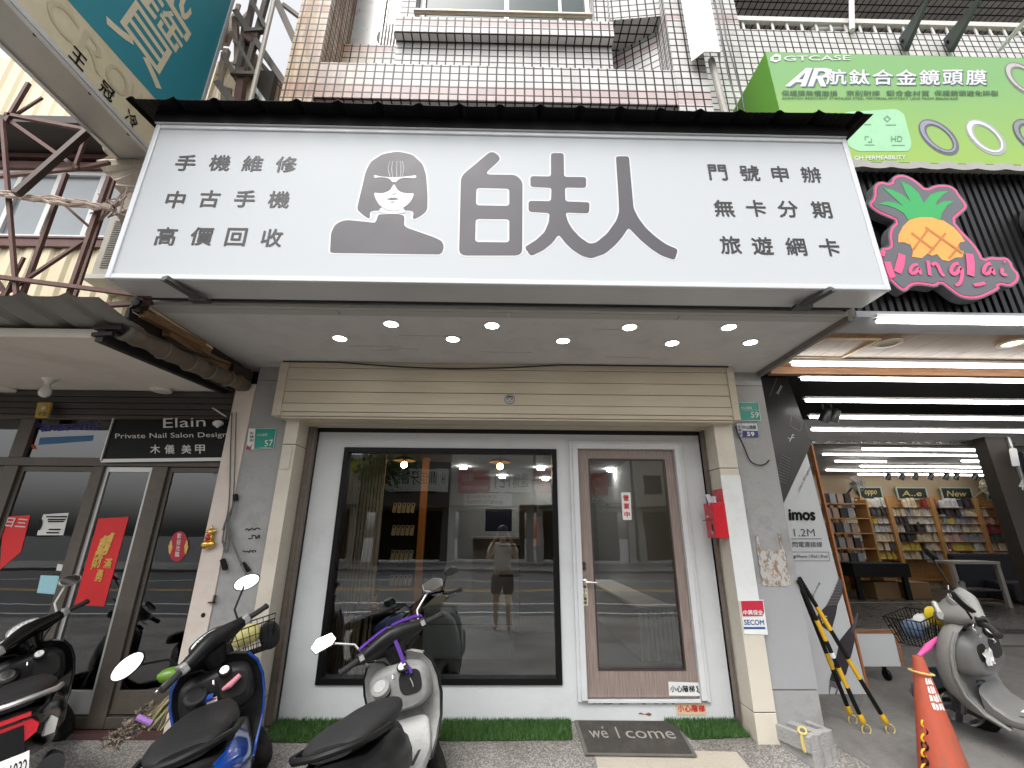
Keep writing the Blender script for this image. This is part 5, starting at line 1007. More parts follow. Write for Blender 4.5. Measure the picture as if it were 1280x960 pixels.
for k, (p, lb) in enumerate((((1070, 604), 'dark wall fan on the green wall of the bookshelf shop'), ((1233, 609), 'pale wall fan between the last two chalkboards'))):
    c = AY(*p, YB-.5); T = thing('wall_fan', lb, 'fan', c, 'wall fans of the bookshelf shop'); m = mat('fan_grey', (.16, .165, .17), .4) if k == 0 else mat('fan_pale', (.42, .38, .30), .4)
    for j in range(3):
        mb = MB(); a = j*2.094; mb.hexa([c+Vector((math.cos(a+u)*r_, t, math.sin(a+u)*r_)) for t in (-.01, .01) for (u, r_) in ((-.3, .03), (.3, .03), (.5, .2), (-.4, .2))]); mb.build('blade', m, T)
    mb = MB()
    for rr_ in (.22, .16, .1): mb.tube([c+Vector((math.cos(t*.3491)*rr_, -.04, math.sin(t*.3491)*rr_)) for t in range(18)], .007, 5, closed=True)
    for j in range(10): mb.bar(c+Vector((0, -.06, 0)), c+Vector((math.cos(j*.628)*.22, -.04, math.sin(j*.628)*.22)), .006)
    mb.build('guard', m, T); mb = MB(); mb.lathe([(.05, -.05), (.06, .1), (.03, .2)], c, (0, 1, 0), 12); mb.bar(c+Vector((0, .1, -.05)), c+Vector((0, .4, -.25)), .04); mb.build('motor', m, T)
# tables
TB1 = thing('display_table', 'long black cloth covered display table inside the bookshelf shop', 'table', (8, 6.2, .15)); f6 = lambda px, py: AY(px, py, 6.2); a, b = f6(1062, 690), f6(1132, 690)
part('black_cloth', [(a.x, b.x, 6.2, 6.9, .62, .90)], mat('black_cloth', (.008, .008, .009), .9), TB1, bevel=.01)
for x in (a.x+.1, b.x-.1): part('leg', [(x-.05, x+.05, 6.25, 6.33, .15, .62)], blackm, TB1)
for k, x in enumerate((a.x+.55, a.x+1.25)): tag(part('carton', [(x, x+.55, 6.4, 6.8, .15, .5)], mat('carton_brown', (.26, .16, .08), .8), None, bevel=.01), ['brown carton under the black display table, near the table leg by the poster', 'brown carton under the black display table, in the middle'][k], 'carton', 'cartons under the black table')
TB2 = thing('work_table', 'pale grey metal framed table inside the bookshelf shop behind the grey scooter', 'table', (9.6, 5.5, .15)); f7 = lambda px, py: AY(px, py, 5.2); a, b = f7(1190, 703), f7(1250, 703); pg = mat('pale_grey_table', (.42, .40, .36), .5)
part('table_top', [(a.x, b.x, 5.2, 5.75, a.z-.03, a.z+.02)], pg, TB2)
for x in (a.x+.03, b.x-.03): part('leg', [(x-.035, x+.035, 5.22, 5.29, .15, a.z-.031)], pg, TB2); 
part('under_shelf', [(a.x+.07, b.x-.07, 5.25, 5.7, .45, .47)], mat('dark_shelf', (.05, .04, .035), .6), TB2)
SO = thing('dark_sofa', 'dark blue black sofa near the entrance post of the bookshelf shop', 'sofa', (11, 5.9, .15)); a = AY(1236, 690, 5.6); part('backrest', [(a.x-.2, a.x+3, 6.2, 6.4, .2, 1.12)], mat('sofa_navy', (.018, .02, .028), .7), SO, bevel=.05); part('seat', [(a.x+.3, a.x+3, 5.6, 6.19, .2, .58)], mat('sofa_navy', (.018, .02, .028)), SO, bevel=.04)
SHL = thing('side_display_rack', 'small wooden display rack of dark boxes beside the black table', 'rack', (8.2, 7.4, .15)); a, b = AY(1044, 690, 7.4), AY(1080, 625, 7.4)
part('rack_frame', [(a.x-.4, a.x-.34, 7.3, 7.7, .15, b.z), (b.x-.05, b.x, 7.3, 7.7, .15, b.z)] + [(a.x-.339, b.x-.051, 7.3, 7.7, .8+j*.36, .83+j*.36) for j in range(5)], oak, SHL)
for j in range(5):
    for i in range(5): x = a.x-.28+i*.20; tag(part('phone_box', [(x, x+.15, 7.35, 7.5, .832+j*.36, .832+j*.36+.24)], [mat('pack_dark4', (.03, .03, .035)), mat('pack_pale_brown', (.36, .25, .2), .4), mat('pack_smoke', (.3, .31, .33), .4)][(i*2+j) % 3], None), ['dark', 'brown', 'smoky grey'][(i*2+j) % 3]+' phone box on the small display rack beside the black table', 'box', 'phone boxes on the small rack '+'abc'[(i*2+j) % 3])
# entrance post and dark posters on the far side
f8 = lambda px, py: AY(px, py, 2.6); T = thing('entrance_post', 'dark brown entrance post at the far side of the bookshelf shop opening', 'post', f8(1255, 690)); a, b = f8(1240, 575).x, f8(1262, 575).x
part('shaft', [(a, b+.1, 2.6, 2.8, .0, 3.0)], mat('dark_post', (.045, .035, .028), .6, var=.4, scale=6), T); part('edge_strip', [(b+.06, b+.1, 2.57, 2.599, .0, 3.0)], alg, T)
T = thing('dark_poster_panel', 'dark advertising panel with white marks beside the entrance post', 'poster', f8(1280, 600)); part('panel', [(b+.13, b+2.2, 2.5, 2.58, 1.75, 2.75)], mat('poster_navy', (.018, .022, .035), .4), T); part('grey_panel', [(b+.13, b+2.2, 2.5, 2.58, .6, 1.745)], mat('poster_grey', (.13, .135, .14), .5), T)
mb = MB(); f9 = lambda px, py: AY(px, py, 2.495); txt(mb, '1', T3(f9, (1266, 582), (1274, 581), (1262, 562)), 0, 0, 1, 1, .06); txt(mb, '4', T3(f9, (1274, 612), (1280, 612), (1273, 600)), 0, 0, 1, 1, .04); mb.build('lettering', mat('vinyl_white', (.78, .80, .80)), T)
# ---- tall cable poster panel by the grey column
N0 = Vector((3.3, .60, .05)); NN = Vector((.0, -1, .075)).normalized()
fI = lambda px, py: onplane(px, py, N0, NN); fI1 = lambda px, py: onplane(px, py, N0+NN*.003, NN); fI2 = lambda px, py: onplane(px, py, N0+NN*.0055, NN); fI3 = lambda px, py: onplane(px, py, N0+NN*.008, NN)
PN = thing('cable_poster_panel', 'tall white and black panel poster for a charging cable leaning beside the grey column', 'poster', N0)
q = [(985, 873), (1086, 872), (984, 470), (935, 466)]; mb = MB(); D = -NN*.03; c = [fI(*p) for p in q]; mb.hexa([c[0], c[1], c[1]+D, c[0]+D, c[3], c[2], c[2]+D, c[3]+D]); mb.build('board', mat('panel_white', (.56, .58, .59), .4, var=.03), PN)
mb = MB(); mb.shape([[(930, 466), (984, 470), (1014, 555), (976, 637), (940, 640)]], fI1); mb.build('black_field', mat('panel_black', (.022, .020, .019), .45, var=.15), PN)
mb = MB(); e0, e1 = fI(1087.3, 872), fI(1014.7, 556); mb.bar(e0-Vector((0, -.02, 0)), e1-Vector((0, -.02, 0)), .02, .05); mb.build('wood_edge', wood('orange_edge_wood', (.30, .10, .03), (.5, .2, .07), 1, .5, 'Z'), PN)
mb = MB(); to = lambda bl, br, tl: T3(fI2, bl, br, tl)
txt(mb, 'imos', to((987, 650), (1019, 650), (986, 637)), 0, 0, 1, 1, .075); 
mb.build('bold_lettering', blkp, PN); mb = MB(); txt(mb, '1.2M', to((993, 670.5), (1019, 670.5), (992, 661)), 0, 0, 1, 1, .0); txt(mb, '閃電連接線', to((991, 684), (1028, 684), (990.5, 677)), 0, 0, 1, 1, .01)
txt(mb, 'USB-C 對 Lightning', to((1000, 616), (1016.5, 581), (996.5, 613)), 0, 0, 1, 1, .0); txt(mb, 'iPhone | iPad | iPod', to((996, 698.5), (1034.5, 698.5), (995.5, 693.5)), 0, 0, 1, 1, .01); mb.shape([[(992, 698.5), (994.5, 698.5), (994.8, 695), (993.3, 694.2), (991.6, 695)]], fI2)
txt(mb, 'Lightning', to((1015, 752), (1026, 729), (1012, 750)), 0, 0, 1, 1, .0)
for a, b in (((989, 673.5), (1027, 673.5)),): mb.bar(fI2(*a), fI2(*b), .006, .001, up=(0, 1, 0))
P4 = [fI2(*p) for p in ((991, 701), (1037, 701), (1036, 690), (989, 690))]
for i in range(4): mb.bar(P4[i], P4[(i+1) % 4], .004, .001, up=(0, 1, 0))
mb.build('thin_lettering', mat('print_grey', (.10, .10, .105), .5), PN)
mb = MB(); mb.m = 0
for lp in ([(1022, 768), (1033, 757), (1047, 756), (1045, 768), (1039, 789), (1036, 789), (1021, 778)], [(1044, 826), (1050, 800), (1066, 780), (1070, 792), (1066, 812), (1058, 842), (1049, 855), (1037, 850)]): mb.shape([lp], fI1)
mb.m = 1; mb.shape([[(1033, 757), (1041, 742), (1047, 727), (1049, 720), (1054, 728), (1053, 742), (1047, 756)]], fI1); mb.shape([[(1066, 780), (1064, 790), (1068, 792), (1073, 770), (1072, 764)]], fI2)
mb.m = 2; mb.shape([[(1037, 850), (1049, 856), (1045, 872), (1036, 869)], [(1039, 858), (1037, 867), (1043, 869), (1046, 861)]], fI2)
mb.build('cable_picture', [mat('cable_body', (.035, .03, .038), .4), mat('cable_ribs', (.075, .065, .075), .4, var=.3, scale=60), mat('cable_plug', (.16, .13, .15), .35)], PN)
mb = MB()
for t in range(9): y = 756-3.6*t; x0, x1 = 1033+t*1.6, 1047.3+t*.65; mb.bar(fI2(x0, y), fI2(x1, y-1), .004, .0012, up=(0, 1, 0))
for t in range(10): y = 570+t*3.4; mb.bar(fI2(977-t*.95, y-2), fI2(988.5-t*.5, y+4), .004, .0012, up=(0, 1, 0))
for a, b in (((990, 519), (1003, 526)), ((987, 532), (1000, 539)), ((962, 495), (973, 468)), ((975, 466), (985, 468)), ((990, 519.5), (987.5, 531.5)), ((1003, 526), (1000.5, 538.5))): mb.bar(fI2(*a), fI2(*b), .006, .0012, up=(0, 1, 0))
mb.build('grey_lines', mat('print_mid_grey', (.20, .19, .19), .5), PN); mb = MB()
txt(mb, 'imos', to((973, 493), (978, 483), (970, 491)), 0, 0, 1, 1, .03)
for (x, y) in ((989, 548), (1030, 775)):
    for a, b in (((-2, 4), (2, -5)), ((-1, 1), (-4, -1)), ((0, -1), (4, -1)), ((2, -5), (4, -4)), ((2, -5), (1, -3))): mb.bar(fI3(x+a[0], y+a[1]), fI3(x+b[0], y+b[1]), .008, .0012, up=(0, 1, 0))
mb.build('white_marks', mat('vinyl_white', (.78, .80, .80)), PN)
# white wheeled board
f10 = lambda px, py: AY(px, py, .95); T = thing('wheeled_board', 'low white board with an orange wood edge standing on a caster behind the cable poster', 'board', f10(1095, 835))
a, b = f10(1066, 833), f10(1117, 792); mb = MB(); mb.box(a.x-.2, b.x, .95, .99, a.z, b.z); mb.build('board', mat('panel_white', (.66, .68, .69)), T)
mb = MB(); mb.box(a.x-.2, b.x+.04, .945, 1.0, b.z+.001, b.z+.035); mb.box(b.x+.001, b.x+.04, .945, 1.0, a.z, b.z); mb.build('wood_edge', tw, T)
c = f10(1112, 838); mb = MB(); mb.lathe([(.05, -.015), (.055, 0), (.05, .015)], (c.x, 1.0, .115), (1, 0, .0), 16); mb.bar((c.x, 1.0, .115), (c.x-.02, 1.0, a.z), .03); mb.build('caster', blackm, T)
# ================================================================ DOOR, stickers, small things at the shop front
doorw = wood('brown_door_wood', (.19, .147, .13), (.35, .28, .25), 1, .45, 'Z', 7)
D0 = lambda px, py: AY(px, py, -.004)
gx0, gx1, gz0_, gz1_ = .815, 1.56, .405, 2.185
dr = bpy.data.objects['phone_shop_facade']; DL = MB(); DL.shape([rect(.713, 1.647, .212, 2.272), rect(gx0, gx1, gz0_, gz1_)[::-1]], lambda a, b: Vector((a, .0, b)), (0, .04, 0)); door = DL.build('door', doorw, dr, bevel=.003)
mb = MB(); mb.box(gx0, gx1, .018, .024, gz0_, gz1_); mb.build('pane', GL, door)
mb = MB(); w = .012; mb.box(gx0-.001, gx0+w, -.003, .017, gz0_, gz1_); mb.box(gx1-w, gx1+.001, -.003, .017, gz0_, gz1_); mb.box(gx0+w, gx1-w, -.003, .017, gz1_-w, gz1_+.001); mb.box(gx0+w, gx1-w, -.003, .017, gz0_-.001, gz0_+w); mb.build('glass_bead', mat('brown_bead', (.05, .033, .03), .5), door)
h = D0(731, 727); chrome = mat('brushed_steel', (.62, .60, .57), .28, .9)
mb = MB(); mb.lathe([(.024, 0), (.024, .012), (.012, .016), (.012, .05)], h, (0, -1, 0), 16); mb.tube([h+Vector((0, -.05, 0)), h+Vector((.03, -.055, 0)), h+Vector((.10, -.05, -.004))], [.012, .010, .008], 8); mb.build('handle', chrome, door, smooth=True)
k = D0(729, 708); mb = MB(); mb.lathe([(.022, 0), (.022, .014), (0, .015)], k+Vector((0, 0, .02)), (0, -1, 0), 14); mb.box(k.x-.022, k.x+.022, k.y-.012, k.y, k.z-.03, k.z-.002); mb.build('lock', mat('brass_dark', (.10, .07, .04), .4, .7), door, bevel=.002)
D1 = lambda px, py: AY(px, py, -.0065)
cream_s = mat('cream_sticker', (.72, .66, .46), .5)
ST = thing('pull_sticker', 'narrow cream step warning sticker under the lever handle of the brown door', 'sticker', D0(730, 745))
plate('label', None, None, D0, [(727, 757), (735, 757), (734, 730), (726, 730)], cream_s, (0, -.0015, 0), ST); mb = MB()
for i, ch in enumerate('推小心階梯'): txt(mb, ch, T3(D1, (728.5+i*.2, 735.5+i*5), (733+i*.2, 735.5+i*5), (728.4+i*.2, 731.5+i*5)), 0, 0, 1, 1, .02)
mb.build('lettering', blkp, ST)
ST = thing('open_plaque', 'white plaque with red vertical characters hanging on the door glass', 'plaque', AY(783, 633, .01)); f_ = lambda a, b: AY(a, b, .012); f1_ = lambda a, b: AY(a, b, .007)
mb = MB(); mb.shape([rnd([(p.x, p.z) for p in (f_(778.6, 650), f_(789.5, 650), f_(788, 615.5), (f_(776.3, 615.5)))], .012)], lambda a, b: Vector((a, .012, b)), (0, -.003, 0)); mb.build('plate', mat('plaque_white', (.76, .75, .72), .4), ST)
mb = MB()
for i, ch in enumerate('營業中'): txt(mb, ch, T3(f1_, (779.3+i*.7, 626+i*10.3), (786+i*.7, 626+i*10.3), (779+i*.7, 618.8+i*10.3)), 0, 0, 1, 1, .03)
mb.build('red_lettering', mat('ink_red', (.55, .02, .03), .5), ST)
ST = thing('step_sticker', 'white step warning sticker with black lettering at the lower corner of the brown door', 'sticker', D0(857, 861))
plate('label', None, None, D0, [(836.5, 869.5), (876, 870), (875, 853.5), (835.5, 852)], mat('sticker_white', (.74, .76, .75), .5), (0, -.0015, 0), ST); mb = MB()
for i, ch in enumerate('小心階梯'): txt(mb, ch, T3(D1, (838+i*7.8, 865), (845+i*7.8, 865), (837.6+i*7.8, 857)), 0, 0, 1, 1, .03)
for q in ([(870, 858), (873, 862)], [(873, 862), (871, 864), (875, 866)], [(871.5, 858), (872.5, 858)]): mb.tube([D1(*p) for p in q], .004, 4)
mb.build('lettering', blkp, ST)
D2 = lambda px, py: AY(px, py, -.006); D3 = lambda px, py: AY(px, py, -.0095)
ST = thing('step_sticker', 'tan step warning sticker with red lettering below the door threshold', 'sticker', D2(864, 886))
plate('label', None, None, D2, [(846, 893.5), (883, 893.5), (882, 877.5), (845, 877.5)], mat('sticker_tan', (.70, .52, .33), .5), (0, -.0015, 0), ST); mb = MB()
for i, ch in enumerate('小心階梯'): txt(mb, ch, T3(D3, (847.5+i*8.6, 889.5), (855+i*8.6, 889.5), (847.3+i*8.6, 881.5)), 0, 0, 1, 1, .04)
mb.build('red_lettering', mat('ink_red', (.55, .02, .03), .5), ST)
mb = MB(); a = AY(806, 893, -.003); mb.shape([ragged(a.x-.05, a.x+.05, a.z-.006, a.z+.008, 6, .008)], lambda p, q: Vector((p, -.0035, q)))
for k in range(16): x = rnd_.uniform(.76, 1.45); mb.shape([ragged(x-.015, x+.015, .168, .176, 3, .004)], lambda p, q: Vector((p, -.0035, q)))
mb.build('chipped_paint', mat('rust_chip', (.22, .09, .05), .9), front)
# red mail box on the pillar
BX = thing('mail_box', 'red metal mail box with papers sticking out on the cream pillar side', 'mail box', (1.88, -.23, 1.46))
a, b = AY(890, 628, -.31), AY(902.5, 626, -.31); zl_ = AY(897, 672.5, -.31).z; redb = mat('red_box_paint', (.55, .008, .02), .3, var=.05, coat=.3); bxd = AX(879, 630, a.x).y
mb = MB(); mb.box(a.x, 1.938, -.31, bxd, zl_, a.z); mb.build('case', redb, BX, bevel=.004); part('mount_plate', [(1.925, 1.938, -.30, bxd, a.z, a.z+.12)], redb, BX, bevel=.002)
mb = MB(); m_ = (a.z+zl_)/2; mb.box(a.x-.003, a.x-.0005, -.27, -.25, m_-.09, m_-.03); mb.box(a.x-.003, a.x-.0005, -.28, bxd+.05, m_-.0, m_+.006); mb.build('slot', blackm, BX)
mb = MB(); txt(mb, '信', lambda u, v: Vector((a.x-.002, -.22-.05*u, zl_+.03+.04*v)), 0, 0, 1, 1); mb.lathe([(.008, 0), (.008, .012), (0, .013)], (a.x, -.2, m_+.03), (-1, 0, 0), 8); mb.build('white_mark', mat('pale_ink', (.6, .5, .48)), BX)
mb = MB(); mb.bar((a.x+.02, -.25, a.z-.02), (a.x+.01, -.22, a.z+.075), .05, .004); mb.bar((a.x+.05, -.24, a.z-.02), (a.x+.07, -.2, a.z+.06), .04, .004); tag(mb.build('folded_paper', mat('paper_printed', (.5, .5, .56), .7, var=.5, scale=90), loc=(a.x+.03, -.24, a.z)), 'folded printed papers sticking out of the red mail box', 'paper')
# security sticker
SC = thing('security_sticker', 'red white and blue security company sticker on the pillar below the red box', 'sticker', AY(943, 773, -.306)); f_ = lambda a, b: AY(a, b, -.3055); f1_ = lambda a, b: AY(a, b, -.3085)
plate('label', None, None, f_, [(930.5, 792.5), (960, 793.5), (954, 749.5), (925, 750)], mat('sticker_white', (.74, .76, .75)), (0, -.0018, 0), SC)
mb = MB(); mb.add([f1_(*p) for p in ((926, 751.3), (953.5, 750.8), (955.2, 765), (953.5, 770), (928.8, 770.5), (927.5, 764))], [(0, 1, 2, 3, 4, 5)]); mb.build('red_field', mat('field_red', (.50, .02, .05), .4), SC)
f2_ = lambda a, b: AY(a, b, -.310); mb = MB(); txt(mb, '中興保全', T3(f2_, (929.5, 768.8), (954, 768.8), (928.7, 762.5)), 0, 0, 1, 1, .03); mb.build('white_lettering', mat('sticker_white', (.74, .76, .75)), SC)
mb = MB(); txt(mb, 'SECOM', T3(f1_, (930.7, 781), (955.5, 781), (929.8, 774.7)), 0, 0, 1, 1, .03); mb.add([f1_(*p) for p in ((930, 786.3), (957, 786.3), (956.6, 783.6), (929.6, 783.6))], [(0, 1, 2, 3)]); mb.build('blue_lettering', mat('secure_blue', (.02, .09, .26), .4), SC)
# ---- artificial grass mats, door mat
def turf(name, label, poly, n):
    xs = [p[0] for p in poly]; ys = [p[1] for p in poly]; T = thing(name, label, 'grass mat', (sum(xs)/len(xs), sum(ys)/len(ys), .02), 'artificial grass mats at the foot of the white wall')
    b = MB(); b.add([(x, y, gz(y)+.006) for x, y in poly], [tuple(range(len(poly)))]); b.build('backing', mat('turf_backing', (.02, .05, .012), .9), T)
    b = MB(); r = random.Random(len(label)); tot = 0
    def inside(x, y):
        c = False
        for (xa, ya), (xb, yb) in zip(poly, poly[1:]+poly[:1]):
            if (ya > y) != (yb > y) and x < (xb-xa)*(y-ya)/(yb-ya)+xa: c = not c
        return c
    while tot < n:
        x, y = r.uniform(min(xs), max(xs)), r.uniform(min(ys), max(ys))
        if not inside(x, y): continue
        a = r.uniform(0, 6.28); hh = r.uniform(.018, .04); w = .0028; dx, dy = math.cos(a), math.sin(a); l = r.uniform(.004, .02); z = gz(y)+.006; t = r.uniform(0, 6.28)
        b.add([(x-dx*w, y-dy*w, z), (x+dx*w, y+dy*w, z), (x+math.cos(t)*l, y+math.sin(t)*l, z+hh)], [(0, 1, 2)], r.choice((0, 0, 1, 2))); tot += 1
    b.build('blades', [mat('turf_green', (.05, .13, .026), .6, var=.3), mat('turf_light', (.09, .19, .045), .6, var=.3), mat('turf_dark', (.025, .07, .016), .6, var=.3)], T)
turf('grass_mat', 'long green artificial grass mat between the blue scooter and the centre scooter', [(-1.80, -.27), (-.62, -.30), (-.60, -.005), (-1.80, -.005)], 9000)
turf('grass_mat', 'green artificial grass mat under the right part of the wide window', [(-.47, -.265), (.545, -.25), (.57, -.005), (-.47, -.005)], 8000)
turf('grass_mat', 'small green artificial grass mat between the door mat and the red box pillar', [(1.46, -.25), (1.93, -.22), (1.91, -.005), (1.33, -.005)], 4000)
def GR(px, py, dz=0.):
    p = AZ(px, py, 0)
    for _ in range(8): p = AZ(px, py, gz(p.y)+dz)
    return p
DM = thing('door_mat', 'dark grey door mat with pale welcome lettering on the paving before the door', 'door mat', GR(795, 922, .01))
c = [GR(*p, .012) for p in ((731, 942), (871, 944), (846, 901), (718, 900))]; mb = MB(); dn = Vector((0, 0, -.01)); mb.hexa([p+dn for p in c]+c); mb.build('edge', mat('mat_edge', (.13, .12, .11), .9, bump=.4, bscale=200), DM)
cc = sum(c, Vector())/4; up_ = Vector((0, 0, .003)); mb = MB(); mb.add([cc+(p-cc)*.94+up_ for p in c], [(0, 1, 2, 3)]); mb.build('pile', mat('mat_pile', (.065, .058, .052), .95, var=.35, scale=40, bump=1, bscale=350, dirt=(.16, .14, .11), damt=.5, dscale=6), DM)
mb = MB(); ty = lambda u, v: (c[0].lerp(c[1], u)).lerp(c[3].lerp(c[2], u), v)+up_*2
for s_, x0, x1 in (("we", .10, .27), ("l", .36, .375), ("come", .44, .90)): txt(mb, s_, ty, x0, .42, x1-x0, .22 if s_ != 'l' else .34, .0)
txt(mb, "'", ty, .235, .70, .015, .06); mb.build('lettering', mat('mat_lettering', (.30, .28, .26), .95, var=.2, scale=60), DM)
# ---- broken hollow block with a yellow link, striped poles, cone
blkm = mat('weathered_concrete_block', (.34, .335, .33), .9, var=.25, scale=12, bump=.9, bscale=60, dirt=(.17, .165, .16), damt=.6, dscale=6)
HB = thing('concrete_block', 'broken hollow concrete block lying at the foot of the grey column', 'concrete block', GR(1005, 938))
o_ = GR(1008, 944); ang = R(24); Mh = Matrix.Translation(o_+Vector((.03, .10, .0))) @ Matrix.Rotation(ang, 4, 'Z')
rr = random.Random(9); jit = lambda: rr.uniform(-.006, .006)
def wob(loop): return [(x+jit(), y+jit()) for x, y in loop]
out_ = []
for a, b, n_ in (((-.14, -.17), (.14, -.17), 9), ((.14, -.17), (.14, .15), 5), ((.14, .15), (-.14, .15), 8), ((-.14, .15), (-.14, -.17), 5)): out_ += [(a[0]+(b[0]-a[0])*i/n_, a[1]+(b[1]-a[1])*i/n_) for i in range(n_)]
hol = lambda x0, x1, y0, y1: [(x0, y0), (x0, y1), (x1, y1), (x1, y0)]
mb = MB(); mb.shape([wob(out_), hol(-.105, -.02, -.125, .11), hol(.025, .105, -.125, .11)], lambda a, b: Vector((a, b, .15+.006*math.sin(a*60)+.004*math.sin(b*90))), (0, 0, -.095)); mb.xf(Mh); mb.build('block_top', blkm, HB)
mb = MB(); mb.shape([wob([(x*.98+.015, y*.95-.012) for x, y in out_])], lambda a, b: Vector((a, b, .06)), (0, 0, -.14)); mb.xf(Mh); mb.build('block_base', blkm, HB)
yel = mat('yellow_plastic', (.72, .42, .02), .4, var=.12, dirt=(.4, .25, .05), damt=.4)
def torus(mb, c, ax, ay, r1, r2, m=0): c = Vector(c); mb.tube([c+Vector(ax)*math.cos(t*.3142)*r1+Vector(ay)*math.sin(t*.3142)*r1 for t in range(20)], r2, 6, m=m, closed=True)
q = Mh @ Vector((-.15, -.13, .10)); mb = MB(); torus(mb, q, (.2, .1, .15), (-.05, .0, 1), .05, .008); torus(mb, q+Vector((.02, .02, .07)), (1, .3, .1), (.0, .8, .4), .03, .008); tag(mb.build('chain_link', mat('yellow_link', (.62, .50, .16), .5), loc=q, smooth=True), 'yellow plastic chain links hooked on the broken concrete block', 'chain')
blkpl = mat('black_plastic', (.007, .007, .007), .5, spec=.25)
for k, (tp, bt, yt, bands, lb) in enumerate((((998, 725), (1083, 912), -.275, ((.28, .42), (.60, .73)), 'black and yellow striped barrier pole with a white label, nearest the grey column'), ((999, 722), (1113, 912), -.25, ((.20, .36), (.55, .68)), 'black and yellow striped barrier pole leaning farthest from the grey column'), ((1001, 735), (1066, 900), -.22, ((.5, .62),), 'shorter black and yellow barrier pole behind the two long ones'))):
    a, b = AY(*tp, yt), GR(*bt, .03); T = thing('barrier_pole', lb, 'barrier pole', b, 'striped barrier poles')
    mb = MB(); mb.tube([a, b+(a-b)*.10], .0165, 12); mb.build('pole', blkpl, T, smooth=True)
    for (t0, t1) in bands: mb = MB(); mb.tube([a.lerp(b, t0), a.lerp(b, t1)], .0175, 12); mb.build('yellow_band', yel, T, smooth=True)
    d_ = (b-a).normalized(); mb = MB(); mb.lathe([(.018, 0), (.020, .005), (.022, .05), (.014, .075), (.008, .08)], b-d_*.115, d_, 12); mb.build('end_cap', yel, T, smooth=True)
    s_ = d_.cross(Vector((0, 1, 0))).normalized(); mb = MB(); torus(mb, b+d_*.0, s_, d_, .036, .0045); mb.build('end_ring', mat('yellow_link', (.62, .50, .16)), T, smooth=True)
    if k == 0: mb = MB(); mb.tube([a.lerp(b, .50), a.lerp(b, .535)], .0172, 12, caps=False); mb.build('white_label', mat('sticker_white', (.74, .76, .75)), T)
CN = GR(1188, 992); TC = thing('traffic_cone', 'worn orange red traffic cone with peeling white lettering beside the grey scooter', 'traffic cone', CN)
tip = AY(1147, 821, CN.y); H = (tip.z-CN.z); orr = mat('cone_orange', (.42, .078, .04), .65, var=.25, scale=6, dirt=(.17, .085, .06), damt=1, dscale=4, stretch=(1, 1, .3), bump=.15, bscale=30)
tilt = Vector((tip.x-CN.x, 0, H)).normalized(); mb = MB(); mb.lathe([(.155, .03), (.15, .05), (.034, H-.01), (.03, H+.006), (.022, H+.006), (.020, H-.06)], CN, tilt, 28); mb.build('body', orr, TC, smooth=True)
part('base', [(CN.x-.2, CN.x+.17, CN.y-.19, CN.y+.19, CN.z, CN.z+.045)], blkpl, TC, bevel=.012)
mb = MB(); rr = random.Random(6)
cs = lambda t, a: CN+tilt*(.05+(H-.06)*t)+Vector((math.cos(a), math.sin(a), 0))*((.15+(.034-.15)*t)+.0015)
for row in range(4):
    for col in range(4):
        t0 = .80-row*.065; a0 = R(-118+col*15); 
        if rr.random() < .12: continue
        q = [(t0+rr.uniform(-.008, .008), a0+rr.uniform(-.05, .03)), (t0+rr.uniform(-.01, .01), a0+R(12)+rr.uniform(-.03, .05)), (t0+.05+rr.uniform(-.01, .01), a0+R(12)+rr.uniform(-.05, .03)), (t0+.05, a0+rr.uniform(-.03, .04))]; mb.add([cs(*p) for p in q], [(0, 1, 2, 3)])
mb.build('peeling_lettering', mat('peeled_white', (.70, .68, .66), .6, var=.2, scale=50), TC)
mb = MB(); torus(mb, cs(.86, 0)*.0+CN+tilt*(H*.88), (1, 0, -.15), (0, 1, 0), .068, .006); tag(mb.build('yellow_ring', mat('yellow_link', (.62, .50, .16)), loc=CN+tilt*H*.88, smooth=True), 'loose yellow plastic ring around the top of the traffic cone', 'ring')
mb = MB(); q = CN+Vector((-.17, -.02, 0))
for k in range(9): z = .06+k*.042; torus(mb, q+Vector((.012*k, .0, z)), ((1, 0, 0), (0, 1, 0))[k % 2], (.2, 0, 1), .022, .0065, k % 2)
tag(mb.build('plastic_chain', [yel, blkpl], loc=q, smooth=True), 'black and yellow plastic chain hanging beside the traffic cone', 'chain')

# ================================================================ INSIDE THE PHONE SHOP
IR = thing('shop_interior', 'dim phone shop interior with a dark wood floor behind the window', 'room', (0, 2.5, .2))
dfl = wood('dark_floor_wood', (.035, .028, .025), (.085, .07, .06), 1, .35, 'X', 6); gw = mat('interior_grey_wall', (.22, .215, .21), .8)
part('wood_floor', [(-1.79, 1.91, .1, 5.2, .08, .2)], dfl, IR); part('walls', [(-1.9, -1.795, .101, 5.2, .0, 3), (1.915, 2.0, .26, 5.2, 0, 3), (-1.9, 2.0, 5.2, 5.3, 0, 3)], gw, IR); part('inner_ceiling', [(-1.79, 1.91, .1, 5.2, 2.56, 2.6)], mat('interior_ceiling', (.3, .29, .28), .8), IR)
tan = mat('tan_slats', (.50, .38, .23), .6, var=.12, scale=3, stretch=(6, 6, .4))
SL = thing('slatted_wall', 'tan vertical slat panel inside the window beside the small round table', 'panel', (-1.5, .5, .2)); a, b = AY(398, 700, .55).x, AY(470, 700, .55).x; k = 0; mb = MB()
while a-.25+k*.034 < b: x = a-.25+k*.034; mb.box(x, x+.026, .52, .55, .2, 2.55); k += 1
mb.build('slats', tan, SL); part('backing', [(a-.25, b, .551, .57, .2, 2.55)], mat('slat_back', (.16, .12, .07), .7), SL)
f_ = lambda px, py: AY(px, py, 2.4); a, b = f_(474, 650).x, f_(524, 650).x
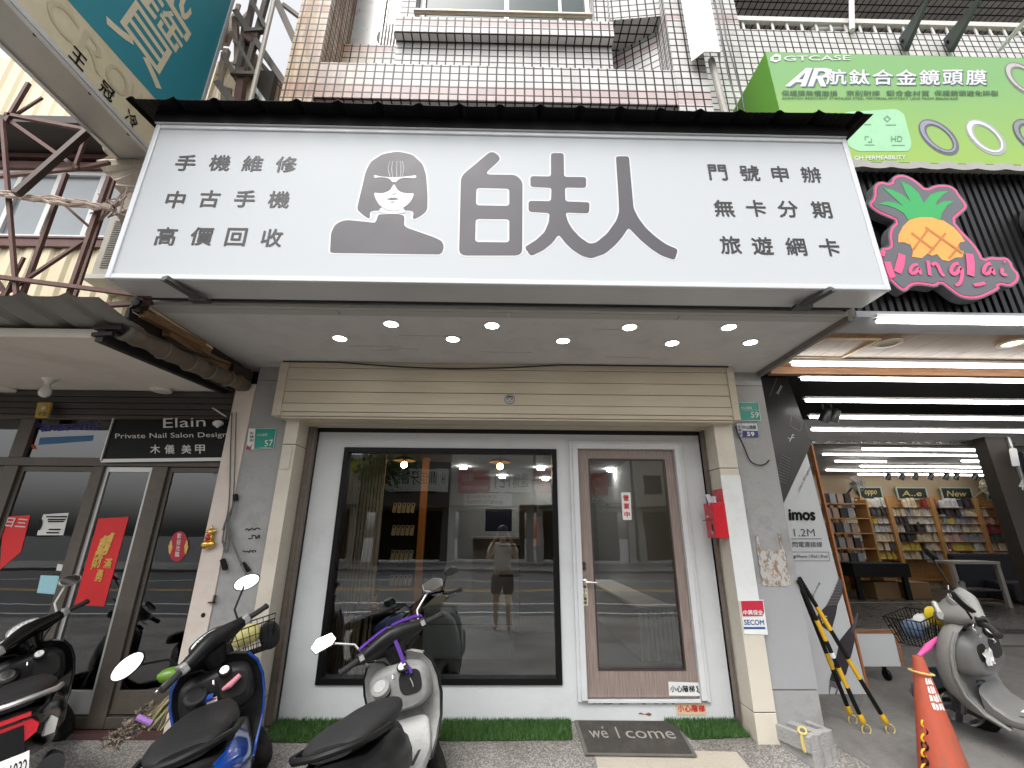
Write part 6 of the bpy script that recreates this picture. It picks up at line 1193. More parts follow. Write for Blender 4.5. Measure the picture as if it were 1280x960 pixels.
PB = thing('display_wall', 'black display wall with rows of hanging phone cases inside the shop', 'display', (a, 2.4, .2)); part('board', [(a, f_(560, 650).x, 2.4, 2.46, .2, 2.5)], mat('board_black', (.006, .006, .0065), .8, spec=.1), PB); part('orange_post', [(b, b+.10, 2.35, 2.42, .2, 2.55)], mat('orange_wood_post', (.50, .22, .06), .5, var=.1), PB); part('grey_post', [(a-.02, a+.03, 2.3, 2.4, .2, 2.55)], alg, PB)
cm = [mat('case_clear', (.5, .52, .54), .25), mat('case_grey', (.28, .29, .3), .3), mat('case_white', (.62, .62, .6), .3)]; proto = None; rr = random.Random(12)
for r_, py in enumerate((635, 663, 694, 725)):
    for k in range(5):
        p = f_(495+k*5.6-r_*1.2, py); q = MB(); q.shape([rnd([(-.03, -.07), (.03, -.07), (.03, .07), (-.03, .07)], .012)], lambda u, v: Vector((u, 0, v)), (0, .012, 0))
        if proto is None: q.shape([rnd([(-.024, .03), (0, .03), (0, .06), (-.024, .06)], .006)], lambda u, v: Vector((u, -.002, v)), None, 1); proto = o = q.build('phone_case', [cm[r_ % 3], blackm], loc=(0, 0, 0))
        else: o = proto.copy(); COL.objects.link(o)
        o.location = (p.x, 2.34, p.z); o.rotation_euler = (0, R(8), R(50)); tag(o, 'pale phone case hanging on the black display wall inside the shop', 'phone case', 'phone cases on the black display wall')
SF2 = thing('grey_sofa', 'low grey sofa with its back to the shop window', 'sofa', (-.2, 1.2, .2)); f_ = lambda px, py: AY(px, py, .85); a, b = f_(527, 800), f_(642, 756); gs_ = mat('sofa_grey', (.30, .305, .31), .75, var=.08, bump=.2, bscale=120)
part('backrest', [(a.x, b.x, .85, 1.05, .28, b.z)], gs_, SF2, bevel=.04); part('seat', [(a.x, b.x, 1.051, 1.7, .28, .62)], gs_, SF2, bevel=.04); part('armrest', [(b.x-.16, b.x, 1.06, 1.72, .62, .78)], gs_, SF2, bevel=.03); part('armrest', [(a.x, a.x+.16, 1.06, 1.72, .62, .78)], gs_, SF2, bevel=.03); part('seam', [(a.x+.01, b.x-.01, .846, .852, .60, .606)], blackm, SF2)
c = AY(467, 764, .42); ST2 = thing('side_table', 'small round black side table behind the window glass', 'side table', (c.x, c.y, .2)); mb = MB(); mb.lathe([(.19, -.008), (.195, 0), (.19, .008), (0, .009)], c, (0, 0, 1), 32); mb.build('table_top', mat('table_black', (.03, .03, .03), .3), ST2)
for t in (.5, 2.6, 4.7): mb = MB(); mb.tube([c+Vector((math.cos(t)*.13, math.sin(t)*.13, -.01)), Vector((c.x+math.cos(t)*.15, c.y+math.sin(t)*.15, .2))], .009, 6); mb.build('leg', blackm, ST2)
F = thing('gold_figurine', 'small pink and gold ornament on the round side table', 'ornament', c); mb = MB()
for dx, dz, r_ in ((0, .035, .035), (0, .09, .030), (-.03, .04, .02), (.03, .04, .02), (-.018, .12, .01), (.018, .12, .01)): mb.lathe([(r_*math.sin(math.pi*k/8), -r_*math.cos(math.pi*k/8)) for k in range(9)], (c.x+dx, c.y, c.z+dz+.01), (0, 0, 1), 12)
mb.build('figure', mat('pink_gold', (.70, .36, .26), .3, .4), F, smooth=True); mb = MB(); mb.lathe([(.045, 0), (.05, .012), (.04, .02)], c+Vector((0, 0, .009)), (0, 0, 1), 16); mb.build('base', goldm, F)
CT = thing('slatted_counter', 'pale slatted sales counter seen through the door glass', 'counter', (1.5, 1.7, .2)); f_ = lambda px, py: AY(px, py, 1.15); a, b = f_(803, 813), f_(862, 762); cw = mat('counter_white', (.6, .57, .52), .6); mb = MB(); k = 0
while a.x+k*.05 < b.x+.4: x = a.x+k*.05; mb.box(x, x+.04, 1.15, 1.18, .2, b.z); k += 1
mb.build('front_slats', cw, CT); part('side_panel', [(a.x, a.x+.02, 1.181, 4.2, .2, b.z)], mat('counter_side', (.32, .30, .27), .6), CT); part('counter_top', [(a.x-.02, a.x+.6, 1.13, 4.2, b.z+.001, b.z+.03)], cw, CT)
for k, (p, lb) in enumerate((((642, 700), 'dark cabinet with an orange roll beside it, inside near the window edge'),)):
    f_ = lambda px, py: AY(px, py, 2.6); a, b = f_(650, 800), f_(700, 640); T = thing('grey_cabinet', 'dark grey cabinet inside the shop near the window edge', 'cabinet', (a.x, 2.6, .2)); part('cabinet_body', [(a.x, b.x, 2.6, 3.1, .2, 1.9)], mat('cabinet_grey', (.07, .07, .075), .6), T); part('shelf', [(a.x-.3, a.x-.001, 2.65, 3.1, .9, .93), (a.x-.3, a.x-.001, 2.65, 3.1, 1.3, 1.33)], blackm, T)
    c = AY(672, 664, 2.45); mb = MB(); mb.lathe([(.06, -.2), (.06, .2), (.0, .201)], c, (0, 0, 1), 18); tag(mb.build('orange_roll', mat('brick_orange', (.36, .12, .06), .7), loc=c, smooth=True), 'upright brick orange roll standing by the dark grey cabinet', 'roll')
BT = thing('rear_counter', 'grey panelled service counter at the back of the phone shop', 'counter', (.0, 3.6, .2)); f_ = lambda px, py: AY(px, py, 3.6); a, b = f_(590, 720), f_(690, 674); part('front_panel', [(a.x, b.x, 3.6, 3.65, .2, b.z)], mat('panel_grey', (.20, .19, .18), .6, var=.1), BT); part('counter_top', [(a.x-.03, b.x+.03, 3.55, 4.1, b.z+.001, b.z+.04)], mat('panel_pale', (.36, .34, .32), .4), BT)
a, b = f_(606, 664), f_(640, 636); tag(part('monitor', [(a.x, b.x, 3.7, 3.73, a.z, b.z)], mat('screen_dark', (.01, .012, .03), .2), None), 'dark monitor screen standing on the rear counter', 'monitor'); 
for k, (p, lb) in enumerate((((505, 581), 'warm glowing pendant bulb in front of the black display wall'), ((625, 583), 'warm glowing pendant bulb in the middle of the shop window'))):
    c = AY(*p, 1.3); T = thing('pendant_lamp', lb, 'pendant lamp', c, 'pendant bulbs in the phone shop'); mb = MB(); mb.lathe([(.038*math.sin(math.pi*j/8), -.04*math.cos(math.pi*j/8)) for j in range(9)], c, (0, 0, 1), 14); mb.build('bulb', emit('warm_bulb', (1, .62, .22), 90.), T, smooth=True)
    mb = MB(); mb.lathe([(.02, .035), (.022, .08), (.006, .09)], c, (0, 0, 1), 12); mb.tube([c+Vector((0, 0, .09)), Vector((c.x, c.y, 2.56))], .004, 5); mb.lathe([(.14, .05), (.12, .08), (.03, .11)], c, (0, 0, 1), 24, caps=False); mb.build('shade', mat('bronze_shade', (.10, .07, .045), .4, .6), T, smooth=True)
for k, (p, z) in enumerate((((579, 585), 2.53), ((676, 586), 2.53), ((682, 599), 2.53), ((763, 588), 2.53), ((628, 596), 2.53))):
    c = AZ(*p, z); T = thing('inner_downlight', ['small lit ceiling lamp inside, between the two pendant bulbs', 'small lit ceiling lamp inside, near the window frame by the door', 'small lit ceiling lamp deeper inside behind the one near the window frame', 'small lit ceiling lamp seen at the top of the door glass', 'small lit ceiling lamp deep inside behind the middle pendant'][k], 'downlight', c, 'ceiling lamps inside the phone shop'); mb = MB(); mb.lathe([(.055, 0), (.06, -.012), (.05, -.014), (0, -.015)], c, (0, 0, 1), 18); mb.build('lens', emit('cool_lens', (1, .98, .94), 110.), T)
# ================================================================ SCOOTERS
CAS = R(26); SAX = Vector((-math.sin(CAS), 0, math.cos(CAS))); SPV = Vector((.40, 0, .95))
def sgnp(v, p): return math.copysign(abs(v)**p, v)
def rx_(x, zc, w, h, n=24, e=2.6, yc=0): return [Vector((x, yc+w*sgnp(math.cos(2*math.pi*j/n), 2/e), zc+h*sgnp(math.sin(2*math.pi*j/n), 2/e))) for j in range(n)]
def ry_(y, xc, zc, rx, rz, n=20, e=2.3, rot=0.):
    q = []
    for j in range(n):
        a, b = rx*sgnp(math.cos(2*math.pi*j/n), 2/e), rz*sgnp(math.sin(2*math.pi*j/n), 2/e)
        q.append(Vector((xc+a*math.cos(rot)-b*math.sin(rot), y, zc+a*math.sin(rot)+b*math.cos(rot))))
    return q
tyre_m = mat('tyre_rubber', (.009, .009, .009), .85, spec=.2, var=.3, dirt=(.09, .085, .08), damt=.5); rim_m = mat('rim_grey', (.16, .16, .165), .35, .7)
mirror_m = mat('mirror_glass', (.9, .92, .94), .02, 1., var=.01); chrome2 = mat('scooter_chrome', (.62, .62, .62), .18, .95, var=.05)
redlens = mat('red_lens', (.60, .01, .025), .12, coat=.6, var=.2, scale=30); clearlens = mat('clear_lens', (.55, .55, .52), .12, coat=.6, var=.25, scale=60); dial_m = mat('dial_white', (.66, .68, .68), .25, coat=.5)
def scooter(label, pos, h, lean, steer, c):
    """c: body, shield, cowl, floor, trim, fender materials and options"""
    base = Vector((pos[0], pos[1], pos[2])); M = Matrix.Translation(base) @ Matrix.Rotation(h, 4, 'Z') @ Matrix.Rotation(-lean, 4, 'X') @ Matrix.Diagonal((.97*c.get('scale', 1), c.get('scale', 1), .96*c.get('scale', 1), 1))
    SM = M @ Matrix.Translation(SPV) @ Matrix.Rotation(steer, 4, SAX) @ Matrix.Translation(-SPV)
    T = thing('parked_scooter', label, 'scooter', base, 'parked scooters')
    def P(nm, mb, m, st=False, par=None, smooth=True, bevel=0., angle=40): mb.xf(SM if st else M); return mb.build(nm, m, par or T, smooth=smooth, bevel=bevel, angle=angle)
    # wheels
    for nm, x, st in (('wheel', .63, True), ('wheel', -.62, False)):
        mb = MB(); pr = []
        for k in range(13): a = math.pi*2*k/12; pr.append((.185+.052*math.cos(a), .055*math.sin(a)))
        mb.lathe(pr, (x, 0, .237), (0, 1, 0), 40, caps=False); w_ = P(nm, mb, tyre_m, st)
        mb = MB(); mb.lathe([(.14, -.03), (.15, -.02), (.15, .02), (.14, .03), (.13, .02), (.13, -.02), (.14, -.03)], (x, 0, .237), (0, 1, 0), 32, caps=False); mb.lathe([(.035, -.05), (.035, .05)], (x, 0, .237), (0, 1, 0), 14)
        for k in range(5): a = k*1.2566; mb.bar((x+.03*math.cos(a), 0, .237+.03*math.sin(a)), (x+.138*math.cos(a), 0, .237+.138*math.sin(a)), .035, .03, up=(0, 1, 0))
        P('rim', mb, rim_m, st, w_)
        if st: mb = MB(); mb.lathe([(.09, -.045), (.09, -.041)], (x, 0, .237), (0, 1, 0), 24); P('brake_disc', mb, chrome2, st, w_)
    mb = MB()
    for s in (-1, 1): mb.tube([(.63, s*.075, .237), (.56, s*.075, .45), (.50, s*.06, .58)], .021, 8)
    mb.tube([(.55, 0, .48), (.42, 0, .9)], .03, 8); P('fork', mb, mat('fork_metal', (.2, .2, .2), .4, .7), True)
    mb = MB(); rings = []
    for k in range(11):
        a = R(20+k*13); r_ = .268; w = .075+.012*math.sin(math.pi*k/10); cx, cz = .63+r_*math.cos(a), .237+r_*math.sin(a); ox, oz = math.cos(a), math.sin(a)
        rings.append([Vector((cx-ox*.06, -w, cz-oz*.06)), Vector((cx-ox*.01, -w*.95, cz-oz*.01)), Vector((cx+ox*.012, -w*.6, cz+oz*.012)), Vector((cx+ox*.02, 0, cz+oz*.02)), Vector((cx+ox*.012, w*.6, cz+oz*.012)), Vector((cx-ox*.01, w*.95, cz-oz*.01)), Vector((cx-ox*.06, w, cz-oz*.06)), Vector((cx, 0, cz))])
    mb.loft(rings); P('front_fender', mb, c['fender'], True)
    # leg shield: thick shell, convex in front, hollow towards the rider
    W_ = c.get('wide', 1.); mb = MB(); rings = []
    prof = [(.27, .30, .150, .10), (.34, .40, .175, .15), (.45, .455, .215, .17), (.58, .465, .238, .16), (.70, .45, .242, .15), (.80, .425, .225, .13), (.87, .40, .185, .11), (.905, .385, .12, .08)]
    for z, xc, w, d_ in prof:
        w *= W_; q = []
        for j in range(13): a = -math.pi/2+math.pi*j/12; q.append(Vector((xc+d_*math.cos(a)**.8 if abs(math.cos(a)) > 1e-6 else xc, w*math.sin(a), z)))
        for j in range(9): t = 1-2*j/8; q.append(Vector((xc-.035+.055*(1-t*t), w*t*.965, z)))
        rings.append(q)
    mb.loft(rings); P('leg_shield', mb, c['shield'], angle=55)
    for s in (-1, 1):
        mb = MB(); mb.tube([(xc-.02, s*w*W_*1.005, z) for z, xc, w, d_ in prof[:7]], .011, 8); P('shield_trim', mb, c['trim'])
    mb = MB(); mb.loft([rx_(x, z, w, hh, e=5) for x, z, w, hh in ((.39, .40, .155, .10), (.34, .345, .16, .06), (.26, .315, .165, .035), (.05, .31, .165, .035), (-.08, .325, .15, .05))]); P('floorboard', mb, c['floor'])
    mb = MB()
    for k in range(5): mb.box(.0, .24, -.115+k*.05, -.095+k*.05, .344, .349)
    P('floor_ribs', mb, mat('rubber_rib', (.03, .03, .03), .7), smooth=False)
    # inner glove panel with pocket, lock dial and filler cap
    mb = MB(); mb.loft([rx_(x, z, w, hh, e=3.5) for x, z, w, hh in ((.44, .70, .20*W_, .15), (.36, .70, .195*W_, .145), (.325, .695, .18*W_, .125), (.315, .69, .165*W_, .11))]); ip = P('inner_panel', mb, c['inner'])
    mb = MB(); mb.loft([rx_(x, .725, .075, .075, e=3.2, yc=-.095) for x in (.31, .318)]); mb.loft([rx_(x, .725, .06, .055, e=3, yc=.10) for x in (.3118, .318)]); P('pocket', mb, darkv, False, ip, smooth=False)
    mb = MB(); mb.lathe([(.038, 0), (.038, .012), (.03, .018), (0, .018)], (.31, -.06, .825), (-.75, 0, .66), 22); P('ignition_lock', mb, c.get('lockbase', blackm), False, ip)
    mb = MB(); mb.lathe([(.027, .0185), (.025, .021), (0, .021)], (.31, -.06, .825), (-.75, 0, .66), 20); mb.box(.27, .275, -.064, -.056, .84, .86); P('lock_face', mb, dial_m, False, ip)
    if c.get('cap'):
        mb = MB(); mb.lathe([(.062, -.03), (.062, .006), (.052, .014), (0, .016)], (.295, .10, .745), (-.7, 0, .7), 26); P('filler_cap', mb, c['cap'], False, ip)
        mb = MB(); mb.lathe([(.042, .0165), (.04, .019), (0, .0195)], (.295, .10, .745), (-.7, 0, .7), 26); P('cap_disc', mb, c.get('capdisc', chrome2), False, ip)
    mb = MB(); mb.tube([(.30, 0, .80), (.27, 0, .80), (.262, 0, .785), (.27, 0, .775)], .006, 6); P('bag_hook', mb, chrome2)
    # rear body, seat
    mb = MB(); mb.loft([rx_(x, (a+b)/2, w, (b-a)/2, e=3) for x, a, b, w in ((-.04, .33, .62, .10), (-.07, .32, .65, .13), (-.2, .31, .675, .165), (-.4, .34, .69, .19), (-.6, .42, .705, .195), (-.76, .50, .715, .165), (-.86, .58, .71, .11), (-.89, .62, .70, .06))]); P('rear_body', mb, c['body'])
    for s in (-1, 1):
        mb = MB(); rings = []
        for x, z, hh, w in ((-.10, .48, .05, .148), (-.2, .51, .11, .184), (-.38, .55, .13, .212), (-.58, .59, .11, .215), (-.74, .63, .07, .186), (-.85, .66, .03, .13)): rings.append([Vector((x, s*(w-.04), z-hh)), Vector((x, s*w, z-hh*.6)), Vector((x, s*(w+.012), z)), Vector((x, s*w, z+hh*.6)), Vector((x, s*(w-.04), z+hh)), Vector((x, s*(w-.06), z))])
        mb.loft(rings); P('side_panel', mb, c['panel'])
    mb = MB(); mb.loft([rx_(x, z, w, hh, e=2.8) for x, z, w, hh in ((.035, .685, .06, .02), (.02, .69, .10, .04), (-.03, .70, .13, .052), (-.15, .712, .155, .055), (-.3, .722, .178, .055), (-.45, .742, .185, .057), (-.6, .757, .175, .053), (-.72, .762, .145, .043), (-.76, .757, .10, .03))]); st_ = P('seat', mb, c['seat'])
    mb = MB(); mb.box(-.99, -.60, -.06, .06, .21, .36); P('engine_case', mb, mat('engine_grey', (.10, .10, .10), .5, .5), smooth=False, bevel=.03)
    mb = MB(); mb.tube([(-.35, -.15, .28), (-.55, -.16, .30), (-.95, -.17, .40)], [.03, .055, .06], 12); P('exhaust', mb, mat('exhaust_black', (.03, .03, .03), .4, .6))
    mb = MB(); mb.tube([(-.05, .12, .30), (-.02, .22, .16), (.0, .25, .03)], .011, 6); P('side_stand', mb, blackm)
    mb = MB(); mb.tube([(-.50, .20, .73), (-.72, .19, .765), (-.84, .12, .785), (-.88, 0, .79), (-.84, -.12, .785), (-.72, -.19, .765), (-.50, -.20, .73)], .016, 8); P('grab_rail', mb, c['rail'])
    # tail
    mb = MB(); mb.loft([[Vector((-.885+.06*abs(y)*4-d_, y, z)) for y, z in ((-.11, .60), (-.12, .64), (-.09, .68), (.09, .68), (.12, .64), (.11, .60), (.06, .57), (-.06, .57))] for d_ in (0, .03)]); P('tail_light', mb, redlens)
    if c.get('bigtail'):
        mb = MB(); mb.loft([[Vector((-.90+.05*abs(y)*4-d_, y, z)) for y, z in ((-.09, .70), (-.09, .72), (.09, .72), (.09, .70))] for d_ in (0, .02)]); P('brake_light', mb, redlens)
    for s in (-1, 1):
        mb = MB(); mb.loft([[Vector((-.80-d_*.5, s*(y+d_*.3), z)) for y, z in ((.125, .54), (.135, .60), (.16, .64), (.185, .61), (.17, .54))] for d_ in (0, .035)]); P('rear_indicator', mb, clearlens)
    mb = MB(); mb.hexa([(-.96, -.085, .40), (-.96, .085, .40), (-.95, .085, .40), (-.95, -.085, .40), (-.92, -.085, .52), (-.92, .085, .52), (-.91, .085, .52), (-.91, -.085, .52)]); pl = P('license_plate', mb, mat('plate_paint', (.74, .74, .72), .4), smooth=False)
    if c.get('plate'): mb = MB(); txt(mb, c['plate'], lambda u, v: Vector((-.9628+.04*v, .078-.156*u, .405+.11*v)), 0, .15, 1, .6, .01); P('lettering', mb, blkp, False, pl, smooth=False)
    mb = MB(); mb.hexa([(-.93, -.07, .40), (-.93, .07, .40), (-.86, .07, .50), (-.86, -.07, .50), (-.90, -.06, .66), (-.90, .06, .66), (-.82, .06, .66), (-.82, -.06, .66)]); P('rear_mudguard', mb, blkpl, smooth=False)
    # handlebar cowl
    k_ = c.get('cowlw', 1.); mb = MB(); mb.loft([ry_(y, x, z, a, b, rot=R(-28)) for y, x, z, a, b in ((-.235, .335, 1.005, .02, .022), (-.22, .34, 1.005, .036, .034), (-.16, .365, 1.0, .055*k_, .042), (-.08, .405, .995, .095*k_, .058), (0, .425, .992, .118*k_, .066), (.08, .405, .995, .095*k_, .058), (.16, .365, 1.0, .055*k_, .042), (.22, .34, 1.005, .036, .034), (.235, .335, 1.005, .02, .022))])
    P('handlebar_cowl', mb, c['cowl'], True, angle=60)
    mb = MB(); mb.loft([[Vector((xc+rx*math.cos(t*.3142), ry*math.sin(t*.3142), z)) for t in range(20)] for z, xc, rx, ry in ((.86, .41, .05, .06), (.92, .405, .065, .075), (.97, .405, .085, .10))]); P('steering_neck', mb, c['cowl'], True)
    nrm = Vector((-.53, 0, .85)); mc = Vector((.395, 0, 1.052)); ex, ey = Vector((0, -1, 0)), Vector((.85, 0, .53))
    eL = lambda rx, ry, n, o: [mc+nrm*o+ex*rx*math.cos(t*2*math.pi/n)+ey*ry*math.sin(t*2*math.pi/n) for t in range(n)]
    a, b = c.get('meter', (.085, .045)); mb = MB(); mb.loft([eL(a*1.12, b*1.15, 28, -.02), eL(a*1.12, b*1.15, 28, .006), eL(a, b, 28, .010), eL(a*.98, b*.96, 28, .004)], caps=False); me_ = P('speedometer', mb, c['bezel'], True)
    mb = MB(); mb.loft([eL(a, b, 28, .003), eL(a*.9, b*.9, 28, .006)]); P('dial', mb, c.get('dial', dial_m), True, me_)
    mb = MB()
    for t in range(9): an = R(200-t*27.5); p = mc+nrm*.0075+ex*math.cos(an)*a*.55+ey*math.sin(an)*b*.6; mb.bar(p, p+ex*math.cos(an)*a*.14+ey*math.sin(an)*b*.2, .004, .001)
    mb.bar(mc+nrm*.008, mc+nrm*.008-ex*a*.4+ey*b*.3, .004, .001); P('dial_marks', mb, c.get('marks', blkp), True, me_, smooth=False)
    for s in (-1, 1):
        mb = MB(); mb.tube([(.335, s*.225, 1.005), (.31, s*.28, 1.0), (.295, s*.36, .995)], [.018, .0195, .0195], 12); mb.lathe([(.0225, 0), (.0225, .012), (.012, .016)], (.295, s*.36, .995), (-.1, s, 0), 12); P('grip', mb, mat('grip_rubber', (.016, .016, .016), .7, bump=.5, bscale=250), True)
        mb = MB(); mb.box(.30, .365, min(s*.195, s*.245), max(s*.195, s*.245), .975, 1.04); P('switch_block', mb, c['switch'], True, smooth=False, bevel=.012)
        mb = MB(); mb.box(.298, .301, min(s*.205, s*.235), max(s*.205, s*.235), .99, 1.025); P('switch_button', mb, mat('button_grey', (.3, .3, .3), .4), True, smooth=False)
        mb = MB(); mb.tube([(.375, s*.225, 1.0), (.40, s*.27, .99), (.385, s*.36, .985)], [.009, .008, .009], 8); P('brake_lever', mb, c.get('lever', chrome2), True)
        mh = c.get('mir', (.06, .085, 0)); mz = c.get('mz', 1.21); ctr = Vector((.40, s*.40, mz)); mb = MB(); mb.tube([(.375, s*.205, 1.02), (.39, s*.23, 1.10), (.41, s*.34, mz-.04), ctr+Vector((.015, 0, 0))], .0075, 8)
        my_ = Matrix.Rotation(c.get('my', 0), 3, 'Z'); vx, vy = my_ @ Vector((.12, -1, 0)).normalized(), my_ @ Vector((c.get('mt', .55), .05, 1)).normalized(); vn = vx.cross(vy).normalized(); vn = -vn if (my_.inverted() @ vn).x > 0 else vn
        def mo(sc, o):
            if mh[2]: sh = [(-1, -.35), (-.75, -.9), (.55, -.95), (1, .1), (.6, .95), (-.6, .75)]; sh = [(p[0]*-s, p[1]) for p in sh]
            else: sh = [(math.cos(t*.3142), math.sin(t*.3142)) for t in range(20)]
            return [ctr+vx*(p[0]*mh[1]*sc+p[1]*.02*s)+vy*p[1]*mh[0]*sc+vn*o for p in sh]
        mb.loft([mo(.55, -.035), mo(.95, -.018), mo(1.04, 0), mo(1.0, .006), mo(.96, .002)], caps=True); mi = P('mirror', mb, c.get('mshell', blkpl), True)
        mb = MB(); mb.loft([mo(.95, .0035), mo(.94, .0045)]); P('mirror_glass', mb, mirror_m, True, mi, smooth=False)
    mb = MB()
    for s in (-1, 1): mb.tube([Vector(p) for p in ((.39, s*.2, .985), (.43, s*.19, .95), (.42, s*.10, .90), (.44, s*.05, .82))], .007, 6)
    P('control_cables', mb, cb, True)
    mb = MB(); mb.loft([ry_(y, .53, .985, .02, .03) for y in (-.08, -.06, .06, .08)]); P('headlight', mb, clearlens, True)
    return T, M, SM, P
bp_ = mat('scooter_black_gloss', (.004, .004, .0045), .22, coat=.35, var=.1); bm_ = mat('scooter_black_matt', (.0085, .0085, .009), .42, var=.25, scale=6, dirt=(.06, .06, .058), damt=.35, spec=.3)
seat_b = mat('seat_vinyl', (.009, .009, .0095), .55, spec=.3, var=.2, scale=4, bump=.25, bscale=180)
silv_p = mat('scooter_silver', (.50, .50, .50), .3, .7)
# black glossy scooter at the salon
T1, M1, S1, P1 = scooter('glossy black scooter with a big red tail light before the nail salon', (-3.04, -.72, -.095), R(131), R(13.4), R(42),
    dict(scale=.95, body=bp_, panel=bp_, shield=bp_, inner=bm_, floor=bm_, fender=bp_, cowl=bp_, trim=bp_, seat=seat_b, rail=silv_p, switch=silv_p, bezel=silv_p, meter=(.095, .055), cap=bm_, mir=(.05, .075, 0), bigtail=True, plate='NGC·1032', mshell=mat('mirror_back_white', (.6, .6, .6), .3), lockbase=bm_))
# blue scooter
blue = mat('scooter_blue', (.004, .05, .30), .2, coat=.8, var=.12)
T2, M2, S2, P2 = scooter('black scooter with bright blue side panels and a wire front basket', (-1.503, -1.175, -.13), R(114.6), R(15.9), R(43),
    dict(body=bm_, panel=blue, shield=bm_, inner=bm_, floor=bm_, fender=bm_, cowl=bm_, trim=blue, seat=seat_b, rail=blkpl, switch=silv_p, bezel=bm_, meter=(.105, .042), dial=mat('dial_pale', (.60, .62, .66), .2, coat=.5), cap=bm_, capdisc=darkv, mir=(.055, .085, 0), mt=.55, my=R(-52), cowlw=1.3, wide=1.04))
mb = MB(); mb.box(.300, .3065, -.005, .05, .655, .695); st = P2('warning_label', mb, mat('label_white', (.7, .7, .68), .5), smooth=False); mb = MB(); mb.box(.2985, .2995, -.003, .048, .683, .693); P2('label_red', mb, mat('ink_red', (.55, .02, .03)), False, st, smooth=False)
mb = MB()
for (a, b) in (((.30, .15, .70), (.29, -.02, .66)),): mb.tube(sm([(.31, .15, .705), (.29, .10, .70), (.295, .04, .71), (.30, .0, .70)], 2, False), .02, 8)
mb.xf(M2); tag(mb.build('blue_cloth', mat('cloth_blue', (.01, .06, .30), .9, bump=.5), loc=M2 @ Vector((.3, .08, .70)), smooth=True), 'blue cloth stuffed in the inner pocket of the blue and black scooter', 'cloth')
mb = MB(); mb.tube([(.31, -.04, .72), (.29, -.08, .735), (.30, -.14, .77)], [.012, .02, .015], 8); mb.xf(M2); tag(mb.build('pink_cloth', mat('cloth_pink', (.55, .22, .26), .9), loc=M2 @ Vector((.3, -.08, .73)), smooth=True), 'pink cloth stuffed in the inner pocket of the blue and black scooter', 'cloth')
def basket(M, c, label, wd=.17, dp=.13, hh=.2, m=None):
    T = thing('wire_basket', label, 'basket', M @ Vector(c)); mb = MB(); c = Vector(c); m = m or blackm
    cor = lambda t, x, y: c+Vector((x*dp*(.72+.28*t), y*wd*(.72+.28*t), hh*t))
    for t in (0, .33, .66, 1): mb.tube([cor(t, *p) for p in ((-1, -1), (1, -1), (1, 1), (-1, 1))], .005 if t == 1 else .003, 5, closed=True)
    for k in range(9):
        u = -1+k*.25
        for a in ((u, -1), (u, 1), (-1, u), (1, u)): mb.bar(cor(0, *a), cor(1, *a), .005)
        mb.bar(cor(0, u, -1), cor(0, u, 1), .005)
    mb.xf(M); mb.build('wires', m, T); mb = MB(); mb.bar(c+Vector((-dp, 0, .02)), c+Vector((-dp-.1, 0, -.04)), .03, .01); mb.xf(M); mb.build('bracket', m, T); return T
basket(M2, (.74, -.19, .80), 'black wire basket mounted at the front of the blue and black scooter')
mb = MB(); mb.loft([rx_(.74+x, .93, .10*w, .07*w, e=2.4, yc=-.16) for x, w in ((-.09, .4), (-.07, .9), (0, 1.05), (.06, .9), (.09, .3))]); mb.xf(M2); tag(mb.build('yellow_bag', mat('pale_yellow_cloth', (.66, .60, .25), .85, bump=.6, bscale=25, var=.15), loc=M2 @ Vector((.7, 0, .9)), smooth=True), 'pale yellow bag lying in the wire basket of the blue and black scooter', 'bag')
mb = MB(); mb.loft([rx_(.70+x, .88, .07*w, .10*w, e=2.2, yc=-.31) for x, w in ((-.07, .3), (-.05, .9), (.02, 1.0), (.07, .4))]); mb.xf(M2); tag(mb.build('black_bag', mat('black_cloth', (.008, .008, .009)), loc=M2 @ Vector((.66, -.12, .88)), smooth=True), 'black bag hanging over the rim of the wire basket on the blue and black scooter', 'bag')
# dried plant bundle and green marrow behind the blue scooter
DP = AZ(190, 892, .42); PT = thing('dried_plant_bundle', 'bundle of dried flowers and pale leaves tied with a purple band', 'plant', DP)
pb = lambda px, py: AY(px, py, DP.y+.05+(px-200)*.0012)
mb = MB(); r = random.Random(31)
for k in range(16): a, b = pb(235+r.uniform(-8, 8), 862+r.uniform(-6, 6)), pb(190+r.uniform(-16, 12), 905+r.uniform(-10, 8)); mb.tube([a, a.lerp(b, .5)+Vector((0, r.uniform(-.02, .02), r.uniform(0, .03))), b], .006, 5, m=k % 2)
mb.build('stems', [mat('dry_stem', (.26, .27, .12), .8, var=.3), mat('dry_stem_brown', (.22, .17, .10), .8, var=.3)], PT)
mb = MB()
for k in range(520):
    t = r.random()**1.3; p = pb(196-t*60+r.uniform(-10, 10), 892+t*38+r.uniform(-9, 8)-(r.random() < .3)*14*(1-t)); v = Vector((r.uniform(-1, 1), r.uniform(-1, 1), r.uniform(-1, 1))).normalized(); w = v.cross(Vector((.3, .5, .8))).normalized(); s = r.uniform(.010, .024); mb.add([p-v*s, p+w*s*.5, p+v*s, p-w*s*.5], [(0, 1, 2, 3)], r.choice((0, 0, 1)))
mb.build('dried_heads', [mat('dry_head', (.20, .165, .125), .9, var=.5, scale=30), mat('dry_head_pale', (.32, .28, .22), .9, var=.4, scale=30)], PT)
mb = MB()
for k in range(15): a = k*.42+.2; c0 = pb(239, 877); t = Vector((math.cos(a)*.6, -.35+.2*math.sin(k), math.sin(a))).normalized(); n_ = t.cross(Vector((0, 1, 0))).normalized(); l = r.uniform(.09, .13); mb.add([c0, c0+t*l*.45+n_*.014, c0+t*l, c0+t*l*.45-n_*.014], [(0, 1, 2, 3)])
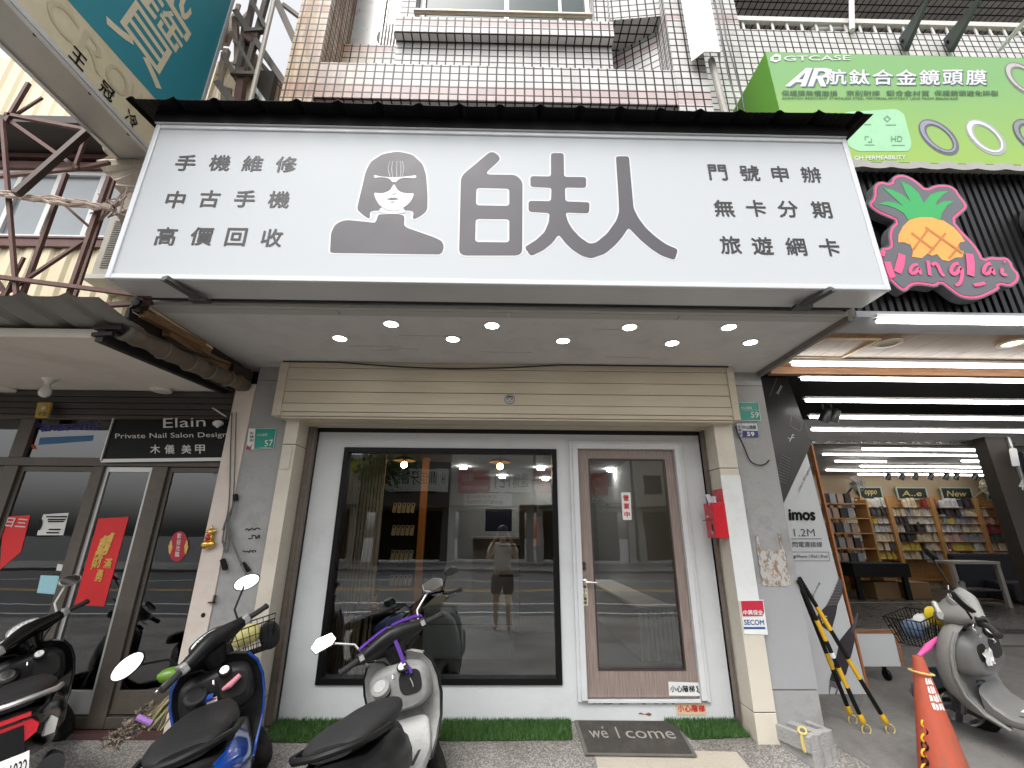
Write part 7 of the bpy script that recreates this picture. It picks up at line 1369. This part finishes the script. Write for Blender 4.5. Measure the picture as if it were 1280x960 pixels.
mb.build('leaf_rosette', mat('pale_leaf', (.24, .30, .17), .6, var=.3, scale=40), PT); mb = MB(); mb.tube([pb(172, 896), pb(190, 904)], .02, 10); mb.build('purple_band', mat('band_purple', (.28, .14, .42), .6), PT)
mb = MB(); a, b = AY(196, 846, DP.y+.2), AY(238, 842, DP.y+.3); mb.tube([a.lerp(b, k/8) for k in range(9)], [.012, .035, .045, .05, .052, .05, .045, .035, .012], 14); tag(mb.build('marrow', mat('marrow_green', (.10, .22, .02), .35, var=.5, scale=18, stretch=(1, 8, 8)), loc=a, smooth=True), 'striped green marrow lying behind the handlebar of the blue scooter', 'vegetable')
# centre grey scooter
worn = mat('worn_grey_plastic', (.25, .25, .245), .55, var=.3, scale=5, dirt=(.055, .055, .055), damt=.7, dscale=4); worn2 = mat('worn_silver_plastic', (.36, .36, .35), .5, var=.2, scale=6, dirt=(.10, .10, .10), damt=.6, dscale=5)
T4, M4, S4, P4_ = scooter('worn grey scooter with angular mirrors and a purple handlebar strap', (-.534, -1.14, -.145), R(86.8), R(15.1), R(26.8),
    dict(body=bm_, panel=bm_, shield=worn2, inner=worn, floor=worn2, fender=worn, cowl=bm_, trim=bm_, seat=mat('seat_worn', (.020, .020, .021), .6, spec=.3, var=.25, scale=5, bump=.25, bscale=200), rail=blkpl, switch=bm_, bezel=bm_, meter=(.10, .05), dial=mat('dial_dark', (.03, .03, .03), .2, coat=.6), marks=mat('dial_white', (.66, .68, .68)), cap=worn, capdisc=worn2, mir=(.048, .085, 1), mshell=mat('mirror_silver', (.5, .5, .5), .3, .6), wide=1.06, cowlw=1.35))
pur = mat('purple_webbing', (.075, .018, .24), .7, var=.2, scale=60, bump=.3, bscale=300); PS2 = thing('purple_strap', 'purple webbing strap wound over the handlebar of the worn grey scooter', 'strap', S4 @ Vector((.38, 0, 1.08)))
def ribbon(pts, w, up=(0, 0, 1)):
    mb = MB(); pts = sm([tuple(p) for p in pts], 2, False); L = []; n = len(pts)
    for i in range(n):
        t = (Vector(pts[min(i+1, n-1)])-Vector(pts[max(i-1, 0)])).normalized(); s = Vector(up).normalized(); s = t.cross(s).normalized()*w*.36; q = Vector(pts[i]); nn = t.cross(s).normalized()*.004; L += [q-s-nn, q+s-nn, q+s+nn, q-s+nn]
    mb.loft([L[4*i:4*i+4] for i in range(n)]); return mb
for pts, w, up in (([(.36, .24, 1.05), (.37, .19, 1.062), (.385, .10, 1.08), (.36, .02, 1.095), (.34, -.02, 1.09)], .036, (-.5, 0, .85)), ([(.33, .23, 1.03), (.335, .14, 1.045), (.33, .05, 1.065), (.33, .0, 1.085)], .026, (-.9, 0, .4)), ([(.34, .0, 1.092), (.38, -.08, 1.09), (.385, -.16, 1.075), (.375, -.22, 1.065), (.39, -.26, 1.03)], .042, (-.5, 0, .85)), ([(.345, -.01, 1.09), (.315, -.01, 1.04), (.30, -.01, .95), (.285, -.01, .83), (.285, -.01, .74)], .036, (-1, 0, 0)), ([(.285, .0, .83), (.265, -.035, .80), (.27, -.02, .74)], .026, (-1, 0, 0))):
    mb = ribbon(pts, w, up); mb.xf(S4); mb.build('webbing', pur, PS2)
mb = MB(); torus(mb, (.325, -.01, 1.09), (1, 0, 0), (0, 1, .2), .02, .004); mb.box(.262, .272, -.025, .005, .80, .83); mb.xf(S4); mb.build('buckle', mat('buckle_black', (.03, .03, .03), .4), PS2); mb = MB(); mb.tube([(.275, -.01, .74), (.27, -.012, .70), (.275, -.01, .68)], .005, 6); mb.xf(S4); mb.build('snap_hook', chrome2, PS2)
# grey scooter by the cone
gry = mat('scooter_warm_grey', (.26, .26, .245), .42, var=.1, scale=3, dirt=(.14, .14, .13), damt=.45, dscale=3); gry2 = mat('scooter_mid_grey', (.16, .16, .155), .5, var=.15, dirt=(.08, .08, .08), damt=.5)
T5, M5, S5, P5 = scooter('dusty warm grey scooter with a dark blue front fender parked beside the traffic cone', (4.0, -.72, -.09), R(113), R(8), R(34),
    dict(scale=1.1, body=gry2, panel=gry2, shield=gry, inner=gry2, floor=gry2, fender=mat('fender_navy', (.018, .03, .05), .3, coat=.5, dirt=(.06, .06, .06), damt=.4), cowl=gry, trim=gry, seat=seat_b, rail=blkpl, switch=bm_, bezel=gry, meter=(.07, .05), dial=mat('dial_dark', (.03, .03, .03)), cap=None, mir=(.06, .08, 0), wide=1.12, cowlw=1.35, mz=1.25))
basket(M5, (.72, .02, .70), 'black wire basket of odds and ends at the front of the dusty grey scooter', m=blackm)
for (c0, s_, m, nm, lb) in (((.72, .06, .80), (.07, .06, .07), mat('bottle_blue', (.12, .17, .25), .3, var=.6, scale=12), 'blue_bottle', 'blue and white bottle in the basket of the dusty grey scooter'), ((.70, -.06, .84), (.05, .09, .05), mat('paper_white', (.62, .62, .6)), 'crumpled_paper', 'crumpled white paper in the basket of the dusty grey scooter'), ((.60, -.1, .88), (.09, .08, .07), mat('bag_yellow', (.74, .55, .02), .5, bump=.7, bscale=18, dirt=(.05, .04, .02), damt=.6, dscale=8), 'yellow_bag', 'bright yellow bag between the basket and the cowl of the dusty grey scooter')):
    mb = MB(); mb.loft([rx_(c0[0]+x*s_[0], c0[2], s_[1]*w, s_[2]*w, e=2.3, yc=c0[1]) for x, w in ((-1, .3), (-.7, .85), (0, 1), (.7, .9), (1, .3))]); mb.xf(M5); tag(mb.build(nm, m, loc=M5 @ Vector(c0), smooth=True), lb, 'bag' if 'bag' in nm else nm.split('_')[1])
q0, q1 = AY(1148, 820, -.35), AY(1172, 797, -.30); mb = MB(); mb.tube([q0, q0.lerp(q1, .5), q1], [.012, .026, .010], 10); tag(mb.build('pink_umbrella', mat('umbrella_pink', (.74, .10, .34), .5), loc=q0, smooth=True), 'rolled bright pink umbrella tucked behind the tip of the traffic cone', 'umbrella')
mb = MB(); r = random.Random(17); P0 = Vector((.315, .08, .74)); g = []
for i in range(7):
    for j in range(6): g.append(M5 @ (P0+Vector((-.012-.018*r.random(), -.05+i*.018, -.0-.02*j+.01*r.random()))))
mb.add(g, [(i*6+j, i*6+j+1, i*6+j+7, i*6+j+6) for i in range(6) for j in range(5)]); tag(mb.build('paper_scrap', mat('paper_white', (.62, .62, .6)), loc=g[20]), 'crumpled white paper scrap hanging on the inner panel of the dusty grey scooter', 'paper')
mb = MB(); mb.box(.20, .25, -.01, .03, .351, .354); P5('floor_sticker', mb, mat('sticker_white', (.74, .76, .75)), smooth=False)
# ================================================================ ACROSS THE STREET (seen mirrored in the glass)
def face_street(x0, x1, z0, z1, y): return lambda u, v: Vector((x1-(x1-x0)*u, y, z0+(z1-z0)*v))
wl = [mat('far_wall_cream', (.60, .56, .48), .8, dirt=(.36, .33, .29), damt=.5, dscale=.6), mat('far_wall_grey', (.52, .52, .50), .8, dirt=(.32, .32, .3), damt=.5, dscale=.6), mat('far_wall_white', (.70, .69, .66), .8, dirt=(.42, .40, .37), damt=.5, dscale=.6), mat('far_wall_dark', (.16, .155, .15), .8)]
fwm = mat('far_window', (.03, .035, .04), .1); awm = [mat('far_awning_brown', (.20, .13, .08), .7), mat('far_awning_green', (.05, .12, .08), .7)]
for k, (x0, x1, H_, m, lb) in enumerate(((-9.1, -3.45, 6.6, 3, 'dark grey shop house added behind the street tree to darken the window reflection'), (-15.5, -9.2, 6.2, 0, 'cream two storey house across the street, mirrored behind the salon glass'), (-3.4, 1.9, 7.6, 1, 'grey building with shop signs across the street, mirrored in the shop window'), (2.1, 8.3, 9.5, 2, 'white balconied building across the street, mirrored in the door glass'), (8.5, 15, 7.0, 0, 'cream building at the far end across the street, mirrored beside the door'))):  # dark grey house added to darken a bright gap in the window reflection
    T = thing('street_building', lb, 'building', ((x0+x1)/2, -25, -.2)); part('wall', [(x0, x1, -30, -25, 2.9, H_-.2), (x0, x0+.4, -25.4, -25, -.2, 2.9), (x1-.4, x1, -25.4, -25, -.2, 2.9)], wl[m], T); part('shop_recess', [(x0+.41, x1-.41, -28, -27.5, -.2, 2.89)], darkv, T); part('parapet', [(x0-.05, x1+.05, -30, -24.9, H_-.19, H_+.1)], wl[(m+1) % 3], T); n = int((x1-x0)/1.7)
    for i in range(n):
        for f in range(int((H_-3.4)/2.9)+1):
            z = 3.9+f*2.9; xx = x0+.6+i*(x1-x0-1)/n
            if z+1.2 < H_-.2: w_ = part('window', [(xx, xx+1.1, -25.0, -24.93, z, z+1.2)], fwm, T)
    part('awning', [(x0+.1, x1-.1, -25, -23.8, 3.0, 3.08)], awm[k % 2], T)
    if m == 2:
        for f in range(2): part('balcony', [(x0+.5, x1-.5, -24.9, -24.0, 3.3+f*2.9, 3.4+f*2.9), (x0+.5, x1-.5, -24.06, -24.0, 3.41+f*2.9, 4.2+f*2.9)], wl[2], T)
ml = lambda px, py, y: (lambda p: Vector((p.x, -y, p.z)))(AY(px, py, y+.03))
def street_sign(q, label, board, lines, y=23.6):
    a, b = ml(q[0], q[3], y), ml(q[1], q[2], y); T = thing('street_sign', label, 'sign', ((a.x+b.x)/2, -y, a.z)); part('board', [(a.x, b.x, -y-.12, -y, a.z, b.z)], board, T)
    for s_, u0, u1, v0, v1, m in lines: mb = MB(); to = lambda u, v: Vector((b.x-(b.x-a.x)*u, -y+.004, a.z+(b.z-a.z)*v)); vs, fs, asp = glyphs(s_); mb.add([to(u0+(u1-u0)*u, v0+(v1-v0)*v) for u, v in vs], fs); mb.build('lettering', m, T)
    return T
wb = mat('far_sign_white', (.8, .8, .76), .5); rdk = mat('far_sign_red', (.42, .02, .03), .5)
street_sign((476, 560, 586, 613), 'white dental clinic sign with black lettering across the street, mirrored in the window', wb, [('鼎佳牙醫診所', .16, .98, .3, .9, blkp), ('H', .05, .09, .35, .8, mat('dark_green_ink', (.03, .06, .02)))])
street_sign((572, 612, 587, 615), 'red half of the telecom sign across the street, mirrored in the window', rdk, [('電信', .5, .9, .5, .85, wb), ('遠傳電信加盟門市', .05, .9, .15, .32, wb)]); street_sign((612.5, 664, 587, 615), 'white half of the telecom sign with black letters across the street, mirrored in the window', wb, [('遠傳', .08, .45, .2, .85, blkp), ('FET', .52, .95, .2, .85, blkp)])
street_sign((669, 692, 588, 616), 'plain red square sign across the street, mirrored beside the window frame', rdk, [('中', .3, .7, .2, .8, mat('far_gold', (.6, .4, .1), .5))]); street_sign((736, 759, 592, 620), 'red sign with a golden curl across the street, mirrored in the door', rdk, [('つ', .25, .75, .2, .8, mat('far_gold', (.6, .4, .1)))])
street_sign((580, 640, 617, 632), 'white street banner with red and black lettering under the telecom sign', wb, [('二手機高價收購', .2, .95, .55, .9, rdk), ('維修專門店現場取件', .2, .95, .1, .45, blkp)]); street_sign((437, 472, 575, 590), 'yellow shop sign across the street, mirrored near the slat panel', mat('far_sign_yellow', (.62, .60, .06), .5), [('大利多', .2, .8, .2, .8, wb)])
# trees
lf = [mat('leaf_green', (.045, .10, .025), .6, var=.35, scale=2), mat('leaf_light', (.085, .15, .04), .6, var=.3, scale=2), mat('leaf_dark', (.022, .055, .015), .6, var=.3, scale=2)]
def tree(x, y, H_, cr, label, seed, n=2600):
    r = random.Random(seed); T = thing('street_tree', label, 'tree', (x, y, -.2), 'trees across the street'); mb = MB(); top = Vector((x+r.uniform(-.3, .3), y, H_*.55)); mb.tube([(x, y, -.3), (x+.05, y, H_*.3), top], [.2, .15, .09], 10); blobs = []
    for k in range(9): a = k*.7+r.random(); p = Vector((x+math.cos(a)*cr*r.uniform(.2, .75), y+math.sin(a)*cr*r.uniform(.2, .75), H_*r.uniform(.5, .92))); blobs.append((p, cr*r.uniform(.3, .5))); mb.tube([top-Vector((0, 0, r.uniform(0, 1))), p], [.07, .02], 6)
    mb.build('trunk', mat('bark', (.12, .09, .07), .9, bump=.5), T, smooth=True); mb = MB()
    for k in range(n):
        p0, rad = r.choice(blobs); v = Vector((r.gauss(0, 1), r.gauss(0, 1), r.gauss(0, 1))).normalized(); p = p0+v*rad*r.random()**.4; w = Vector((r.uniform(-1, 1), r.uniform(-1, 1), r.uniform(-.4, .4))).normalized(); u = w.cross(v).normalized(); s = r.uniform(.09, .2); mb.add([p-w*s, p+u*s*.5, p+w*s, p-u*s*.5], [(0, 1, 2, 3)], r.choice((0, 0, 1, 2)))
    mb.build('crown', lf, T)
tree(-7.0, -22, 7.5, 2.8, 'broad street tree across the street, mirrored in the salon door', 1); tree(-11.5, -21.5, 6.5, 2.4, 'bushy street tree farther along across the street, mirrored in the salon window', 2); tree(4.3, -21.5, 3.4, 1.5, 'small round street tree before the white balconied building, mirrored in the door', 3, 1500); tree(-16, -24, 8, 3, 'tall tree at the end of the row across the street beyond the cream house', 4)
# the photographer, whose reflection shows in the window
PH = thing('person', 'person in a white shirt and dark shorts holding up a phone to photograph the shop', 'person', (.0, -4.72, -.16))
def skin(nm, joints, edges, m, par, root=0, sub=2):
    me = bpy.data.meshes.new(nm); me.from_pydata([j[:3] for j in joints], edges, []); o = bpy.data.objects.new(nm, me); COL.objects.link(o); sk = o.modifiers.new('skin', 'SKIN'); sk.use_smooth_shade = True
    for i, j in enumerate(joints): v = me.skin_vertices[0].data[i]; v.radius = (j[3], j[4] if len(j) > 4 else j[3]); v.use_root = i == root
    if sub: s_ = o.modifiers.new('s', 'SUBSURF'); s_.levels = s_.render_levels = sub
    dg = bpy.context.evaluated_depsgraph_get(); m2 = bpy.data.meshes.new_from_object(o.evaluated_get(dg)); bpy.data.objects.remove(o); m2.materials.clear(); m2.materials.append(m); m2.transform(Matrix.Translation(-Vector(par['_o']))); q = bpy.data.objects.new(nm, m2); COL.objects.link(q); q.parent = par; m2.name = nm; return q
g_ = -.16; Yp = -4.74; skm = mat('skin', (.50, .31, .22), .55, var=.08)
J = [(0, Yp, g_+.95, .15, .11), (0, Yp, g_+1.15, .145, .10), (0, Yp-.01, g_+1.35, .165, .11), (0, Yp, g_+1.47, .06), (0, Yp+.02, g_+1.54, .055), (0, Yp+.03, g_+1.63, .085, .095), (0, Yp+.02, g_+1.74, .07)]
E_ = [(0, 1), (1, 2), (2, 3), (3, 4), (4, 5), (5, 6)]
for s in (-1, 1):
    b = len(J); J += [(s*.18, Yp, g_+1.42, .055), (s*.27, Yp+.07, g_+1.19, .045), (s*.24, Yp+.16, g_+1.30, .038), (s*.125, Yp+.31, g_+1.60, .028), (s*.095, Yp+.345, g_+1.645, .03, .022)]; E_ += [(2, b), (b, b+1), (b+1, b+2), (b+2, b+3), (b+3, b+4)]
    f0 = len(J)
    for k in range(4): J += [(s*(.080-.006*k), Yp+.365, g_+1.625+k*.017, .0085), (s*(.062-.004*k), Yp+.385, g_+1.628+k*.018, .0075)]; E_ += [(b+4, f0+2*k), (f0+2*k, f0+2*k+1)]
    J += [(s*.075, Yp+.335, g_+1.62, .010), (s*.055, Yp+.35, g_+1.635, .008)]; E_ += [(b+4, len(J)-2), (len(J)-2, len(J)-1)]
    l = len(J); J += [(s*.095, Yp, g_+.88, .10), (s*.11, Yp+.02, g_+.50, .062), (s*.12, Yp-.01, g_+.12, .04), (s*.12, Yp+.02, g_+.05, .042), (s*.13, Yp+.16, g_+.03, .035)]; E_ += [(0, l), (l, l+1), (l+1, l+2), (l+2, l+3), (l+3, l+4)]
skin('body', J, E_, skm, PH)
sh = [(0, Yp, g_+.93, .185, .145), (0, Yp, g_+1.15, .175, .135), (0, Yp-.01, g_+1.36, .19, .13), (0, Yp, g_+1.46, .085)]; se = [(0, 1), (1, 2), (2, 3)]
for s in (-1, 1): b = len(sh); sh += [(s*.19, Yp, g_+1.42, .08), (s*.25, Yp+.05, g_+1.26, .075)]; se += [(2, b), (b, b+1)]
skin('shirt', sh, se, mat('white_cotton', (.72, .72, .70), .85, bump=.3, bscale=25), PH)
sh = [(0, Yp, g_+.92, .17, .13)]; se = []
for s in (-1, 1): b = len(sh); sh += [(s*.10, Yp, g_+.84, .125), (s*.115, Yp+.01, g_+.56, .10)]; se += [(0, b), (b, b+1)]
skin('shorts', sh, se, mat('dark_shorts', (.03, .03, .035), .85), PH)
hd = Vector((0, Yp+.035, g_+1.665)); mb = MB(); mb.loft([[hd+Vector((math.cos(t*.3142)*rr_, -.015+math.sin(t*.3142)*rr_*1.15, z)) for t in range(20)] for z, rr_ in ((.0, .088), (.05, .098), (.10, .085), (.13, .05), (.14, .01))]); mb.build('hair', mat('black_hair', (.012, .01, .009), .5), PH, smooth=True)
mb = MB()
for s in (-1, 1): mb.lathe([(.013*math.sin(math.pi*k/6), -.013*math.cos(math.pi*k/6)) for k in range(7)], hd+Vector((s*.032, .092, -.01)), (0, 1, 0), 10); mb.lathe([(.0, -.03), (.022, -.01), (.02, .02), (0, .03)], hd+Vector((s*.09, 0, -.015)), (0, 0, 1), 8)
mb.tube([hd+Vector((0, .095, .0)), hd+Vector((0, .118, -.04))], [.007, .013], 8); mb.tube([hd+Vector((-.025, .095, -.075)), hd+Vector((0, .105, -.075)), hd+Vector((.025, .095, -.075))], .006, 6); mb.build('face', mat('face_skin', (.46, .27, .20), .55), PH, smooth=True)
PHN = thing('mobile_phone', 'dark mobile phone held up by the person in the white shirt', 'phone', (0, Yp+.37, 1.5)); part('phone_case', [(-.08, .08, -4.352, -4.343, 1.455, 1.535)], blkp, PHN, bevel=.003); mb = MB(); mb.lathe([(.006, 0), (.006, .002), (0, .002)], (.045, -4.343, 1.52), (0, 1, 0), 10); mb.build('lens', chrome2, PHN)
